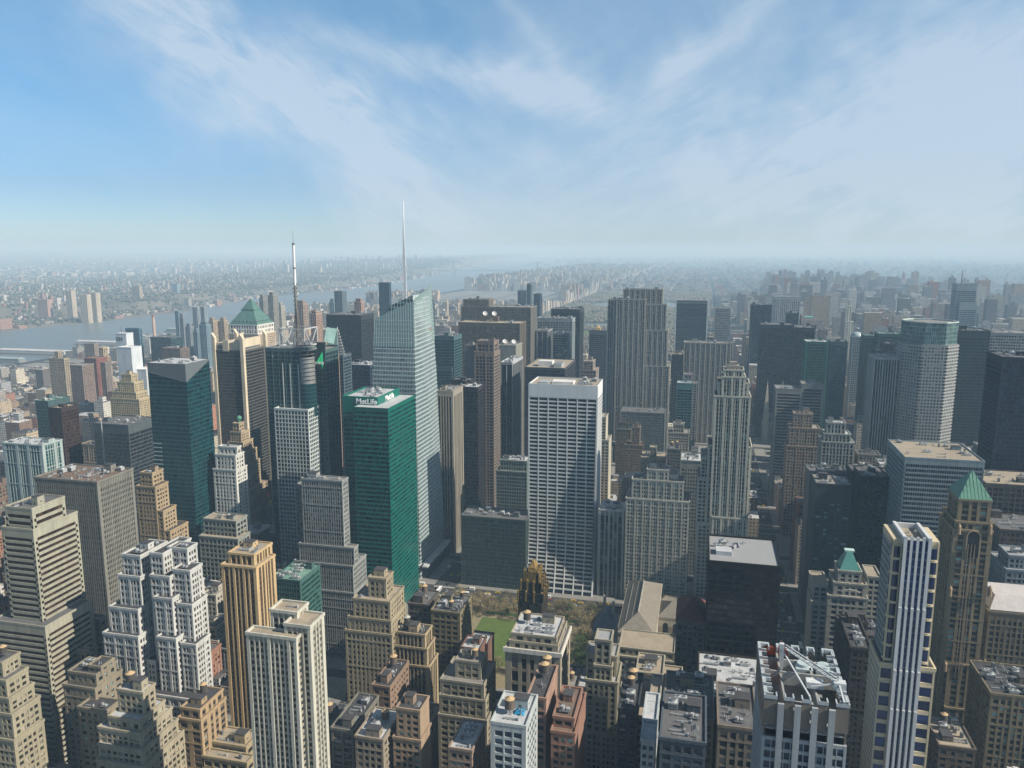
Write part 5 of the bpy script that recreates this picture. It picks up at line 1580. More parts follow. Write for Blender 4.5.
B('office_building', 'low block with a long silver roof and green panels near the white narrow building', 'loft building', 'L', 262,
  [(660, 706, 708, 745, 0, 34)], style(wall=(.1, .12, .14), glass='blue', bay=3.8, fh=4, pw=.3, sh=.4), 'dgray', vb=768, dens=4.5, short='low silver roofed block')
B('office_building', 'narrow grey block with a tall thin lift house between the low roofs', 'loft building', 'L', 322,
  [(650, 660, 662, 700, 8, 22), (634, 646, 648, 718, 0, 34)], style(wall=(.36, .33, .27), glass='dark', bay=3.4, fh=3.8, pw=.6, sh=.5), 'tan', vb=740, dens=2, short='narrow grey block')
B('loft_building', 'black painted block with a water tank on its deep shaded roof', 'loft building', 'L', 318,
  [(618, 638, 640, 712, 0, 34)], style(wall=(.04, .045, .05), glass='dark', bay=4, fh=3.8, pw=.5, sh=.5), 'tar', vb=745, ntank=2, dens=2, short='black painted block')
B('loft_building', 'tan terraced block crowded with roof plant below the low ribbed roof building', 'loft building', 'L', 382,
  [(636, 663, 665, 676, 4, 22), (621, 640, 642, 690, 0, 26), (641, 681, 683, 694, 0, 28)], style(wall=(.38, .34, .26), glass='dark', bay=3.4, fh=3.8, pw=.45, sh=.45), 'tan', vb=705, dens=5, short='tan terraced block')

# ---------------- east of fifth avenue
def crenel_tower():
    """unfinished tower: concrete ribs, notched top with open pits and a folded crane"""
    Y = 200
    x0, z = ony(764.5, 696, Y); x1 = xat(850, Y, z); y1 = yat(757, x0, z)
    y1 = Y + 33
    root = thing('unfinished_tower', 'unfinished concrete tower with notched open top, orange netting and a folded white crane', 'construction tower', ((x0 + x1) / 2, Y + 15, 0))
    C = wall_mat((.36, .385, .40), .8, .2); BR = wall_mat((.19, .165, .14), .8, .15)
    wb, rb, gb = MB(), MB(), []
    zl = z - 13
    st = style(wall=(.42, .44, .45), glass='blue', bay=1.9, fh=3.5, pw=.16, sh=.36, so=.05, g=.5, cw=.8, top=1.2, par=0)
    tier(wb, gb, rb, x0, x1, Y, y1, 0, zl, st, 'SW', 3)
    wb.build('wall', [wall_mat(st['wall'])] * 2, root); uvmesh('glazing', gb, glass_mat('blue'), root)
    b = MB()
    n = 5; bw = (x1 - x0) / n
    for k in range(1, n):
        xx = x0 + k * bw; b.box(xx - .9, xx + .9, Y - .9, Y - .04, 0, z - 1.5)
    b.build('rib', C, root)
    # crown: brown panels with pale notched caps round an open pit
    b = MB(); c = MB()
    for k in range(n):
        a0, a1 = x0 + k * bw + 1.15, x0 + (k + 1) * bw - 1.15
        if k == 0: a0 = x0
        if k == n - 1: a1 = x1
        b.box(a0, a1, Y + .1, Y + .9, zl + 4, z)
        c.box(a0 - .1, a1 + .1, Y - .05, Y + .05, z - .6, z + .5); c.box(a0 - .1, a0 + .3, Y + .05, Y + 2.4, z - .2, z + .5); c.box(a1 - .3, a1 + .1, Y + .05, Y + 2.4, z - .2, z + .5)
        c.box(a0, a1, y1 - 1, y1, z - .5, z + .9); c.box(a0, a0 + .4, y1 - 3, y1 - 1, z - .5, z + .9); c.box(a1 - .4, a1, y1 - 3, y1 - 1, z - .5, z + .9)
        b.box(a0, a1, y1 - .9, y1 - .1, zl, z - .5)
    m = 6; bh = (y1 - Y) / m
    for k in range(m):
        a0, a1 = Y + k * bh + 1, Y + (k + 1) * bh - .8
        for (xa, xb, s) in ((x0, x0 + .8, 1), (x1 - .8, x1, -1)):
            b.box(xa, xb, a0, a1, zl + 4, z - .5)
            c.box(xa - .1, xb + .1, a0, a1, z - .5, z + .8)
            q = x0 + .8 if s > 0 else x1 - 2.6
            c.box(q, q + 1.8, a0, a0 + .4, z - .4, z + .7); c.box(q, q + 1.8, a1 - .4, a1, z - .4, z + .7)
    b.box(x0 + .1, x0 + .7, Y + 1, y1 - 1, zl, zl + 5); b.box(x1 - .7, x1 - .1, Y + 1, y1 - 1, zl, zl + 5)
    b.build('crown_panel', BR, root); c.build('notched_cap', wall_mat((.42, .47, .50), .6, .2), root)
    b = MB()
    for k in range(1, 3):
        yy = Y + 9 + k * 8; b.box(x0 + .8, x1 - .8, yy, yy + .6, z - 5, z - .6)
    for k in (1, 3):
        xx = x0 + bw * k + 1; b.box(xx, xx + .6, Y + 1, y1 - 1, z - 6, z - 1.2)
    b.box(x0 + .8, x1 - .8, Y + 1, y1 - 1, zl + 2, zl + 2.4)
    b.build('cross_wall', wall_mat((.34, .35, .34)), root)
    b = MB(); b.box(x0 + .9, x0 + 1.05, Y + 14, y1 - 3, z - 4, z + .2); b.box(x0 + 2, x0 + 10, y1 - 1.2, y1 - 1.05, z - 3, z + .2); b.build('safety_netting', wall_mat((.48, .13, .05), .8, .3, 1), root)
    b = MB()
    for k in range(2):
        cx, cy = x0 + bw * 2.9 + k * 6.2, y1 - 9
        b.box(cx - 2.6, cx + 2.6, cy - 3, cy + 3, z - 6, z - 1.2); b.cyl(cx, cy, z - 1.2, z - .3, 2.3, 2.1, n=20)
    b.build('cooling_tower', wall_mat((.46, .55, .58), .5, .15), root)
    # crane is its own thing standing on the tower
    cr = thing('crane', 'white folded roof crane lying across the notched tower top', 'crane', (x0 + 12, Y + 12, z))
    W = wall_mat((.56, .60, .62), .5)
    b = MB()
    p, q = Vector((x0 + 8, y1 - 9, z + 4)), Vector((x0 + 22, Y + 8, z + 2.5))
    for o in (Vector((0, .7, 0)), Vector((0, -.7, 0)), Vector((0, 0, 1.2))):
        b.obox(p + o, q + o, .28, .28)
    for k in range(12):
        a = p + (q - p) * (k / 12); c2 = p + (q - p) * ((k + 1) / 12)
        b.obox(a + Vector((0, .7, 0)), c2 + Vector((0, -.7, 0)), .16, .16); b.obox(a + Vector((0, -.7, 0)), c2 + Vector((0, 0, 1.2)), .16, .16)
    b.build('boom', W, cr)
    b = MB(); b.obox((x0 + 7, y1 - 8, z - 5), (x0 + 7, y1 - 8, z + 5), 1.4, 1.4); b.build('mast', W, cr)
    b = MB(); b.obox(q, (x0 + 22.5, Y + .5, z + .7), .5, .5); b.obox(q, (x0 + 14, Y + 7, z + 1), .4, .4); b.obox((x0 + 7, y1 - 8, z + 3), (x0 + 13, Y + 1, z + .9), .45, .45); b.build('stay', W, cr)
    b = MB(); b.box(x0 + 13, x0 + 18, Y + 9, Y + 12, z - .8, z + 1.2); b.box(x0 + 20.5, x0 + 24, Y + 7, Y + 9.5, z + .8, z + 3); b.build('winch', wall_mat((.6, .64, .66), .5), cr)
    REG.append((x0, x1, Y, y1, z, 768, 'unfinished notched tower'))
crenel_tower()


def balcony_tower():
    """slim condominium: white ribs on blue glass, cream corners with rounded balconies"""
    Y = 330
    xa, z = ony(893, 537, Y); xb = xat(940, Y, z); yb = Y + 19
    root = thing('apartment_tower', 'slim tower with white ribs on blue glass and cream corners of rounded balconies', 'apartment tower', ((xa + xb) / 2, Y + 10, 0))
    w = xb - xa
    cream = wall_mat((.58, .50, .34), .8, .12); white = wall_mat((.60, .62, .63), .5, .10); gm = glass_mat('cobalt')
    side = wall_mat((.30, .33, .33), .7, .1)
    zk = ony(880, 668, Y - 5)[1]
    c0, c1 = xa + w * .24, xb - w * .24
    g = MB(); gq = []
    def q(x0_, x1_, y, z0, z1, n, s): gq.append(([(x0_, y, z0), (x1_, y, z0), (x1_, y, z1), (x0_, y, z1)], [(s, 0), (s + n, 0), (s + n, (z1 - z0) / 3.4), (s, (z1 - z0) / 3.4)]))
    q(c0, c1, Y - 2.4, 0, z, 5, 0)
    q(xa + .4, c0, Y + 1.4, zk, z - 2, 2, 9); q(c1, xb - .4, Y + 1.4, zk, z - 2, 2, 19)
    uvmesh('glazing', gq, gm, root)
    b = MB(); b.box(xa + .3, xb - .3, Y + 1.5, yb, 0, z - 4); b.box(xa + .2, xa + .29, Y + 1.5, yb, 0, z - 4)
    b.box(c0 + .01, c1 - .01, Y - 2.3, Y + 1.4, 0, z - .2)
    b.build('core_wall', side, root)
    # west side floor grid
    b = MB(); nfl = int(z / 3.4)
    for k in range(nfl):
        b.box(xa, xa + .19, Y + 2, yb - .5, k * 3.4, k * 3.4 + 1.3)
    for k in range(9):
        b.box(xa - .06, xa + .18, Y + 2 + k * 2, Y + 2.5 + k * 2, 0, z - 4)
    b.build('west_wall_grid', side, root)
    gq2 = [([(xa + .195, yb, 0), (xa + .195, Y + 2, 0), (xa + .195, Y + 2, z - 4), (xa + .195, yb, z - 4)], [(0, 0), (9, 0), (9, nfl), (0, nfl)])]
    uvmesh('west_glazing', gq2, gm, root)
    # white ribs in three lengths
    steps = [(z + 1.2, 0), (ony(905, 606, Y)[1], .55), (ony(905, 668, Y)[1], 1.1), (ony(900, 706, Y)[1], 1.65)]
    n = 5
    for k in range(n):
        b = MB(); xx = c0 + (c1 - c0) * k / (n - 1)
        for j, (zt, o) in enumerate(steps):
            zb = steps[j + 1][0] if j + 1 < len(steps) else 0
            b.box(xx - .5 - (.2 if k in (0, 4) else 0), xx + .5 + (.2 if k in (0, 4) else 0), Y - 3.0 - o, Y - 2.45, zb, zt)
            b.box(xx - .56, xx + .56, Y - 3.05 - o, Y - 2.4, zt - .4, zt + .5)
        b.build('rib', white, root)
    b = MB()
    for k in range(nfl):
        b.box(c0 + .6, c1 - .6, Y - 2.5, Y - 2.41, k * 3.4, k * 3.4 + .9)
    b.build('floor_band', wall_mat((.07, .11, .22), .3), root)
    # rounded balconies at the corners above the shoulder
    zz = zk + 2; k = 0
    while zz < z - 5:
        for (cx, r) in ((xa + w * .11, w * .13), (xb - w * .11, w * .13)):
            b = MB(); b.cyl(cx, Y + 1.2, zz, zz + 1.15, r, n=22)
            b.build('balcony', cream, root)
        zz += 6.8; k += 1
    b = MB()
    for (cx, r) in ((xa + w * .11, w * .115), (xb - w * .11, w * .115)):
        b.cyl(cx, Y + 1.3, zk, z - 4, r, n=22)
    b.build('corner_bay', gm, root)
    b = MB()
    for xx in (xa, c0 - 1.2, c1 + .5, xb - .7):
        b.box(xx, xx + .7, Y - .6, Y + 1.45, zk, z - 1)
    b.box(xa, c0 - .05, Y - .2, yb - .1, z - 4, z - .6); b.box(c1 + .05, xb, Y - .2, yb - .1, z - 4, z - .6)
    b.build('corner_wall', cream, root)
    # lower shoulders
    sx0 = xat(880, Y - 3, zk); sx1 = xat(936, Y - 3, zk)
    st = style(wall=(.56, .48, .34), glass='navy', bay=4.2, fh=6.8, pw=.40, sh=.34, so=.05, g=.6, cw=1.0, top=1.4, par=1.4)
    wb, rb, gb = MB(), MB(), []
    tier(wb, gb, rb, sx0, c0 - .3, Y - 2, yb + 1, 0, zk, st, 'S', 3)
    tier(wb, gb, rb, c1 + .3, sx1, Y - 2, yb + .5, 0, zk - .2, st, 'S', 7)
    wb.build('shoulder_wall', [cream, cream], root); uvmesh('shoulder_glazing', gb, gm, root); rb.build('terrace', GRAVEL, root)
    b = MB()
    for k in range(int(zk / 3.4)):
        b.box(sx0 - .12, sx0 - .02, Y - 1, yb, k * 3.4, k * 3.4 + 1.4)
    b.box(sx0 - .12, sx0 - .02, Y - 2, Y - .9, 0, zk)
    b.build('shoulder_side', side, root)
    # roof
    b = MB(); b.box(c0 + .7, c1 - .7, Y - 2, yb, z - 2, z - 1.5); b.build('roof', ROOFS['tan'], root)
    b = MB(); b.box(c0 - .8, c0 + .6, Y - 2.3, yb, z - 2, z + 1.2); b.box(c1 - .6, c1 + .8, Y - 2.3, yb, z - 2, z + 1.2); b.box(c0, c1, yb - 1, yb, z - 2, z + .8); b.build('roof_screen', white, root)
    clutter(root, c0 + 1, c1 - 1, Y - 1, yb - 1.5, z - 1.5, random.Random(8), 3, METAL, 0, False)
    REG.append((sx0, sx1, Y - 4, yb, z, 768, 'slim balcony tower'))
balcony_tower()


def green_pyramid_tower():
    Y = 490
    st = style(wall=(.31, .24, .145), sp=(.13, .105, .07), glass='lights', bay=4.1, fh=3.7, pw=.46, sh=.44, so=.15, g=.5, cw=3.0, top=3, par=1.0)
    root = B('stepped_tower', 'tall tan stone tower with a green copper pyramid roof and an arched window', 'skyscraper', 'R', Y,
             [(950, 959, 992, 500, 4, 22), (943, 956, 993, 522, 2, 28), (940, 954, 993, 530, 1.2, 32), (938, 948, 990, 664, 0, 36), (936, 945, 986, 708, -2, 38), (935, 942, 985, 732, -4, 40)],
             st, 'gravel', vb=768, unitroof=False, short='green pyramid roofed tower')
    Y2 = Y + 4
    x0, z = ony(959, 500, Y2); x1 = xat(992, Y2, z)
    b = MB(); b.hip(x0 - .3, x1 + .3, Y2 - .3, Y2 + 22.4, z + 1, z + 17, None)
    for k in range(9):
        t = (k + .5) / 9; xx = x0 + (x1 - x0) * t; cx = (x0 + x1) / 2; cy = Y2 + 11
        m = 1 - abs(t - .5) * 2
        p = Vector((xx, Y2 - .2, z + 1.15)); q = Vector((xx, Y2 - .3 + 11.3 * m, z + 1.15 + 16 * m))
        b.obox(p, q, .22, .25)
    b.build('copper_pyramid', wall_mat((.12, .29, .215), .6, .3, .5), root)
    b = MB(); b.box(x0 + 1, x1 - 1, Y2 + .0, Y2 + .1, z + .2, z + 1.2); b.build('eaves', wall_mat((.45, .3, .2)), root)
    # arched window
    xw0, zw = ony(968, 533, Y + 1); xw1 = xat(980, Y + 1, zw); zb = ony(968, 557, Y + 1)[1]
    b = MB(); b.box(xw0, xw1, Y + .9, Y + 1.0, zb, zw - 2)
    r = (xw1 - xw0) / 2
    for j in range(8):
        w = r * math.cos(j / 8 * math.pi / 2); b.box((xw0 + xw1) / 2 - w, (xw0 + xw1) / 2 + w, Y + .9, Y + 1.0, zw - 2 + j * r / 8, zw - 2 + (j + 1) * r / 8)
    b.build('arched_window', glass_mat('dark'), root)
    b = MB(); b.box(xw0 - .7, xw0 - .05, Y + .4, Y + 1.0, zb, zw - 2); b.box(xw1 + .05, xw1 + .7, Y + .4, Y + 1, zb, zw - 2)
    for j in range(10):
        a0, a1 = math.pi * j / 10, math.pi * (j + 1) / 10
        cx = (xw0 + xw1) / 2
        b.obox((cx + (r + .35) * math.cos(a0), Y + .7, zw - 2 + (r + .35) * math.sin(a0)), (cx + (r + .35) * math.cos(a1), Y + .7, zw - 2 + (r + .35) * math.sin(a1)), .6, .6)
    b.build('arch_surround', wall_mat((.44, .36, .24)), root)
    # corner turrets and cornice at the shoulders
    for (u, v, dY) in ((959, 528, 1.0), (990, 528, 1.0), (950, 590, -.6), (990, 590, -.6), (945, 665, -.8)):
        x, zz = ony(u, v, Y + dY)
        b = MB(); b.cyl(x, Y + dY, zz - 4, zz + 1, 1.3, n=10); b.cyl(x, Y + dY, zz + 1, zz + 3, 1.4, .2, n=10)
        b.build('turret', wall_mat((.34, .25, .16)), root)
    # dark recessed strip of bays down the middle
    xs0 = xat(962, Y, 120); xs1 = xat(975, Y, 120)
    b = MB()
    for k in range(1, 4):
        xx = xs0 + (xs1 - xs0) * k / 4; b.box(xx - .25, xx + .25, Y - .3, Y - .05, 50, 140)
    b.build('bay_pier', wall_mat((.3, .24, .16)), root)
green_pyramid_tower()


def ee(label, side, Y, tl, st, rf='gravel', vb=450, cat='office tower', name='office_tower', **k):
    return B(name, label, cat, side, Y, tl, st, rf, vb=vb, **k)


root = ee('large slab office building with blue white bands and a wide pale roof full of plant', 'R', 612,
   [(888, 905, 985, 458)], style(wall=(.25, .305, .32), glass='navy', bay=1.6, fh=3.8, pw=.10, sh=.40, so=.0, po=.1, g=.35, cw=1.0, top=4.5), 'tan', 525, dens=1.2, short='banded slab with pale roof')
ee('dark slate slab with rows of lit greenish windows behind the stone building with green mansard', 'R', 640,
   [(815, 816, 852, 484, 0, 30)], style(wall=(.04, .05, .055), glass='lights', bay=4.6, fh=3.7, pw=.5, sh=.58, cw=1.5, top=16), 'gravel', 565, dens=1.5, short='slate slab with lit windows')
ee('blank dark wing with a grey metal top behind the slate slab', 'R', 675, [(817, 818, 846, 470, 0, 14), (808, 810, 822, 474, 4, 30)], style(wall=(.15, .16, .17), glass='dark', bay=4, fh=4, pw=.7, sh=.6, top=10), 'dgray', 490, short='blank dark wing')
ee('black block with a low rooftop between slate slab and banded slab', 'R', 655, [(853, 861, 889, 477, 0, 34), (851, 852, 890, 472, 30, 26)], style(wall=(.025, .022, .022), glass='black', bay=2.5, fh=3.8, pw=.4, sh=.5), 'dgray', 560, dens=2, short='black block')
# stone building with green mansard
root = B('office_building', 'cream stone building with arched balconies and a green glass mansard top', 'office building', 'R', 560,
  [(835, 838.5, 862, 571, 6, 18), (831, 834, 867, 583, 3, 24), (862, 868, 881, 577, 8, 22), (826, 828, 868, 596, 0, 30), (812, 813, 828, 584, 9, 24), (811, 811.5, 828, 602, 3, 24)],
  style(wall=(.44, .42, .36), glass='blue', bay=4.2, fh=4.2, pw=.42, sh=.42, so=.1, cw=3), 'tan', vb=650, dens=1, short='stone building with green mansard', unitroof=False)
x0, z = ony(838.5, 571, 566); x1 = xat(862, 566, z)
b = MB(); b.hip(x0 + 1, x1 - 1, 567, 583, z + .5, z + 13, ((x1 - x0) * .32, 5.5)); b.build('mansard_roof', wall_mat((.10, .30, .27), .35, .15, .3), root)
b = MB(); b.box((x0 + x1) / 2 - 3.4, (x0 + x1) / 2 + 3.4, 572.5, 577.5, z + 13, z + 14.2); b.build('roof_collar', wall_mat((.5, .7, .66), .4), root)
b = MB(); xx = (x0 + x1) / 2
for zz in (z - 15, z - 40):
    for j in range(10):
        a0, a1 = math.pi * (.15 + .7 * j / 10), math.pi * (.15 + .7 * (j + 1) / 10)
        b.obox((xx + 7 * math.cos(a0), 559.6, zz + 4 * math.sin(a0)), (xx + 7 * math.cos(a1), 559.6, zz + 4 * math.sin(a1)), .6, .6)
    b.box(xx - 6.5, xx + 6.5, 559.2, 559.95, zz - 2.4, zz - 1.2)
b.build('arched_balcony', wall_mat((.58, .56, .5)), root)
ee('dark low block with a tan roof house below the stone building with green mansard', 'R', 470, [(846, 850, 868, 622, 8, 12), (838, 842, 884, 634, 0, 26)], style(wall=(.06, .05, .045), glass='dark', bay=3, fh=3.8, pw=.5, sh=.5), 'tar', 700, dens=2, short='dark low block', cat='office building', name='office_building')
ee('tan brick tower with an orange tinged top behind the blank dark wing', 'R', 872, [(792, 794, 813, 414, 6, 14), (788, 790, 820, 428, 2, 22), (785, 787, 821, 446, 0, 26)],
   style(wall=(.36, .27, .20), glass='lights', bay=3, fh=3.6, pw=.48, sh=.46, major=3, mw=1.5), 'gravel', 490, short='tan brick tower')
ee('grey stone tower with a notched crown of pale niches beside the tan brick tower', 'R', 805, [(825, 827, 846, 423, 5, 12), (822, 824, 851, 434, 2, 20), (820, 822, 854.5, 442, 0, 26)],
   style(wall=(.40, .40, .36), sp=(.22, .22, .21), glass='dark', bay=3.2, fh=3.6, pw=.46, sh=.40, major=2, mw=1.4, so=.2), 'silver', 475, dens=2, short='notched grey stone tower')
ee('wide slab banded in dark ribbon windows and beige stone near the cathedral', 'R', 1010, [(801, 802, 824, 384.5, 3, 26), (775, 776, 802, 389, 0, 30)],
   style(wall=(.27, .265, .24), glass='black', bay=22, fh=4.0, pw=.07, sh=.46, po=.1, g=.6, cw=2.2, top=6), 'gravel', 420, dens=1, short='beige banded slab')
ee('huge black slab east of the avenue behind the cathedral spire', 'R', 1368, [(760, 761, 794, 325, 0, 40), (790, 794.5, 815, 328, 14, 60)],
   style(wall=(.03, .035, .045), glass='black', bay=1.8, fh=3.9, pw=.2, sh=.3, g=.25, cw=.8, top=6), 'dgray', 470, dens=.8, short='huge black slab')
ee('dark glass tower rising behind the huge black slab', 'R', 1700, [(750, 751.5, 772, 305, 0, 36)], style(wall=(.05, .07, .085), glass='black', bay=2, fh=3.9, pw=.12, sh=.3, g=.25), 'dgray', 360, short='dark glass avenue tower')
ee('pale grey marble slab with vertical ribs behind the dark glass avenue tower', 'R', 1960, [(762, 774, 800.5, 297, 0, 40)], style(wall=(.50, .51, .51), sp=(.34, .35, .36), glass='dark', bay=4.6, fh=3.9, pw=.5, sh=.4, top=7), 'gravel', 330, short='pale marble slab')
ee('black box tower in front of the pale marble slab', 'R', 1740, [(786, 787, 799, 313.5, 0, 30)], style(wall=(.035, .045, .055), glass='black', bay=2, fh=3.9, pw=.15, sh=.3, g=.25), 'dgray', 335, short='black box by the marble slab')
root = ee('pinkish granite tower with a notched top over a small green roof', 'R', 1740, [(800, 801, 817, 321, 0, 28)], style(wall=(.40, .34, .30), glass='dark', bay=4, fh=12, pw=.45, sh=.2, top=8), 'copper', 345, short='pink granite tower', unitroof=False)
x0, x1, y0, y1, z = REG[-1][:5]
b = MB()
b.prism([(x0, y0), (x0 + 7, y0), (x0 + 7, y0 + 24), (x0, y0 + 24)], z + 1, [z + 13, z + 8, z + 8, z + 13]); b.prism([(x1 - 7, y0), (x1, y0), (x1, y0 + 24), (x1 - 7, y0 + 24)], z + 1, [z + 8, z + 13, z + 13, z + 8])
b.box(x0 + 7, x1 - 7, y0, y0 + 1, z + 1, z + 6)
b.build('broken_pediment', wall_mat((.42, .36, .31)), root)
b = MB(); b.box(x0 + 7.1, x1 - 7.1, y0 + 1.1, y0 + 24, z + 4, z + 9); b.build('copper_roof', wall_mat((.16, .40, .34)), root)
ee('green glass tower with bright vertical edges and a flat crowded roof', 'R', 1150, [(803, 806, 829, 342, 0, 34)], style(wall=(.04, .16, .11), glass='dgreen', bay=2.2, fh=3.9, pw=.14, sh=.34, so=.03, g=.25, cw=2.6, top=3), 'silver', 440, dens=2, short='green edged tower')
ee('blue green glass wing behind the green edged tower', 'R', 1190, [(830, 831, 848, 342, 0, 30)], style(wall=(.08, .14, .15), glass='blue', bay=2.4, fh=3.9, pw=.14, sh=.3, g=.25, top=5), 'dgray', 400, short='blue green wing')
# slender lit tower with tiered top
ee('slender white apartment tower with a tapering crown catching the sun', 'R', 1980, [(846.5, 848, 850.5, 300, 6, 10), (844.5, 847, 852, 306, 3, 16), (843, 846.5, 853.5, 322, 0, 22)],
   style(wall=(.85, .80, .66), glass='dark', bay=4, fh=4, pw=.6, sh=.45), 'gravel', 375, cat='apartment tower', name='apartment_tower', short='slender white tower')
root = ee('pale blue grey tower with a rounded glass top', 'R', 1420, [(851.5, 853, 863.5, 337, 0, 26)], style(wall=(.36, .42, .43), glass='blue', bay=3, fh=3.9, pw=.3, sh=.35), 'silver', 390, short='round topped tower', unitroof=False)
x0, x1, y0, y1, z = REG[-1][:5]
b = MB()
for k in range(5):
    a0, a1 = math.pi / 2 * k / 5, math.pi / 2 * (k + 1) / 5
    b.cyl((x0 + x1) / 2, (y0 + y1) / 2, z + 8 * math.sin(a0), z + 8 * math.sin(a1), 10 * math.cos(a0), max(.1, 10 * math.cos(a1)), n=20, cap=False)
b.build('dome', wall_mat((.40, .50, .52), .4), root)
ee('dark green glass tower with a lit roof edge behind the stripe fronted tower', 'R', 1290, [(875, 879, 902, 334, 0, 34), (863, 865, 878, 336, 40, 34)], style(wall=(.08, .14, .125), glass='dgreen', bay=2.2, fh=3.9, pw=.14, sh=.3, g=.25, top=4), 'green', 360, short='dark green tower')
ee('black terraced tower between the green tower and the stripe fronted tower', 'R', 1180, [(880, 883, 896, 344, 3, 14), (875, 877, 899, 351, 0, 24)], style(wall=(.04, .05, .06), glass='black', bay=2, fh=3.9, pw=.14, sh=.3), 'dgray', 375, short='black terraced tower')
ee('tower with bold white vertical stripes on black and a dark blank side', 'R', 1005, [(873, 874.5, 901, 358, 0, 40), (901.3, 901.6, 909, 359, 3, 34)], style(wall=(.46, .46, .43), glass='black', bay=3.2, fh=12, pw=.36, sh=.0, so=.5, g=.7, cw=1.2, top=2), 'tan', 450, dens=1.4, short='stripe fronted tower')


def octagon_tower():
    Y = 985
    xL, z = ony(912, 345, Y); xR = xat(958, Y, z)
    cx = (xL + xR) / 2; w = (xR - xL) / 2 + 6; cy = Y + w
    root = thing('octagonal_tower', 'pale granite octagonal tower with a green glass crown', 'skyscraper', (cx, cy, 0))
    def octo(r, cut):
        c = r * cut
        return [(cx - r + c, cy - r), (cx + r - c, cy - r), (cx + r, cy - r + c), (cx + r, cy + r - c), (cx + r - c, cy + r), (cx - r + c, cy + r), (cx - r, cy + r - c), (cx - r, cy - r + c)]
    zc = ony(935, 323, Y)[1]
    wb = MB(); gq = []
    P = octo(w, .55)
    for i in range(8):
        a, b_ = P[i], P[(i + 1) % 8]
        q = [(a[0], a[1], 0), (b_[0], b_[1], 0), (b_[0], b_[1], z), (a[0], a[1], z)]
        poly_facade(wb, gq, q, 3.9, 3.3, 1.7, 1.3, .4, 0, i * 20)
    uvmesh('glazing', gq, glass_mat('dark'), root)
    wb.build('wall', wall_mat((.33, .34, .33), .7, .12), root)
    # crown
    wb = MB(); gq = []
    P = octo(w * .93, .6)
    for i in range(8):
        a, b_ = P[i], P[(i + 1) % 8]
        poly_facade(wb, gq, [(a[0], a[1], z), (b_[0], b_[1], z), (b_[0], b_[1], zc), (a[0], a[1], zc)], 5, 2.2, .3, .25, .2, 0, i * 20)
    uvmesh('crown_glazing', gq, glass_mat('pale'), root)
    wb.build('crown_frame', wall_mat((.26, .40, .36), .4), root)
    b = MB(); b.prism(octo(w, .55), z - .5, z + .3); b.prism(octo(w * .93, .6), zc - 2, zc - 1.2); b.build('roof', GRAVEL, root)
    b = MB()
    for i in range(8):
        a, b_ = P[i], P[(i + 1) % 8]; b.obox((a[0], a[1], zc), (b_[0], b_[1], zc), 1.0, 1.4)
    b.build('crown_rim', wall_mat((.55, .64, .62), .4), root)
    REG.append((cx - w, cx + w, cy - w, cy + w, zc, 440, 'octagonal tower'))
octagon_tower()
ee('black tower with teal bands beside the octagonal tower', 'R', 1050, [(956, 957.5, 991, 331, 0, 40)], style(wall=(.035, .05, .06), glass='teal', bay=1.8, fh=4.0, pw=.14, sh=.62, so=.02, g=.25, cw=.8, top=9), 'dgray', 445, short='black teal banded tower')
ee('wide grey slab with white grid of bands behind the black teal banded tower', 'R', 1120, [(989, 990, 1050, 333, 0, 40)], style(wall=(.36, .37, .37), glass='dark', bay=3.0, fh=3.9, pw=.22, sh=.42, g=.5, cw=1.4, top=3, po=.05), 'gravel', 410, short='wide grey grid slab')
root = ee('tall glass tower with a stepped front and thin mast, far to the east', 'R', 2000, [(954.5, 957.5, 977.5, 284, 6, 40), (956, 960, 977, 303, 0, 40), (975, 977, 980, 307, 10, 30)], style(wall=(.30, .36, .37), glass='blue', bay=4, fh=4.4, pw=.1, sh=.42, g=.3, top=16), 'gravel', 340, short='masted glass tower', unitroof=False)
x0, x1, y0, y1, z = REG[-1][:5]
b = MB(); b.cyl(x0 + 10, y0 + 12, z, z + 32, 1.6, .5, n=8); b.build('mast', METALD, root)
ee('navy block at the picture edge with a dark flat roof', 'R', 720, [(995, 1003, 1060, 358, 0, 40)], style(wall=(.02, .028, .045), glass='navy', bay=2, fh=3.9, pw=.2, sh=.35, so=.1, g=.3, cw=1.5, top=6), 'dgray', 470, short='navy edge block')
ee('stepped grey office block with a rounded roof between banded slab and navy block', 'R', 770, [(975, 978, 1002, 446, 4, 14), (968, 972, 1006, 457, 0, 24)], style(wall=(.28, .28, .26), glass='dark', bay=3, fh=3.8, pw=.4, sh=.45), 'gravel', 475, dens=3, short='stepped grey office block')
root = ee('dark brown office block with pale roof stripes behind the green pyramid roofed tower', 'R', 648, [(984, 986, 1060, 484, 0, 44)], style(wall=(.10, .085, .075), glass='black', bay=4, fh=3.9, pw=.22, sh=.2, so=.1, g=.3), 'tan', 520, dens=4, short='dark brown block')
ee('low dark hip roofed blocks of brick behind the green pyramid roofed tower', 'R', 600, [(996, 1000, 1060, 530, 0, 40)], style(wall=(.09, .07, .06), glass='dark', bay=3, fh=3.8, pw=.5, sh=.5), 'dgray', 560, dens=2, short='low dark brick block', cat='office building', name='office_building')
root = ee('brown stone block with a white mansard roof and tall arcade windows', 'R', 500, [(986, 989, 1060, 612, 0, 40)], style(wall=(.22, .18, .12), glass='dark', bay=3.0, fh=4.0, pw=.45, sh=.35, so=.12, cw=1.5, top=5), 'brown', 680, unitroof=False, short='white mansard block', cat='office building', name='office_building')
x0, x1, y0, y1, z = REG[-1][:5]
b = MB(); b.hip(x0 + 1, x1 - 1, y0 + 2, y1 - 1, z + 1, z + 8, (5, 8)); b.build('mansard_roof', wall_mat((.52, .50, .50), .8, .15), root)
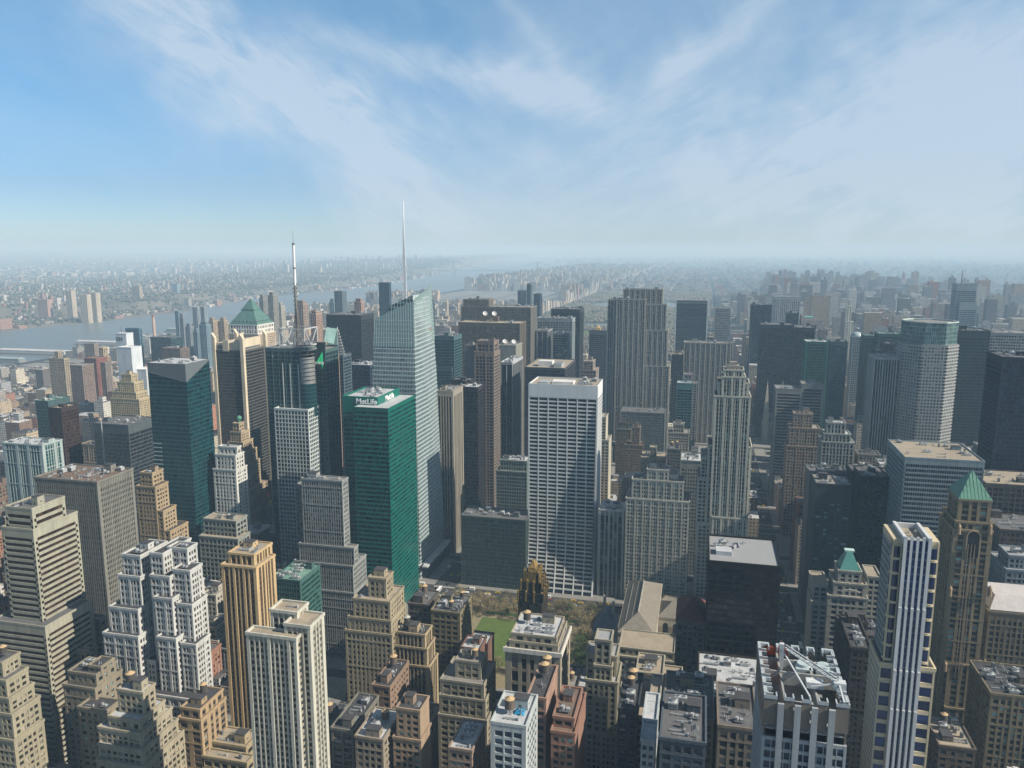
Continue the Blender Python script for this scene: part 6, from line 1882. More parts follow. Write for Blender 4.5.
root = ee('tan stone loft block with a brick red side and cluttered roof at the lower edge', 'R', 420, [(978, 991, 1050, 694, 0, 36)], style(wall=(.25, .20, .125), glass='lights', bay=3.1, fh=3.9, pw=.42, sh=.42, so=.12, cw=1.5, top=3, major=3, mw=1.4), 'tar', 768, dens=3, ntank=1, short='tan block with red side', cat='office building', name='office_building')
ee('grey ribbed corner block at the lower picture edge with a stepped blue grey top', 'R', 560, [(1005, 1009, 1060, 556, 4, 20), (1002, 1006, 1060, 570, 0, 34)], style(wall=(.24, .27, .30), glass='dark', bay=3, fh=3.8, pw=.5, sh=.4), 'grey', 605, short='blue grey corner block', cat='office building', name='office_building')
ee('low block with a pale roof at the foot of the green pyramid roofed tower', 'R', 400, [(936, 939, 976, 746, 0, 30)], style(wall=(.16, .12, .09), glass='dark', bay=4, fh=3.8, pw=.5, sh=.5), 'tan', 768, dens=3, ntank=1, short='low block with round tank', cat='loft building', name='loft_building')
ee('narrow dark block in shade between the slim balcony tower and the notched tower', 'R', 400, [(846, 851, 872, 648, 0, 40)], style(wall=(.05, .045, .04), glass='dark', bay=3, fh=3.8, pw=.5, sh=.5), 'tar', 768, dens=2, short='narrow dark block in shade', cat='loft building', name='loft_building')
# cathedral spires
root = thing('church', 'stone church with two slim pointed spires among dark slabs', 'church', (60, 1330, 0))
CH = wall_mat((.46, .44, .38), .8, .15)
xs, zt = ony(768, 379, 1335)
b = MB(); b.box(xs - 4, xs + 28, 1345, 1400, 0, 34); b.build('nave', CH, root)
b = MB(); b.hip(xs - 4.5, xs + 28.5, 1344, 1401, 34, 46, (15.5, 3)); b.build('nave_roof', wall_mat((.2, .23, .22)), root)
for k in (0, 1):
    b = MB(); q = xs + k * 24
    b.box(q - 4, q + 4, 1331, 1339, 0, zt - 48); b.build('tower', CH, root)
    b = MB(); b.hip(q - 3.6, q + 3.6, 1331.4, 1338.6, zt - 48, zt, None); b.build('spire', wall_mat((.55, .50, .40)), root)
REG.append((xs - 4, xs + 28, 1331, 1401, 40, 400, 'twin spired church'))

# ---------------- west side mid distance
def mk(label, Y, tl, st, rf='gravel', vb=380, name='apartment_tower', cat='apartment tower', **k):
    return B(name, label, cat, 'L', Y, tl, st, rf, vb=vb, unitroof=k.pop('unitroof', False), **k)


apt = style(wall=(.42, .34, .25), glass='dark', bay=3.6, fh=3.2, pw=.5, sh=.45, cw=1.5)
mk('tan brick apartment tower with a dark roof house on the far west side', 1180, [(53, 60, 63, 352, 6, 12), (48.5, 64, 69, 358, 0)], apt, vb=392, short='tan apartment tower', roofm='tan') if False else None
B('apartment_tower', 'tan brick apartment slab with a dark roof house far on the west side', 'apartment tower', 'L', 1180, [(54.5, 58, 60, 352, 8, 10), (48.5, 64, 69, 359, 0)], apt, 'tan', vb=395, unitroof=False, short='tan apartment slab')
B('apartment_tower', 'green and red brick apartment slab beside the tan apartment slab', 'apartment tower', 'L', 1230, [(68, 82, 84, 366, 0, 30)], style(wall=(.26, .24, .2), glass='dark', bay=3.4, fh=3.2, pw=.4, sh=.5, sp=(.30, .14, .11)), 'gravel', vb=398, unitroof=False, short='green and red slab')
B('apartment_tower', 'dark red brick apartment slab with a white middle strip', 'apartment tower', 'L', 1290, [(84, 96, 98, 359, 0, 30)], style(wall=(.27, .11, .09), glass='dark', bay=3.4, fh=3.2, pw=.5, sh=.5), 'brown', vb=392, unitroof=False, short='dark red slab')
B('apartment_tower', 'grey brown apartment slab with a greenish side near the white towers', 'apartment tower', 'L', 1300, [(96.5, 105, 111, 363, 0)], style(wall=(.27, .22, .19), glass='dark', bay=3.4, fh=3.2, pw=.45, sh=.5), 'gravel', vb=392, unitroof=False, short='grey brown slab')
B('apartment_tower', 'brown riverside apartment tower standing alone against the water', 'apartment tower', 'L', 1560, [(84, 94, 98, 344, 0)], style(wall=(.34, .26, .21), glass='dark', bay=3.6, fh=3.1, pw=.45, sh=.5), 'gravel', vb=362, unitroof=False, short='brown riverside tower')
B('office_building', 'small sand coloured block between the brown riverside tower and the white tower', 'office building', 'L', 1600, [(98, 103, 107.5, 348, 0)], style(wall=(.55, .42, .26), glass='dark', bay=5, fh=6, pw=.4, sh=.3), 'tan', vb=362, unitroof=False, short='small sand block')
r1 = B('slab_tower', 'windowless white slab tower with a taller white antenna block behind', 'office tower', 'L', 1150, [(117, 131, 141.5, 348, 0), (115.5, 126, 130, 334, 24, 18)], style(wall=(.66, .68, .70), glass='dark', bay=30, fh=30, pw=.9, sh=.9, blank='SEW'), 'white', vb=385, unitroof=False, short='windowless white tower')
x0, x1, y0, y1, z = REG[-1][:5]
b = MB()
for k in range(3): b.box(x0 + 1 + k * 5, x0 + 4 + k * 5, 1173.6, 1174.0, z - 12, z - 6)
b.cyl(x0 + 8, 1180, z, z + 14, .8, .4, n=6)
b.build('antenna_panel', METALD, [o for o in COL.objects if o.type == 'EMPTY'][-1])
B('office_tower', 'blue glass tower just behind the windowless white tower', 'office tower', 'L', 1400, [(125, 139, 142, 329, 0)], style(wall=(.12, .22, .26), glass='blue', bay=3, fh=3.8, pw=.1, sh=.3, g=.3), 'dgray', vb=350, unitroof=False, short='blue glass river tower')
B('office_building', 'white windowless low annex beside the windowless white tower', 'office building', 'L', 1160, [(134, 146, 149, 370, 0, 30)], style(wall=(.62, .63, .63), glass='dark', bay=30, fh=30, blank='SEW'), 'white', vb=388, unitroof=False, short='white low annex')
B('stepped_tower', 'sand coloured stepped brick building of many terraces below the windowless white tower', 'apartment tower', 'L', 960,
  [(121, 131, 136, 375, 8, 14), (117, 134, 139, 383, 4, 20), (112, 136, 143, 393, 2, 24), (110, 139, 145, 400, 0, 30)], style(wall=(.52, .42, .26), glass='dark', bay=3.2, fh=3.5, pw=.5, sh=.45), 'tan', vb=405, unitroof=True, short='sand stepped building')
r1 = thing('chimney', 'tall slim brick power plant chimney rising against the river', 'chimney', (ony(153, 315, 1750)[0], 1750, 0))
x, z = ony(153, 315, 1750); b = MB(); b.cyl(x, 1750, 0, z, 5.0, 3.4, n=16); b.build('stack', wall_mat((.48, .36, .28)), r1)
b = MB(); b.cyl(x, 1750, z - 5, z + .6, 3.75, 3.7, n=16); b.build('collar', wall_mat((.25, .16, .12)), r1)
B('office_building', 'dark glass low riverside block under the slim chimney', 'office building', 'L', 1400, [(150, 171, 182, 338, 0, 40)], style(wall=(.07, .11, .12), glass='teal', bay=3, fh=4, pw=.1, sh=.3, g=.25), 'dgray', vb=358, unitroof=True, short='dark riverside block')
B('office_building', 'brown brick block beside the dark riverside block', 'office building', 'L', 1330, [(161, 180, 184, 349, 0, 30)], style(wall=(.20, .15, .12), glass='dark', bay=3.4, fh=3.4, pw=.5, sh=.5), 'brown', vb=358, unitroof=True, short='brown riverside block')
for i, (a, b_, c, v, Y_, w_, l_) in enumerate([
    (174.5, 178, 182, 311, 1900, (.22, .30, .34), 'tall grey blue glass apartment tower, west one of a pair by the river'),
    (179, 183, 185, 314, 1860, (.30, .32, .34), 'shorter grey apartment tower attached to the tall grey blue one'),
    (192, 197, 200, 307.5, 2050, (.34, .38, .40), 'pale blue twin apartment tower by the river'),
    (200, 204, 207, 307, 2080, (.36, .40, .42), 'second pale blue twin apartment tower by the river'),
    (193, 197, 199.5, 329, 1700, (.20, .26, .30), 'dark blue glass apartment tower below the pale blue twins'),
    (199, 206, 211, 322, 1650, (.24, .32, .36), 'broad blue glass apartment tower below the pale blue twins'),
    (185, 190, 194, 324, 1800, (.27, .30, .31), 'squat grey apartment tower left of the dark blue glass one'),
    (208.5, 213, 219, 318, 1760, (.50, .38, .26), 'tan brick apartment tower with a small roof house by the pyramid'),
    (219, 224, 228, 318, 1780, (.48, .37, .26), 'second tan brick apartment tower touching the green pyramid'),
    (252, 257, 259, 303, 2050, (.30, .20, .18), 'reddish apartment tower just behind the green pyramid'),
    (259, 263, 267.5, 295, 2100, (.30, .28, .25), 'tall brown apartment slab behind the green pyramid'),
    (267.5, 273, 278, 292.5, 2000, (.33, .30, .25), 'tallest brown and cream apartment slab near the mast'),
    (278, 281, 285, 303, 2100, (.52, .47, .38), 'cream apartment tower behind the mast'),
    (296, 303, 308, 301, 1500, (.40, .30, .24), 'brown apartment tower with a stepped crown near the mast'),
    (310, 316, 322, 311, 1450, (.46, .30, .22), 'orange brown apartment tower left of the broad black slab'),
    (334, 342, 346.5, 291.5, 1900, (.17, .20, .22), 'dark rounded tower rising behind the broad black slab'),
    (329, 334, 336, 299, 1950, (.34, .42, .44), 'pale green slim tower beside the dark rounded one'),
    (378.5, 389, 391, 283, 1800, (.05, .10, .13), 'dark blue glass box tower left of the spire'),
    (354, 361, 364.5, 299, 1700, (.46, .31, .25), 'salmon brick stepped tower left of the dark blue box'),
    (425, 433, 435, 300, 1700, (.10, .12, .13), 'black slim tower hidden by the crystal tower peak'),
    (460, 466, 470, 318, 1500, (.40, .33, .27), 'brown tower peeking behind the ribbed slabs'),
]):
    B('apartment_tower', l_, 'apartment tower', 'L', Y_, [(a + (b_ - a) * .2, b_ - .5, c - .8, v, 5, 10), (a, b_, c, v + 3.0, 0)] if i not in (0, 2, 3, 17, 15) else [(a, b_, c, v, 0)],
      style(wall=w_, glass='blue' if w_[2] > w_[0] else 'dark', bay=3.6, fh=3.4, pw=.4, sh=.4, cw=1.2, major=3, mw=1.8), 'gravel', vb=min(380, v + 40), unitroof=False, short=' '.join(l_.split()[:4]))

# ================================================================== THE CITY BETWEEN AND BEYOND
AVE = [-1950, -1682, -1408, -1134, -860, -585, -311, 0, 155, 300, 435, 575, 790, 1010, 1230]
SY = lambda n: 80.5 * (n - 34)


def attr_mat(name, windows=True):
    """one material for the far-off city: wall and roof colours come with each building, floors and bays from its uv"""
    m, t, b = _nodes(name)
    n, l = t.nodes, t.links
    at = n.new('ShaderNodeVertexColor'); at.layer_name = 'col'
    uv = n.new('ShaderNodeUVMap'); uv.uv_map = 'UVMap'
    fr = n.new('ShaderNodeVectorMath'); fr.operation = 'FRACTION'; l.new(uv.outputs[0], fr.inputs[0])
    fl = n.new('ShaderNodeVectorMath'); fl.operation = 'FLOOR'; l.new(uv.outputs[0], fl.inputs[0])
    sp = n.new('ShaderNodeSeparateXYZ'); l.new(fr.outputs[0], sp.inputs[0])
    a = wmath('MULTIPLY', wmath('GREATER_THAN', sp.outputs[0], .42, tree=t), wmath('GREATER_THAN', sp.outputs[1], .45, tree=t), tree=t)
    wn_ = n.new('ShaderNodeTexWhiteNoise'); wn_.noise_dimensions = '2D'; l.new(fl.outputs[0], wn_.inputs['Vector'])
    a = wmath('MULTIPLY', a, wmath('ADD', wmath('MULTIPLY', wn_.outputs['Value'], .5, tree=t), .5, tree=t), tree=t)
    g = n.new('ShaderNodeNewGeometry'); sn = n.new('ShaderNodeSeparateXYZ'); l.new(g.outputs['Normal'], sn.inputs[0])
    a = wmath('MULTIPLY', a, wmath('LESS_THAN', sn.outputs[2], .5, tree=t), tree=t)
    ns = n.new('ShaderNodeTexNoise'); ns.inputs['Scale'].default_value = .15; ns.inputs['Detail'].default_value = 4
    l.new(g.outputs['Position'], ns.inputs['Vector'])
    vs = n.new('ShaderNodeVectorMath'); vs.operation = 'SCALE'; l.new(at.outputs['Color'], vs.inputs[0])
    l.new(wmath('ADD', wmath('MULTIPLY', ns.outputs['Fac'], .8, tree=t), .6, tree=t), vs.inputs['Scale'])
    mx = n.new('ShaderNodeMix'); mx.data_type = 'RGBA'; mx.inputs['B'].default_value = (.03, .035, .045, 1)
    l.new(vs.outputs[0], mx.inputs['A'])
    if windows:
        l.new(a, mx.inputs['Factor'])
    else:
        mx.inputs['Factor'].default_value = 0
    l.new(mx.outputs['Result'], b.inputs['Base Color'])
    b.inputs['Roughness'].default_value = .8
    return m


def box_field(name, arr, cols, roofs, mat):
    """many boxes as one mesh: arr (N,6) x0 x1 y0 y1 z0 z1, wall colour, roof colour per box"""
    B_ = np.array(arr, dtype=np.float64); N = len(B_)
    X = B_[:, [0, 1, 1, 0, 0, 1, 1, 0]]; Y = B_[:, [2, 2, 3, 3, 2, 2, 3, 3]]; Z = B_[:, [4, 4, 4, 4, 5, 5, 5, 5]]
    V = np.stack([X, Y, Z], -1).reshape(-1, 3)
    FF = np.array([[4, 5, 6, 7], [0, 1, 5, 4], [1, 2, 6, 5], [2, 3, 7, 6], [3, 0, 4, 7]])
    Fi = (FF[None] + (np.arange(N) * 8)[:, None, None]).reshape(-1)
    me = bpy.data.meshes.new(name)
    me.vertices.add(len(V)); me.vertices.foreach_set('co', V.astype(np.float32).ravel())
    me.loops.add(len(Fi)); me.loops.foreach_set('vertex_index', Fi.astype(np.int32))
    me.polygons.add(N * 5); me.polygons.foreach_set('loop_start', (np.arange(N * 5) * 4).astype(np.int32))
    me.polygons.foreach_set('use_smooth', np.zeros(N * 5, dtype=bool))
    me.update(calc_edges=True)
    uv = np.zeros((N, 5, 4, 2), dtype=np.float32)
    wx = np.maximum(1, np.round((B_[:, 1] - B_[:, 0]) / 3.4)); wy = np.maximum(1, np.round((B_[:, 3] - B_[:, 2]) / 3.4)); h = np.maximum(1, np.round((B_[:, 5] - B_[:, 4]) / 3.5))
    sd = (np.arange(N) * 37 % 1009).astype(np.float32)
    for k, w in ((1, wx), (2, wy), (3, wx), (4, wy)):
        uv[:, k, 1, 0] = w; uv[:, k, 2, 0] = w; uv[:, k, 2, 1] = h; uv[:, k, 3, 1] = h
        uv[:, k, :, 0] += sd[:, None]
    L = me.uv_layers.new(name='UVMap'); L.data.foreach_set('uv', uv.ravel())
    ca = me.color_attributes.new('col', 'BYTE_COLOR', 'CORNER')
    c = np.ones((N, 5, 4, 4), dtype=np.float32)
    c[:, 1:, :, :3] = np.array(cols)[:, None, None, :]; c[:, 0, :, :3] = np.array(roofs)[:, None, :]
    ca.data.foreach_set('color', c.ravel())
    me.materials.append(mat)
    o = bpy.data.objects.new(name, me); COL.objects.link(o)
    return o


WCOL = [(.40, .33, .24), (.34, .27, .19), (.28, .20, .14), (.44, .40, .32), (.50, .46, .38), (.30, .28, .25), (.36, .18, .12), (.22, .15, .11), (.48, .38, .26), (.20, .20, .20), (.14, .12, .11), (.56, .54, .50), (.30, .31, .32)]
WNAME = ['tan', 'brown', 'dark brown', 'pale stone', 'cream', 'grey', 'red brick', 'dark red brown', 'sandy', 'dark grey', 'near black', 'whitish', 'slate grey']
RCOL = [(.05, .05, .055), (.20, .19, .175), (.36, .37, .38), (.10, .09, .085), (.50, .50, .48)]
RNAME = ['black tar', 'gravel', 'silver', 'dark', 'white']
RKEY = ['tar', 'gravel', 'silver', 'dgray', 'white']

UR = []
for (x0, x1, y0, y1, z, vb, lab) in REG:
    us = [proj(x, y, zz)[0] for x in (x0, x1) for y in (y0, y1) for zz in (z, z * .3)]
    UR.append((min(us), max(us), y0, vb if vb else 400))
# things besides buildings that nearer roofs must not hide: river, park, lawn, avenues
UR += [(-50, 90, 1940, 366), (60, 130, 20000, 346), (130, 190, 20000, 334), (190, 240, 20000, 323), (240, 300, 20000, 313), (300, 366, 20000, 303), (366, 464, 20000, 290), (440, 560, 6000, 300), (555, 612, 2100, 340), (612, 690, 2100, 350),
       (405, 625, 492, 655), (405, 625, 560, 612), (425, 462, 600, 590), (700, 780, 2100, 328), (780, 1030, 2300, 296), (612, 760, 6200, 293)]
UR = np.array([[a, b_, c, e] for a, b_, c, e in UR], dtype=float)
RA = np.array([[r[0], r[1], r[2], r[3]] for r in REG], dtype=float)


def hlimit(x0, x1, y0, y1, h):
    us = [proj(x, y, zz)[0] for x in (x0, x1) for y in (y0, y1) for zz in (0, h)]
    u0, u1 = min(us), max(us)
    m = (UR[:, 0] < u1 - .5) & (UR[:, 1] > u0 + .5) & (UR[:, 2] > y0 + 3)
    if not m.any():
        return h, u0, u1
    vb = UR[m, 3].max()
    d = ray((u0 + u1) / 2, vb)
    t = (y1 - CY) / d[1]
    return min(h, CZ + t * d[2]), u0, u1


rng = random.Random(11)
FILL = []


def lot(x0, x1, y0, y1, h, zone):
    m = (RA[:, 0] < x1 + .6) & (RA[:, 1] > x0 - .6) & (RA[:, 2] < y1 + .6) & (RA[:, 3] > y0 - .6)
    if m.any():
        return
    u, v = proj((x0 + x1) / 2, y0, h)
    if u < -260 or u > 1330 or v > 1050:
        return
    hh, u0, u1 = hlimit(x0, x1, y0, y1, h)
    if hh < h:
        hh *= rng.uniform(.72, 1.0)
    if hh < 5:
        return
    area = (u1 - u0) * abs(proj((x0 + x1) / 2, y0, 0)[1] - proj((x0 + x1) / 2, y1, hh)[1])
    if u < -20 or u > 1050 or v > 780:
        area = .2
    FILL.append((x0, x1, y0, y1, hh, area, zone))


def height(x, y):
    r = rng.random()
    g = lambda a, b_: rng.uniform(a, b_)
    if y < 2012:
        if x < -1134: return g(8, 22) if r < .85 else g(30, 60)
        if x < -860: return g(12, 30) if r < .8 else g(40, 80)
        if x < 0:
            if y > 1500: return g(30, 80) if r < .7 else g(90, 150)
            return g(18, 50) if r < .7 else g(50, 95)
        if y < 500: return g(20, 60) if r < .8 else g(60, 100)
        return g(30, 80) if r < .6 else g(80, 150)
    if x < -860:
        if x > -905: return g(48, 62) if r < .75 else g(80, 105)
        if x < -1700: return g(35, 60) if r < .7 else g(60, 120)
        return g(16, 40) if r < .72 else g(45, 100)
    if y < 6200:
        if x < 45: return g(46, 60)
        return g(18, 60) if r < .60 else (g(70, 130) if r < .92 else g(130, 190))
    return g(12, 24) if r < .9 else g(35, 60)


n = 33
while True:
    y0b = SY(n) + 9; y1b = SY(n + 1) - 9
    if y0b > 13500: break
    far = y0b > 2000
    for i in range(len(AVE) - 1):
        xa, xb = AVE[i] + 15, AVE[i + 1] - 15
        if 59 <= n < 110 and -860 <= AVE[i] < 0: continue
        if n < 42 and AVE[i] == -311 and 40 <= n:       # the park block
            continue
        if y0b > 7000 and xa < -2100: continue
        rows = [(y0b + 3, (y0b + y1b) / 2 - 2), ((y0b + y1b) / 2 + 2, y1b - 3)]
        for (ya, yb) in rows:
            x = xa + 3
            while x < xb - 9:
                w = rng.uniform(9, 19) if y0b < 640 else rng.uniform(13, 30) if not far else rng.uniform(20, 55)
                w = min(w, xb - 3 - x)
                if w < 8: break
                depth = yb - ya
                d0 = rng.uniform(0, 3)
                hh = height(x, y0b)
                if hh > 100: w = min(max(w, 28), xb - 3 - x)
                lot(x, x + w - .4, ya + d0 * .3, yb - rng.uniform(0, 3), hh, n)
                x += w + (rng.uniform(0, 4) if far else .0)
    n += 1
# Bronx, Queens and the river blocks farther east, coarse
for k in range(5200):
    y = rng.uniform(1200, 15000); x = rng.uniform(1245, 1245 + .75 * y)
    w = rng.uniform(20, 60); r = rng.random()
    if proj(x, y, 0)[0] > 1050: continue
    lot(x, x + w, y, y + rng.uniform(15, 40), rng.uniform(8, 22) if r < .9 else rng.uniform(35, 90), 0)
for k in range(2600):
    y = rng.uniform(13500, 26000); x = rng.uniform(-1800 - (y - 13500) * .3, 6000)
    w = rng.uniform(30, 110); r = rng.random()
    lot(x, x + w, y, y + rng.uniform(30, 90), rng.uniform(10, 26) if r < .88 else rng.uniform(40, 90), 0)

FILL.sort(key=lambda f: -f[5])
NSOLO = 125
LM = []                                    # landmarks for the labels: screen box and depth
for (x0, x1, y0, y1, z, vb, lab) in REG:
    u, v = proj((x0 + x1) / 2, y0, z)
    u2, v2 = proj((x0 + x1) / 2, y0, 0)
    LM.append((u, v, min(v2, vb or v2), y0, lab))
used_labels = {}
solo = FILL[:NSOLO]
for (x0, x1, y0, y1, h, area, zone) in solo:
    ci = rng.randrange(len(WCOL)); ri = rng.choice((0, 0, 1, 1, 2, 3))
    c = WCOL[ci]
    kind = 'glass' if (ci in (9, 10, 12) and h > 45) else 'stone'
    fl_ = max(2, int(h / 3.7))
    if kind == 'glass':
        st = style(wall=c, glass=rng.choice(('dark', 'blue', 'dgreen', 'black')), bay=rng.uniform(1.8, 3), fh=3.8, pw=rng.uniform(.1, .3), sh=rng.uniform(.3, .5), g=.35, cw=1)
    else:
        st = style(wall=c, glass=rng.choice(('dark', 'warm', 'lights')), bay=rng.uniform(2.6, 3.8), fh=rng.uniform(3.4, 3.9), pw=rng.uniform(.38, .58), sh=rng.uniform(.4, .5), so=rng.choice((.05, .15, .25)),
                   major=rng.choice((0, 0, 3, 4)), cw=1.6, top=rng.uniform(1.8, 3.5))
    ti = [(x0, x1, y0, y1, 0, h)]
    if h > 38 and kind == 'stone' and (x1 - x0) > 16:
        a = rng.uniform(1.5, 3); hb = h * rng.uniform(.72, .88)
        ti = [(x0 + a, x1 - a, y0 + a, y1 - a * .6, hb - .3, h), (x0, x1, y0, y1, 0, hb)]
    tk = (2 if rng.random() < .35 else 1) if (h < 80 and rng.random() < .75) else 0
    um, vm = proj((x0 + x1) / 2, y0, h)
    # nearest landmark in the picture
    best = sorted(LM, key=lambda q: abs(q[0] - um) * 1.0 + abs(min(max(vm, q[1]), q[2]) - vm) * 1.0 + abs(q[3] - y0) * .05)
    size = 'low' if h < 28 else ('mid-rise' if h < 55 else 'tall')
    feat = ('set back at the top' if len(ti) == 2 else ('with a water tank' if tk else 'with a %s roof' % RNAME[ri]))
    lab = None
    for q in best[:14]:
        rel = 'behind' if y0 > q[3] + 12 else ('in front of' if y0 < q[3] - 12 else 'beside')
        cand = '%s %s block %s, %s the %s' % (size, WNAME[ci], feat, rel, q[4])
        if len(cand.split()) <= 16 and cand not in used_labels:
            lab = cand; break
    if lab is None:
        lab = '%s %s block %s between the %s and the %s' % (size, WNAME[ci], feat, best[0][4], best[1][4])
        lab = ' '.join(lab.split()[:16])
    used_labels[lab] = 1
    face = 'SE' if um < 690 else 'SW'
    dense = 2.2 if y0 < 700 else .8
    nm = 'office_building' if kind == 'glass' or h > 60 else ('row_building' if h < 20 else 'loft_building')
    finish(nm, lab, 'building', ti, st, face, RKEY[ri], rng, tk, dense, None, None, short=lab, unitroof=y0 < 1300)

arr, cols, rfs = [], [], []
for (x0, x1, y0, y1, h, area, zone) in FILL[NSOLO:]:
    if area < .15: continue
    ci = rng.randrange(len(WCOL))
    if y0 > 2000 and x0 < -860 and rng.random() < .6: ci = rng.choice((3, 4, 8, 0, 11))
    if y0 > 1900 and x0 > 0: ci = rng.choice((5, 9, 12, 3, 5, 12, 9, 6, 1, 10, 11))
    k = rng.uniform(.85, 1.15)
    c = tuple(min(1, q * k) for q in WCOL[ci]); r_ = RCOL[rng.choice((0, 1, 1, 2, 3, 4))]
    arr.append((x0, x1, y0, y1, 0, h)); cols.append(c); rfs.append(r_)
    if h > 12 and rng.random() < .8:
        w = (x1 - x0) * rng.uniform(.2, .45); dd = (y1 - y0) * rng.uniform(.2, .45); px = rng.uniform(x0 + 1, x1 - w - 1); py = rng.uniform(y0 + 1, y1 - dd - 1)
        arr.append((px, px + w, py, py + dd, h - .01, h + rng.uniform(2.5, 6) + (h > 60) * 5)); cols.append(c if rng.random() < .6 else (.3, .3, .3)); rfs.append(RCOL[rng.randrange(5)])
    if y0 < 1600:
        for _ in range(rng.randrange(2, 6)):
            w = rng.uniform(1.5, 4); px = rng.uniform(x0 + .5, x1 - w - .5); py = rng.uniform(y0 + .5, y1 - w - .5)
            arr.append((px, px + w, py, py + w, h - .01, h + rng.uniform(1, 2.6))); cols.append(rng.choice(((.5, .5, .5), (.2, .2, .2), (.35, .3, .25)))); rfs.append(rng.choice(((.5, .5, .5), (.2, .2, .2))))
FAR = attr_mat('far_masonry')
o = box_field('distant_city_blocks', arr, cols, rfs, FAR)
o['kind'] = 'stuff'; o['label'] = 'mass of smaller and more distant city buildings filling the blocks to the horizon'; o['category'] = 'distant buildings'

# ---------------- ground, pavements, roads, park
def sheet(name, pts, z, mat, kind='structure'):
    me = bpy.data.meshes.new(name)
    me.from_pydata([(p[0], p[1], z) for p in pts], [], [tuple(range(len(pts)))])
    me.materials.append(mat)
    o = bpy.data.objects.new(name, me); COL.objects.link(o); o['kind'] = kind
    return o


WS = [(-1990, -3000), (-1985, 1500), (-1960, 3500), (-1990, 5400), (-2090, 8000), (-2165, 10000), (-2500, 13000), (-3400, 20000), (-6500, 45000)]
NJ = [(-3000, -3000), (-2860, 1500), (-2830, 2500), (-2750, 3100), (-2740, 3600), (-2900, 4300), (-3020, 4800), (-2985, 5700), (-2970, 6700), (-3280, 8700), (-3560, 10200), (-4480, 15500), (-5160, 21000), (-9000, 45000)]
asphalt = wall_mat((.052, .052, .055), .9, .25, .08)
farg = wall_mat((.11, .115, .085), .95, .35, .004)
sheet('ground', [(-60000, -6000), (60000, -6000), (60000, 60000), (-60000, 60000)], -6.0, farg)
b = MB()
poly = WS + [(60000, 45000), (60000, -3000)]
i0 = len(b.v)
b.v += [(p[0], p[1], 0) for p in poly] + [(p[0], p[1], -6.5) for p in poly]
nn = len(poly)
b.f.append(tuple(range(nn - 1, -1, -1))); b.fm.append(0)
for k in range(nn):
    b.f.append((k, (k + 1) % nn, nn + (k + 1) % nn, nn + k)); b.fm.append(0)
o = b.build('road_network_ground', asphalt); struct(o)
# water
m, t, bs = _nodes('river_water')
bs.inputs['Base Color'].default_value = (.13, .15, .155, 1); bs.inputs['Roughness'].default_value = .22
nz = t.nodes.new('ShaderNodeTexNoise'); nz.inputs['Scale'].default_value = .03; nz.inputs['Detail'].default_value = 8
nz2 = t.nodes.new('ShaderNodeTexNoise'); nz2.inputs['Scale'].default_value = .0015; nz2.inputs['Detail'].default_value = 4
g = t.nodes.new('ShaderNodeNewGeometry'); t.links.new(g.outputs['Position'], nz.inputs['Vector']); t.links.new(g.outputs['Position'], nz2.inputs['Vector'])
bu = t.nodes.new('ShaderNodeBump'); bu.inputs['Strength'].default_value = .5; bu.inputs['Distance'].default_value = 3.0
t.links.new(nz.outputs['Fac'], bu.inputs['Height']); t.links.new(bu.outputs[0], bs.inputs['Normal'])
t.links.new(wmath('ADD', wmath('MULTIPLY', nz2.outputs['Fac'], .3, tree=t), .25, tree=t), bs.inputs['Roughness'])
sheet('river_water', [(-4500, -3000), (-1900, -3000), (-1800, 9000), (-2000, 14000), (-6000, 45000), (-14000, 45000), (-7000, 14000)], -3.0, m)
# city blocks as raised pavements
pav = wall_mat((.24, .235, .22), .9, .25, .1)
b = MB()
for n in range(33, 125):
    for i in range(len(AVE) - 1):
        if 59 <= n < 110 and -860 <= AVE[i] < 0: continue
        b.box(AVE[i] + 11, AVE[i + 1] - 11, SY(n) + (11 if n in (34, 42, 57) else 5.5), SY(n + 1) - (11 if n + 1 in (34, 42, 57) else 5.5), -.1, .15)
o = b.build('pavement', pav); struct(o)
# painted markings
b = MB()
for ax in AVE[5:9]:
    for lx in (-7.2, -3.6, 0, 3.6, 7.2):
        y = 60
        while y < 1300:
            if all(abs(y - SY(n)) > 9 for n in range(34, 52)):
                b.box(ax + lx - .08, ax + lx + .08, y, y + 3, .004, .008)
            y += 9
    for n in range(34, 50):
        for s in (-9.5, 8.5):
            for k in range(14):
                b.box(ax - 10 + k * 1.5, ax - 9.3 + k * 1.5, SY(n) + s - 1.5, SY(n) + s + 1.5, .004, .009)
for k in range(60):
    x = -560 + k * 12
    b.box(x, x + 4, SY(42) - .35, SY(42) - .2, .004, .008); b.box(x, x + 4, SY(42) + .2, SY(42) + .35, .004, .008)
o = b.build('road_marking', wall_mat((.62, .62, .58), .8, .3, .6)); struct(o)

# ---------------- the small park in front of the white grid tower
gravelm = wall_mat((.25, .215, .13), .95, .25, .3)
lawnm = wall_mat((.095, .145, .034), .95, .25, .15)
o = sheet('park_gravel', [(-293, 492), (-136, 492), (-136, 629), (-293, 629)], .16, gravelm)
L0 = onz(474, 612); L1 = onz(512, 614)
lx0, lx1 = -258, -184
o = sheet('lawn', [(lx0, 522), (lx1, 522), (lx1, 600), (lx0, 600)], .17, lawnm)
# green ground ivy beds
ivy = wall_mat((.05, .085, .025), .95, .4, .4)
for k, (a, c, d_, e) in enumerate([(-290, -268, 500, 520), (-258, -215, 607, 613), (-205, -165, 607, 613), (-258, -215, 617, 623), (-205, -165, 617, 623), (-290, -268, 560, 600), (-172, -150, 525, 560), (-150, -125, 570, 612), (-172, -155, 575, 598)]):
    sheet('planting_bed', [(a, d_), (c, d_), (c, e), (a, e)], .18, ivy)


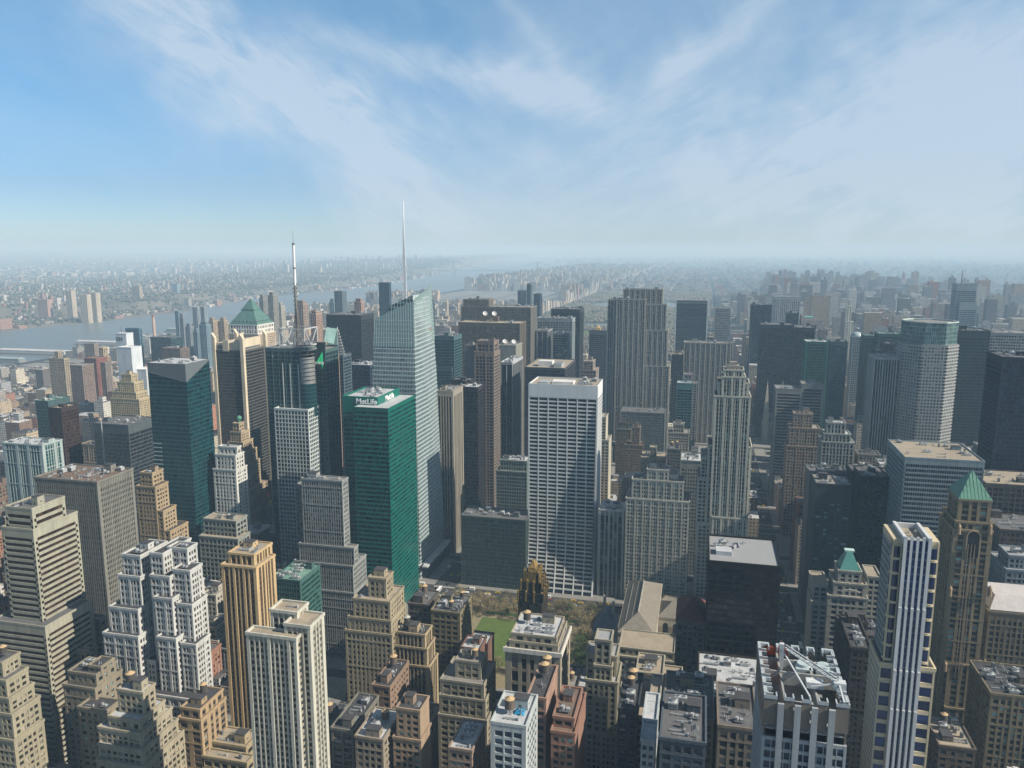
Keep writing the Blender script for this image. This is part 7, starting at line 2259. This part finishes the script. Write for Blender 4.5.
def tree_mesh(seed, green):
    r = random.Random(seed)
    t = MB()
    H = r.uniform(17, 21)
    t.cyl(0, 0, 0, 5, .42, .3, n=8, cap=False)
    tips = []

    def limb(p, d, L, rad, lev):
        q = p + d * L
        t.obox(p, q, rad, rad)
        if lev == 0:
            tips.append(q); return
        for k in range(3):
            nd = (d + Vector((r.uniform(-.75, .75), r.uniform(-.75, .75), r.uniform(-.1, .5)))).normalized()
            limb(p.lerp(q, r.uniform(.7, 1)), nd, L * r.uniform(.6, .8), rad * .6, lev - 1)
    for k in range(5):
        a = 2 * math.pi * k / 5 + r.uniform(-.3, .3)
        limb(Vector((0, 0, r.uniform(3.5, 5.5))), Vector((math.cos(a) * .7, math.sin(a) * .7, .9)).normalized(), H * .28, .26, 2)
    limb(Vector((0, 0, 4.8)), Vector((.05, .03, 1)), H * .35, .3, 2)
    mt = t.mesh('trunk')
    c = MB()
    for q in tips:
        for k in range(13):
            p = q + Vector((r.gauss(0, 1.5), r.gauss(0, 1.5), r.gauss(0, 1.2)))
            s = r.uniform(.18, .45)
            u = Vector((r.gauss(0, 1), r.gauss(0, 1), r.gauss(0, 1))).normalized(); v = u.orthogonal().normalized()
            c.poly([p - u * s * 2.2, p + v * s * .6, p + u * s * 2.2, p - v * s * .6], 0 if r.random() < .8 else 1)
    mc = c.mesh('crown')
    mt.materials.append(wall_mat((.13, .11, .085), .9, .3, 1))
    if green:
        mc.materials.append(wall_mat((.075, .115, .03), .9, .35, .6)); mc.materials.append(wall_mat((.045, .08, .02), .9, .3, .6))
    else:
        mc.materials.append(wall_mat((.27, .215, .12), .9, .35, .6)); mc.materials.append(wall_mat((.17, .16, .065), .9, .3, .6))
    return mt, mc


TM = [tree_mesh(k, False) for k in range(4)] + [tree_mesh(9, True), tree_mesh(10, True)]


def tree(x, y, z, v, s, rz, name, label, group):
    root = bpy.data.objects.new(name, None); COL.objects.link(root)
    root.location = (x, y, z); root.rotation_euler = (0, 0, rz); root.scale = (s, s, s * rng.uniform(.85, 1.1))
    root['label'] = label; root['category'] = 'tree'; root['group'] = group
    for nm, me in zip(('trunk', 'crown'), TM[v]):
        c = bpy.data.objects.new(nm, me); COL.objects.link(c); c.parent = root


spots = []
for row, yy in enumerate((603.5, 610, 615, 620, 625.5)):          # north groves
    for k in range(17):
        if (row + k * 2) % 3 == 0: continue
        spots.append((-286 + k * 8.6 + (row % 2) * 4, yy, 'leafless brown plane tree in the grove between the lawn and the white grid tower', 'plane trees north of the lawn'))
for row, xx in enumerate((-288, -281, -273, -266.5)):
    for k in range(10):
        spots.append((xx, 500 + k * 9.6, 'leafless brown plane tree on the avenue side of the lawn', 'plane trees west of the lawn'))
for row, xx in enumerate((-172, -164, -156, -148, -141)):
    for k in range(11):
        if (row * 7 + k * 3) % 3 == 0: continue
        spots.append((xx, 500 + k * 9.4, 'leafless brown plane tree between the lawn and the library', 'plane trees by the library'))
for k in range(9):
    spots.append((-256 + k * 9, 514, 'leafless brown plane tree along the street end of the lawn', 'plane trees south of the lawn'))
for (x, y, la, gr) in spots:
    v = rng.randrange(4) if rng.random() < .82 else rng.choice((4, 5))
    if v >= 4: la = la.replace('leafless brown', 'small leafy green'); gr = gr.replace('plane', 'leafy')
    tree(x + rng.uniform(-1.5, 1.5), y + rng.uniform(-1.2, 1.2), .16, v, rng.uniform(.55, .8), rng.uniform(0, 6), 'plane_tree', la, gr)
for k in range(26):                                                # saplings on pavements in view
    for (xx, nm) in ((-298.5, 'street tree on the avenue pavement beside the park'),):
        pass
# cafe parasols and kiosks in the park
for k, (x, y) in enumerate([(-158, 618), (-152, 616), (-147, 619), (-141, 617), (-139, 623), (-236, 616), (-230, 619), (-284, 624), (-276, 627), (-268, 626)]):
    col_ = (.60, .22, .03) if k < 7 else (.66, .64, .58)
    r_ = thing('parasol', ('orange parasol near the library end of the park' if k < 5 else ('orange parasol among the bare trees north of the lawn' if k < 7 else 'white market parasol at the avenue corner of the park')), 'parasol', (x, y, .16),
               'orange parasols by the library' if k < 5 else ('orange parasols north of the lawn' if k < 7 else 'white parasols at the park corner'))
    b = MB(); b.cyl(x, y, .16, 3.0, .08, n=6); b.build('pole', METAL, r_)
    b = MB(); b.cyl(x, y, 2.5, 3.5, 2.4, .05, n=10, cap=False); b.cyl(x, y, 2.25, 2.5, 2.4, 2.4, n=10, cap=False); b.build('canopy', wall_mat(col_, .8), r_)

# ---------------- vehicles
def car_mesh(c, kind):
    b = MB()
    L, W, H = (4.8, 1.85, .78) if kind == 'car' else ((12, 2.6, 2.9) if kind == 'bus' else (7.5, 2.4, 2.8))
    if kind == 'car':
        b.prism([(-W / 2, -L / 2), (W / 2, -L / 2), (W / 2, L / 2), (-W / 2, L / 2)], .32, [.92, .92, .82, .82])
        b.hip(-W / 2 + .1, W / 2 - .1, -L / 2 + .7, L / 2 - 1.5, .85, 1.46, (.22, .5), m=1)
        b.box(-W / 2 + .34, W / 2 - .34, -L / 2 + 1.25, L / 2 - 2.05, 1.461, 1.49, 0)
    elif kind == 'bus':
        b.box(-W / 2, W / 2, -L / 2, L / 2, .4, 1.3); b.box(-W / 2 + .03, W / 2 - .03, -L / 2 + .03, L / 2 - .03, 1.3, 2.4, 1); b.box(-W / 2, W / 2, -L / 2, L / 2, 2.4, 3.0)
        b.box(-.8, .8, -2, 2, 3.0, 3.3)
    else:
        b.box(-W / 2, W / 2, -L / 2, L / 2 - 2.2, .6, 3.2); b.box(-W / 2 + .1, W / 2 - .1, L / 2 - 2.1, L / 2, .5, 1.6); b.box(-W / 2 + .15, W / 2 - .15, L / 2 - 2.1, L / 2 - .4, 1.6, 2.4, 1)
    me = b.mesh('body'); me.materials.append(wall_mat(c, .3, .03)); me.materials.append(GLM)
    w = MB()
    for sx in (-1, 1):
        for yy in (-L * .3, L * .31):
            w.obox((sx * (W / 2 - .12) - .12, yy, .33), (sx * (W / 2 - .12) + .12, yy, .33), .62, .62)
    mw = w.mesh('wheels'); mw.materials.append(wall_mat((.02, .02, .02), .8))
    return me, mw


GLM = wall_mat((.02, .025, .03), .15, .05)
CARS = [(car_mesh((.75, .50, .02), 'car'), 'yellow taxi'), (car_mesh((.03, .03, .035), 'car'), 'black car'), (car_mesh((.7, .7, .7), 'car'), 'white car'), (car_mesh((.3, .32, .34), 'car'), 'grey car'),
        (car_mesh((.35, .03, .03), 'car'), 'red car'), (car_mesh((.78, .8, .82), 'bus'), 'white bus'), (car_mesh((.7, .7, .68), 'truck'), 'white truck')]


def vehicle(k, x, y, rz, where):
    (mb_, mw), nm = CARS[k]
    root = bpy.data.objects.new({'yellow taxi': 'taxi', 'white bus': 'bus', 'white truck': 'truck'}.get(nm, 'car'), None); COL.objects.link(root)
    root.location = (x, y, .01); root.rotation_euler = (0, 0, rz)
    root['label'] = '%s %s' % (nm, where); root['category'] = nm.split()[1]; root['group'] = '%ss %s' % (nm, where)
    for n_, me in (('body', mb_), ('running_gear', mw)):
        c = bpy.data.objects.new(n_, me); COL.objects.link(c); c.parent = root


rv = random.Random(21)
PK = (0, 0, 0, 0, 1, 1, 2, 3, 3, 4, 5, 6)
occ = []
for (ax, ylo, yhi, where, d_) in ((-311, 380, 700, 'on the avenue between the green glass tower and the park', math.pi), (0, 470, 1250, 'on the avenue in the dark canyon past the black glass tower', 0)):
    for ln in (-9, -5.4, -1.8, 1.8, 5.4, 9):
        y = ylo + rv.uniform(0, 15)
        while y < yhi:
            if rv.random() < .62:
                vehicle(rv.choice(PK), ax + ln, y, d_, where)
            y += rv.uniform(14, 40)
for ln in (-7, -3.5, 3.5, 7):
    x = -470 + rv.uniform(0, 10)
    while x < -60:
        if abs(x + 311) > 22: vehicle(rv.choice(PK), x, SY(42) + ln, math.pi / 2, 'on the cross street between the park and the white grid tower')
        x += rv.uniform(14, 34)
# billboards in the bright square far left of the green tower
for (u, v, Y_, w, h, c, l_) in [(335.5, 398, 770, 6, 12, (.7, .7, .72), 'tall white billboard at the foot of the slim pink tower'), (337, 424, 765, 5, 7, (.7, .05, .03), 'red billboard under the white billboard'),
                                (331, 448, 720, 9, 8, (.05, .25, .5), 'blue billboard below the red billboard'), (335, 460, 715, 8, 7, (.55, .5, .42), 'pale billboard below the blue billboard'), (333, 469, 700, 7, 12, (.15, .06, .2), 'purple billboard above the grey ribbed wing'),
                                (268.5, 494, 700, 2.5, 7, (.75, .10, .05), 'small red billboard below the tan ziggurat tower'), (270, 503, 700, 2.5, 6, (.8, .4, .05), 'small orange billboard below the tan ziggurat tower')]:
    x, z = ony(u, v, Y_)
    r_ = thing('billboard', l_, 'billboard', (x, Y_, 0))
    b = MB(); b.box(x - w / 2, x + w / 2, Y_, Y_ + .4, z - h / 2, z + h / 2); b.build('panel', wall_mat(c, .5, .3, .5), r_)
    b = MB(); b.box(x - w / 2 - .3, x + w / 2 + .3, Y_ + .41, Y_ + .8, z - h / 2 - .3, z + h / 2 + .3)
    for s in (-1, 1): b.box(x + s * w * .35 - .3, x + s * w * .35 + .3, Y_ + .8, Y_ + 1.3, 0, z)
    b.build('support_frame', METALD, r_)

# ---------------- the great park
pg = wall_mat((.075, .085, .04), .95, .4, .006)
sheet('great_park_ground', [(-845, 2030), (-15, 2030), (-15, 6110), (-845, 6110)], .1, pg)
for (a, c, d_, e) in [(-600, -400, 2900, 3100), (-420, -250, 2350, 2500)]:
    sheet('park_meadow', [(a, d_), (c, d_), (c, e), (a, e)], .14, lawnm)
pts = [(-430 + 290 * math.cos(k / 24 * 6.283), 4650 + 330 * math.sin(k / 24 * 6.283)) for k in range(24)]
sheet('reservoir_water', pts, .3, m)
pts2 = [(-500 + 150 * math.cos(k / 24 * 6.283), 3350 + 90 * math.sin(k / 24 * 6.283)) for k in range(24)]
sheet('lake_water', pts2, .3, m)


def blob_field(name, P, Rr, cols, label):
    """leafy or twiggy crowns seen from kilometres off"""
    P = np.array(P); Rr = np.array(Rr)
    N = len(P)
    ic = np.array([(0, 0, 1), (.9, 0, .35), (.28, .86, .35), (-.73, .53, .35), (-.73, -.53, .35), (.28, -.86, .35), (.6, .45, -.5), (-.3, .7, -.5), (-.7, 0, -.5), (-.3, -.7, -.5), (.6, -.45, -.5)])
    f = [(0, 1, 2), (0, 2, 3), (0, 3, 4), (0, 4, 5), (0, 5, 1), (1, 6, 2), (2, 6, 7), (2, 7, 3), (3, 7, 8), (3, 8, 4), (4, 8, 9), (4, 9, 5), (5, 9, 10), (5, 10, 1), (1, 10, 6)]
    rs = np.random.RandomState(5)
    V = ic[None] * rs.uniform(.7, 1.3, (N, len(ic), 1)) * Rr[:, None, None] * np.array([1, 1, .8]) + P[:, None, :]
    Fi = (np.array(f)[None] + (np.arange(N) * len(ic))[:, None, None]).reshape(-1)
    me = bpy.data.meshes.new(name)
    me.vertices.add(N * len(ic)); me.vertices.foreach_set('co', V.astype(np.float32).ravel())
    me.loops.add(len(Fi)); me.loops.foreach_set('vertex_index', Fi.astype(np.int32))
    me.polygons.add(N * len(f)); me.polygons.foreach_set('loop_start', (np.arange(N * len(f)) * 3).astype(np.int32))
    me.polygons.foreach_set('use_smooth', np.zeros(N * len(f), dtype=bool))
    me.update(calc_edges=True)
    me.uv_layers.new(name='UVMap')
    ca = me.color_attributes.new('col', 'BYTE_COLOR', 'CORNER')
    pick = np.array(cols)[rs.randint(0, len(cols), N)]
    c = np.ones((N, len(f) * 3, 4), dtype=np.float32); c[:, :, :3] = pick[:, None, :]
    ca.data.foreach_set('color', c.ravel())
    me.materials.append(FOL)
    o = bpy.data.objects.new(name, me); COL.objects.link(o); o['kind'] = 'stuff'; o['label'] = label; o['category'] = 'trees'
    return o


FOL = attr_mat('far_foliage', False)
P, Rr = [], []
r2 = random.Random(3)
while len(P) < 15000:
    x, y = r2.uniform(-843, -17), r2.uniform(2035, 6105)
    if (x + 430) ** 2 / 300 ** 2 + (y - 4650) ** 2 / 340 ** 2 < 1: continue
    if (x + 500) ** 2 / 158 ** 2 + (y - 3350) ** 2 / 98 ** 2 < 1: continue
    if -600 < x < -400 and 2900 < y < 3100: continue
    if -420 < x < -250 and 2350 < y < 2500 and r2.random() < .95: continue
    if math.sin(x * .02 + 1.3) * math.sin(y * .013) > .72: continue
    r = r2.uniform(4.5, 9); P.append((x, y, r * .9 + 2)); Rr.append(r)
blob_field('great_park_trees', P, Rr, [(.13, .11, .075), (.10, .09, .06), (.16, .13, .085), (.07, .085, .035), (.11, .10, .08)], 'wood of bare brown trees covering the great park')

# ---------------- the far shore
def shore(y):
    for (a, b_) in zip(NJ[:-1], NJ[1:]):
        if a[1] <= y <= b_[1]:
            return a[0] + (b_[0] - a[0]) * (y - a[1]) / (b_[1] - a[1])
    return NJ[-1][0]


from mathutils import noise as mnoise


def terr(y, t):
    """height of the far shore, t metres inland"""
    n1 = mnoise.fractal(Vector((y * .0006, t * .0006, 1.7)), 1.0, 2.0, 5)
    n2 = mnoise.fractal(Vector((y * .003, t * .003, 5.1)), 1.0, 2.0, 4)
    sm = lambda a, b_, x: (lambda q: q * q * (3 - 2 * q))(max(0, min(1, (x - a) / (b_ - a))))
    c0 = 150 + 350 * (1 - sm(2600, 4200, y)) + 160 * n2
    cliff = 42 + 25 * sm(4500, 9000, y) + 70 * sm(9000, 14000, y)
    h = 2.5 + cliff * sm(c0, c0 + 120, t) * (1 + .15 * n2)
    h -= (cliff - 8) * sm(1500, 3800, t) * (1 - .5 * sm(9000, 14000, y))
    h += (60 + 50 * n1) * sm(9000, 16000, t) + 90 * sm(17000, 23000, t) * (1 + .6 * n1) + 9 * n2 * sm(300, 900, t)
    return max(1.5, h)


ys = list(np.concatenate([np.arange(-3000, 12000, 110), np.arange(12000, 45001, 500)]))
ts = list(np.concatenate([np.arange(0, 1500, 45), np.arange(1500, 6000, 150), np.arange(6000, 30001, 500)]))
V, Fc = [], []
for y in ys:
    s = shore(y)
    for t_ in ts:
        V.append((s - t_ - (-6 if t_ == 0 else 0), y, -4.5 if t_ == 0 else terr(y, t_)))
nt_ = len(ts)
for i in range(len(ys) - 1):
    for j in range(nt_ - 1):
        a = i * nt_ + j
        Fc.append((a, a + nt_, a + nt_ + 1, a + 1))
me = bpy.data.meshes.new('far_shore_hills'); me.from_pydata(V, [], Fc)
me.polygons.foreach_set('use_smooth', [True] * len(Fc))
hm, t, bs = _nodes('far_shore_ground')
g = t.nodes.new('ShaderNodeNewGeometry'); nz = t.nodes.new('ShaderNodeTexNoise'); nz.inputs['Scale'].default_value = .0035; nz.inputs['Detail'].default_value = 7
t.links.new(g.outputs['Position'], nz.inputs['Vector'])
cr = t.nodes.new('ShaderNodeValToRGB'); cr.color_ramp.elements[0].position = .38; cr.color_ramp.elements[0].color = (.075, .078, .055, 1)
cr.color_ramp.elements[1].position = .62; cr.color_ramp.elements[1].color = (.16, .145, .12, 1)
t.links.new(nz.outputs['Fac'], cr.inputs[0]); t.links.new(cr.outputs[0], bs.inputs['Base Color']); bs.inputs['Roughness'].default_value = .95
me.materials.append(hm)
o = bpy.data.objects.new('far_shore_hills', me); COL.objects.link(o); struct(o)
# houses, sheds and blocks over there
arr, cols, rfs = [], [], []
r3 = random.Random(8)
cnt = 0
while cnt < 10500:
    y = r3.uniform(1200, 16000) if r3.random() < .8 else r3.uniform(2000, 30000)
    t_ = abs(r3.gauss(0, 1)) * (1400 if r3.random() < .5 else 6000) + 20
    if t_ > 20000: continue
    if mnoise.noise(Vector((y * .0016, t_ * .0016, 9))) + .22 < r3.uniform(-.4, .6): continue
    s = shore(y); x = s - t_
    sm_ = terr(y, t_)
    if 180 < t_ < 480 and y > 3500 and r3.random() < .85: continue          # the wooded cliff
    w = r3.uniform(9, 18) if t_ > 120 else r3.uniform(14, 45)
    if t_ > 3500: w = r3.uniform(20, 90)
    l_ = w * r3.uniform(.7, 1.5)
    h = r3.uniform(6, 12) if r3.random() < .94 else r3.uniform(18, 45)
    arr.append((x, x + w, y, y + l_, sm_ - 8, sm_ + h)); q = r3.random()
    cols.append(r3.choice(((.5, .48, .45), (.4, .36, .3), (.3, .18, .14), (.42, .38, .32), (.3, .28, .26)))); rfs.append(r3.choice(((.18, .17, .17), (.24, .22, .21), (.45, .45, .46), (.10, .09, .09), (.14, .13, .12), (.2, .19, .17))))
    cnt += 1
for k in range(70):                                                          # big towers on the far hills, seen as a pale fringe
    y = r3.uniform(8000, 17000); t_ = r3.uniform(700, 4500); x = shore(y) - t_
    z = terr(y, t_)
    arr.append((x, x + 50, y, y + 30, z - 5, z + r3.uniform(40, 95))); cols.append((.5, .48, .45)); rfs.append((.3, .3, .3))
o = box_field('far_shore_houses', arr, cols, rfs, FAR)
o['kind'] = 'stuff'; o['label'] = 'mass of low houses and sheds on the far side of the river'; o['category'] = 'houses'
P, Rr = [], []
while len(P) < 16000:
    y = r2.uniform(1500, 14000); t_ = abs(r2.gauss(0, 1)) * 2200 + 15
    if not (150 < t_ < 520 and y > 3200) and r2.random() < .35: continue
    r = r2.uniform(6, 13); P.append((shore(y) - t_, y, terr(y, t_) + r * .5)); Rr.append(r)
blob_field('far_shore_trees', P, Rr, [(.08, .078, .05), (.10, .088, .06), (.06, .065, .045)], 'trees on the cliff and between the houses across the river')
for (a, c, e, v, Y_, l_) in [(65, 71, 72.5, 291, 3050, 'tall cream apartment tower across the river, standing apart from the pair'), (79, 86.5, 88, 295, 2950, 'cream apartment tower across the river, nearer one of the pair'), (89, 95.5, 97, 293, 3000, 'cream apartment tower across the river, farther one of the pair'),
                             (37, 47, 49, 300, 3050, 'broad salmon apartment slab across the river'), (132, 139, 141, 286.5, 3900, 'tan and dark apartment tower on the cliff across the river'), (172, 177, 179, 284, 4400, 'blue grey apartment tower on the wooded far shore')]:
    xc, z = ony(c, v, Y_); xw = xat(a, Y_, z); zg = terr(Y_, shore(Y_) - xc)
    root = thing('apartment_tower', l_, 'apartment tower', ((xw + xc) / 2, Y_, zg))
    wb, rb, gb = MB(), MB(), []
    cc = (.55, .48, .38) if 'cream' in l_ else ((.50, .34, .27) if 'salmon' in l_ else ((.42, .36, .27) if 'tan' in l_ else (.26, .34, .38)))
    tier(wb, gb, rb, xw, xc, Y_, Y_ + 26, zg - 6, z, style(wall=cc, glass='dark', bay=4.5, fh=3.6, pw=.5, sh=.45, cw=2.5, major=3, mw=3), 'SE', 0)
    wb.build('wall', [wall_mat(cc)] * 2, root); uvmesh('glazing', gb, glass_mat('dark'), root); rb.build('roof', GRAVEL, root)
# piers on the near bank
for k, (u, v, L_, w_, shed, l_) in enumerate([(38, 354, 260, 34, 1, 'river pier carrying a long white shed'), (24, 377, 230, 26, 0, 'bare grey river pier nearest the picture edge'), (60, 364, 240, 30, 2, 'river pier with a low grey green shed'), (110, 345, 200, 26, 1, 'river pier with a white shed near the brown riverside tower'), (160, 331, 180, 24, 2, 'river pier with a dark shed beyond the chimney')]):
    x, y = onz(u, v, 0)
    y = max(y, 1450)
    r_ = thing('pier', l_, 'pier', (-2080, y, -3))
    b = MB(); b.box(-1987 - L_, -1987, y, y + w_, -2.2, .9)
    for q in range(int(L_ / 14)): b.box(-1987 - L_ + 4 + q * 14, -1987 - L_ + 5 + q * 14, y + .5, y + w_ - .5, -6, -2.2)
    b.build('deck', wall_mat((.28, .27, .25)), r_)
    if shed:
        b = MB(); b.box(-1990 - L_ + 10, -1995, y + 3, y + w_ - 3, .9, 9); b.build('shed_wall', wall_mat((.5, .5, .5) if shed == 1 else (.2, .24, .24)), r_)
        b = MB(); b.hip(-1990 - L_ + 9.5, -1994.5, y + 2.5, y + w_ - 2.5, 9, 13, (3, (w_ - 5) / 2 - .2)); b.build('shed_roof', wall_mat((.50, .51, .52) if shed == 1 else (.3, .36, .36)), r_)
# suspension bridge, far upriver
def bridge():
    Y_ = 9600
    x, _ = ony(537.5, 262, Y_)
    root = thing('bridge', 'grey suspension bridge crossing the river in the haze', 'bridge', (x, Y_, 0))
    S = wall_mat((.30, .33, .35), .6)
    xe = x; xw2 = x - 1070
    for tx in (xe, xw2):
        b = MB()
        for s in (-15, 15):
            b.box(tx - 5, tx + 5, Y_ + s - 5, Y_ + s + 5, -4, 180)
        for zz in (66, 110, 150, 172):
            b.box(tx - 4, tx + 4, Y_ - 10, Y_ + 10, zz, zz + 8)
        b.build('tower', S, root)
    b = MB(); b.box(xw2 - 350, xe + 320, Y_ - 16, Y_ + 16, 60, 68); b.build('deck', S, root)
    b = MB()
    for s in (-16, 16):
        n_ = 24
        for k in range(n_):
            f = lambda q: 78 + 100 * (2 * q - 1) ** 2
            b.obox((xw2 + (xe - xw2) * k / n_, Y_ + s, f(k / n_)), (xw2 + (xe - xw2) * (k + 1) / n_, Y_ + s, f((k + 1) / n_)), 2, 2)
        b.obox((xe, Y_ + s, 178), (xe + 320, Y_ + s, 68), 2, 2); b.obox((xw2, Y_ + s, 178), (xw2 - 350, Y_ + s, 68), 2, 2)
    b.build('cable', S, root)
bridge()

# ---------------- the air
b = MB(); b.box(-30000, 30000, -6000, 44000, -8, 420)
hz = bpy.data.materials.new('haze'); hz.use_nodes = True
t = hz.node_tree; t.nodes.clear()
out = t.nodes.new('ShaderNodeOutputMaterial'); pv = t.nodes.new('ShaderNodeVolumePrincipled')
pv.inputs['Color'].default_value = (.50, .76, 1.0, 1)
pv.inputs['Absorption Color'].default_value = (.38, .38, .38, 1)     # blue air: scatters blue most and swallows little
pv.inputs['Density'].default_value = HAZE
pv.inputs['Anisotropy'].default_value = 0.0
t.links.new(pv.outputs[0], out.inputs['Volume'])
o = b.build('haze', hz); o['kind'] = 'stuff'; o['label'] = 'pale blue spring haze hanging over the whole city'; o['category'] = 'haze'
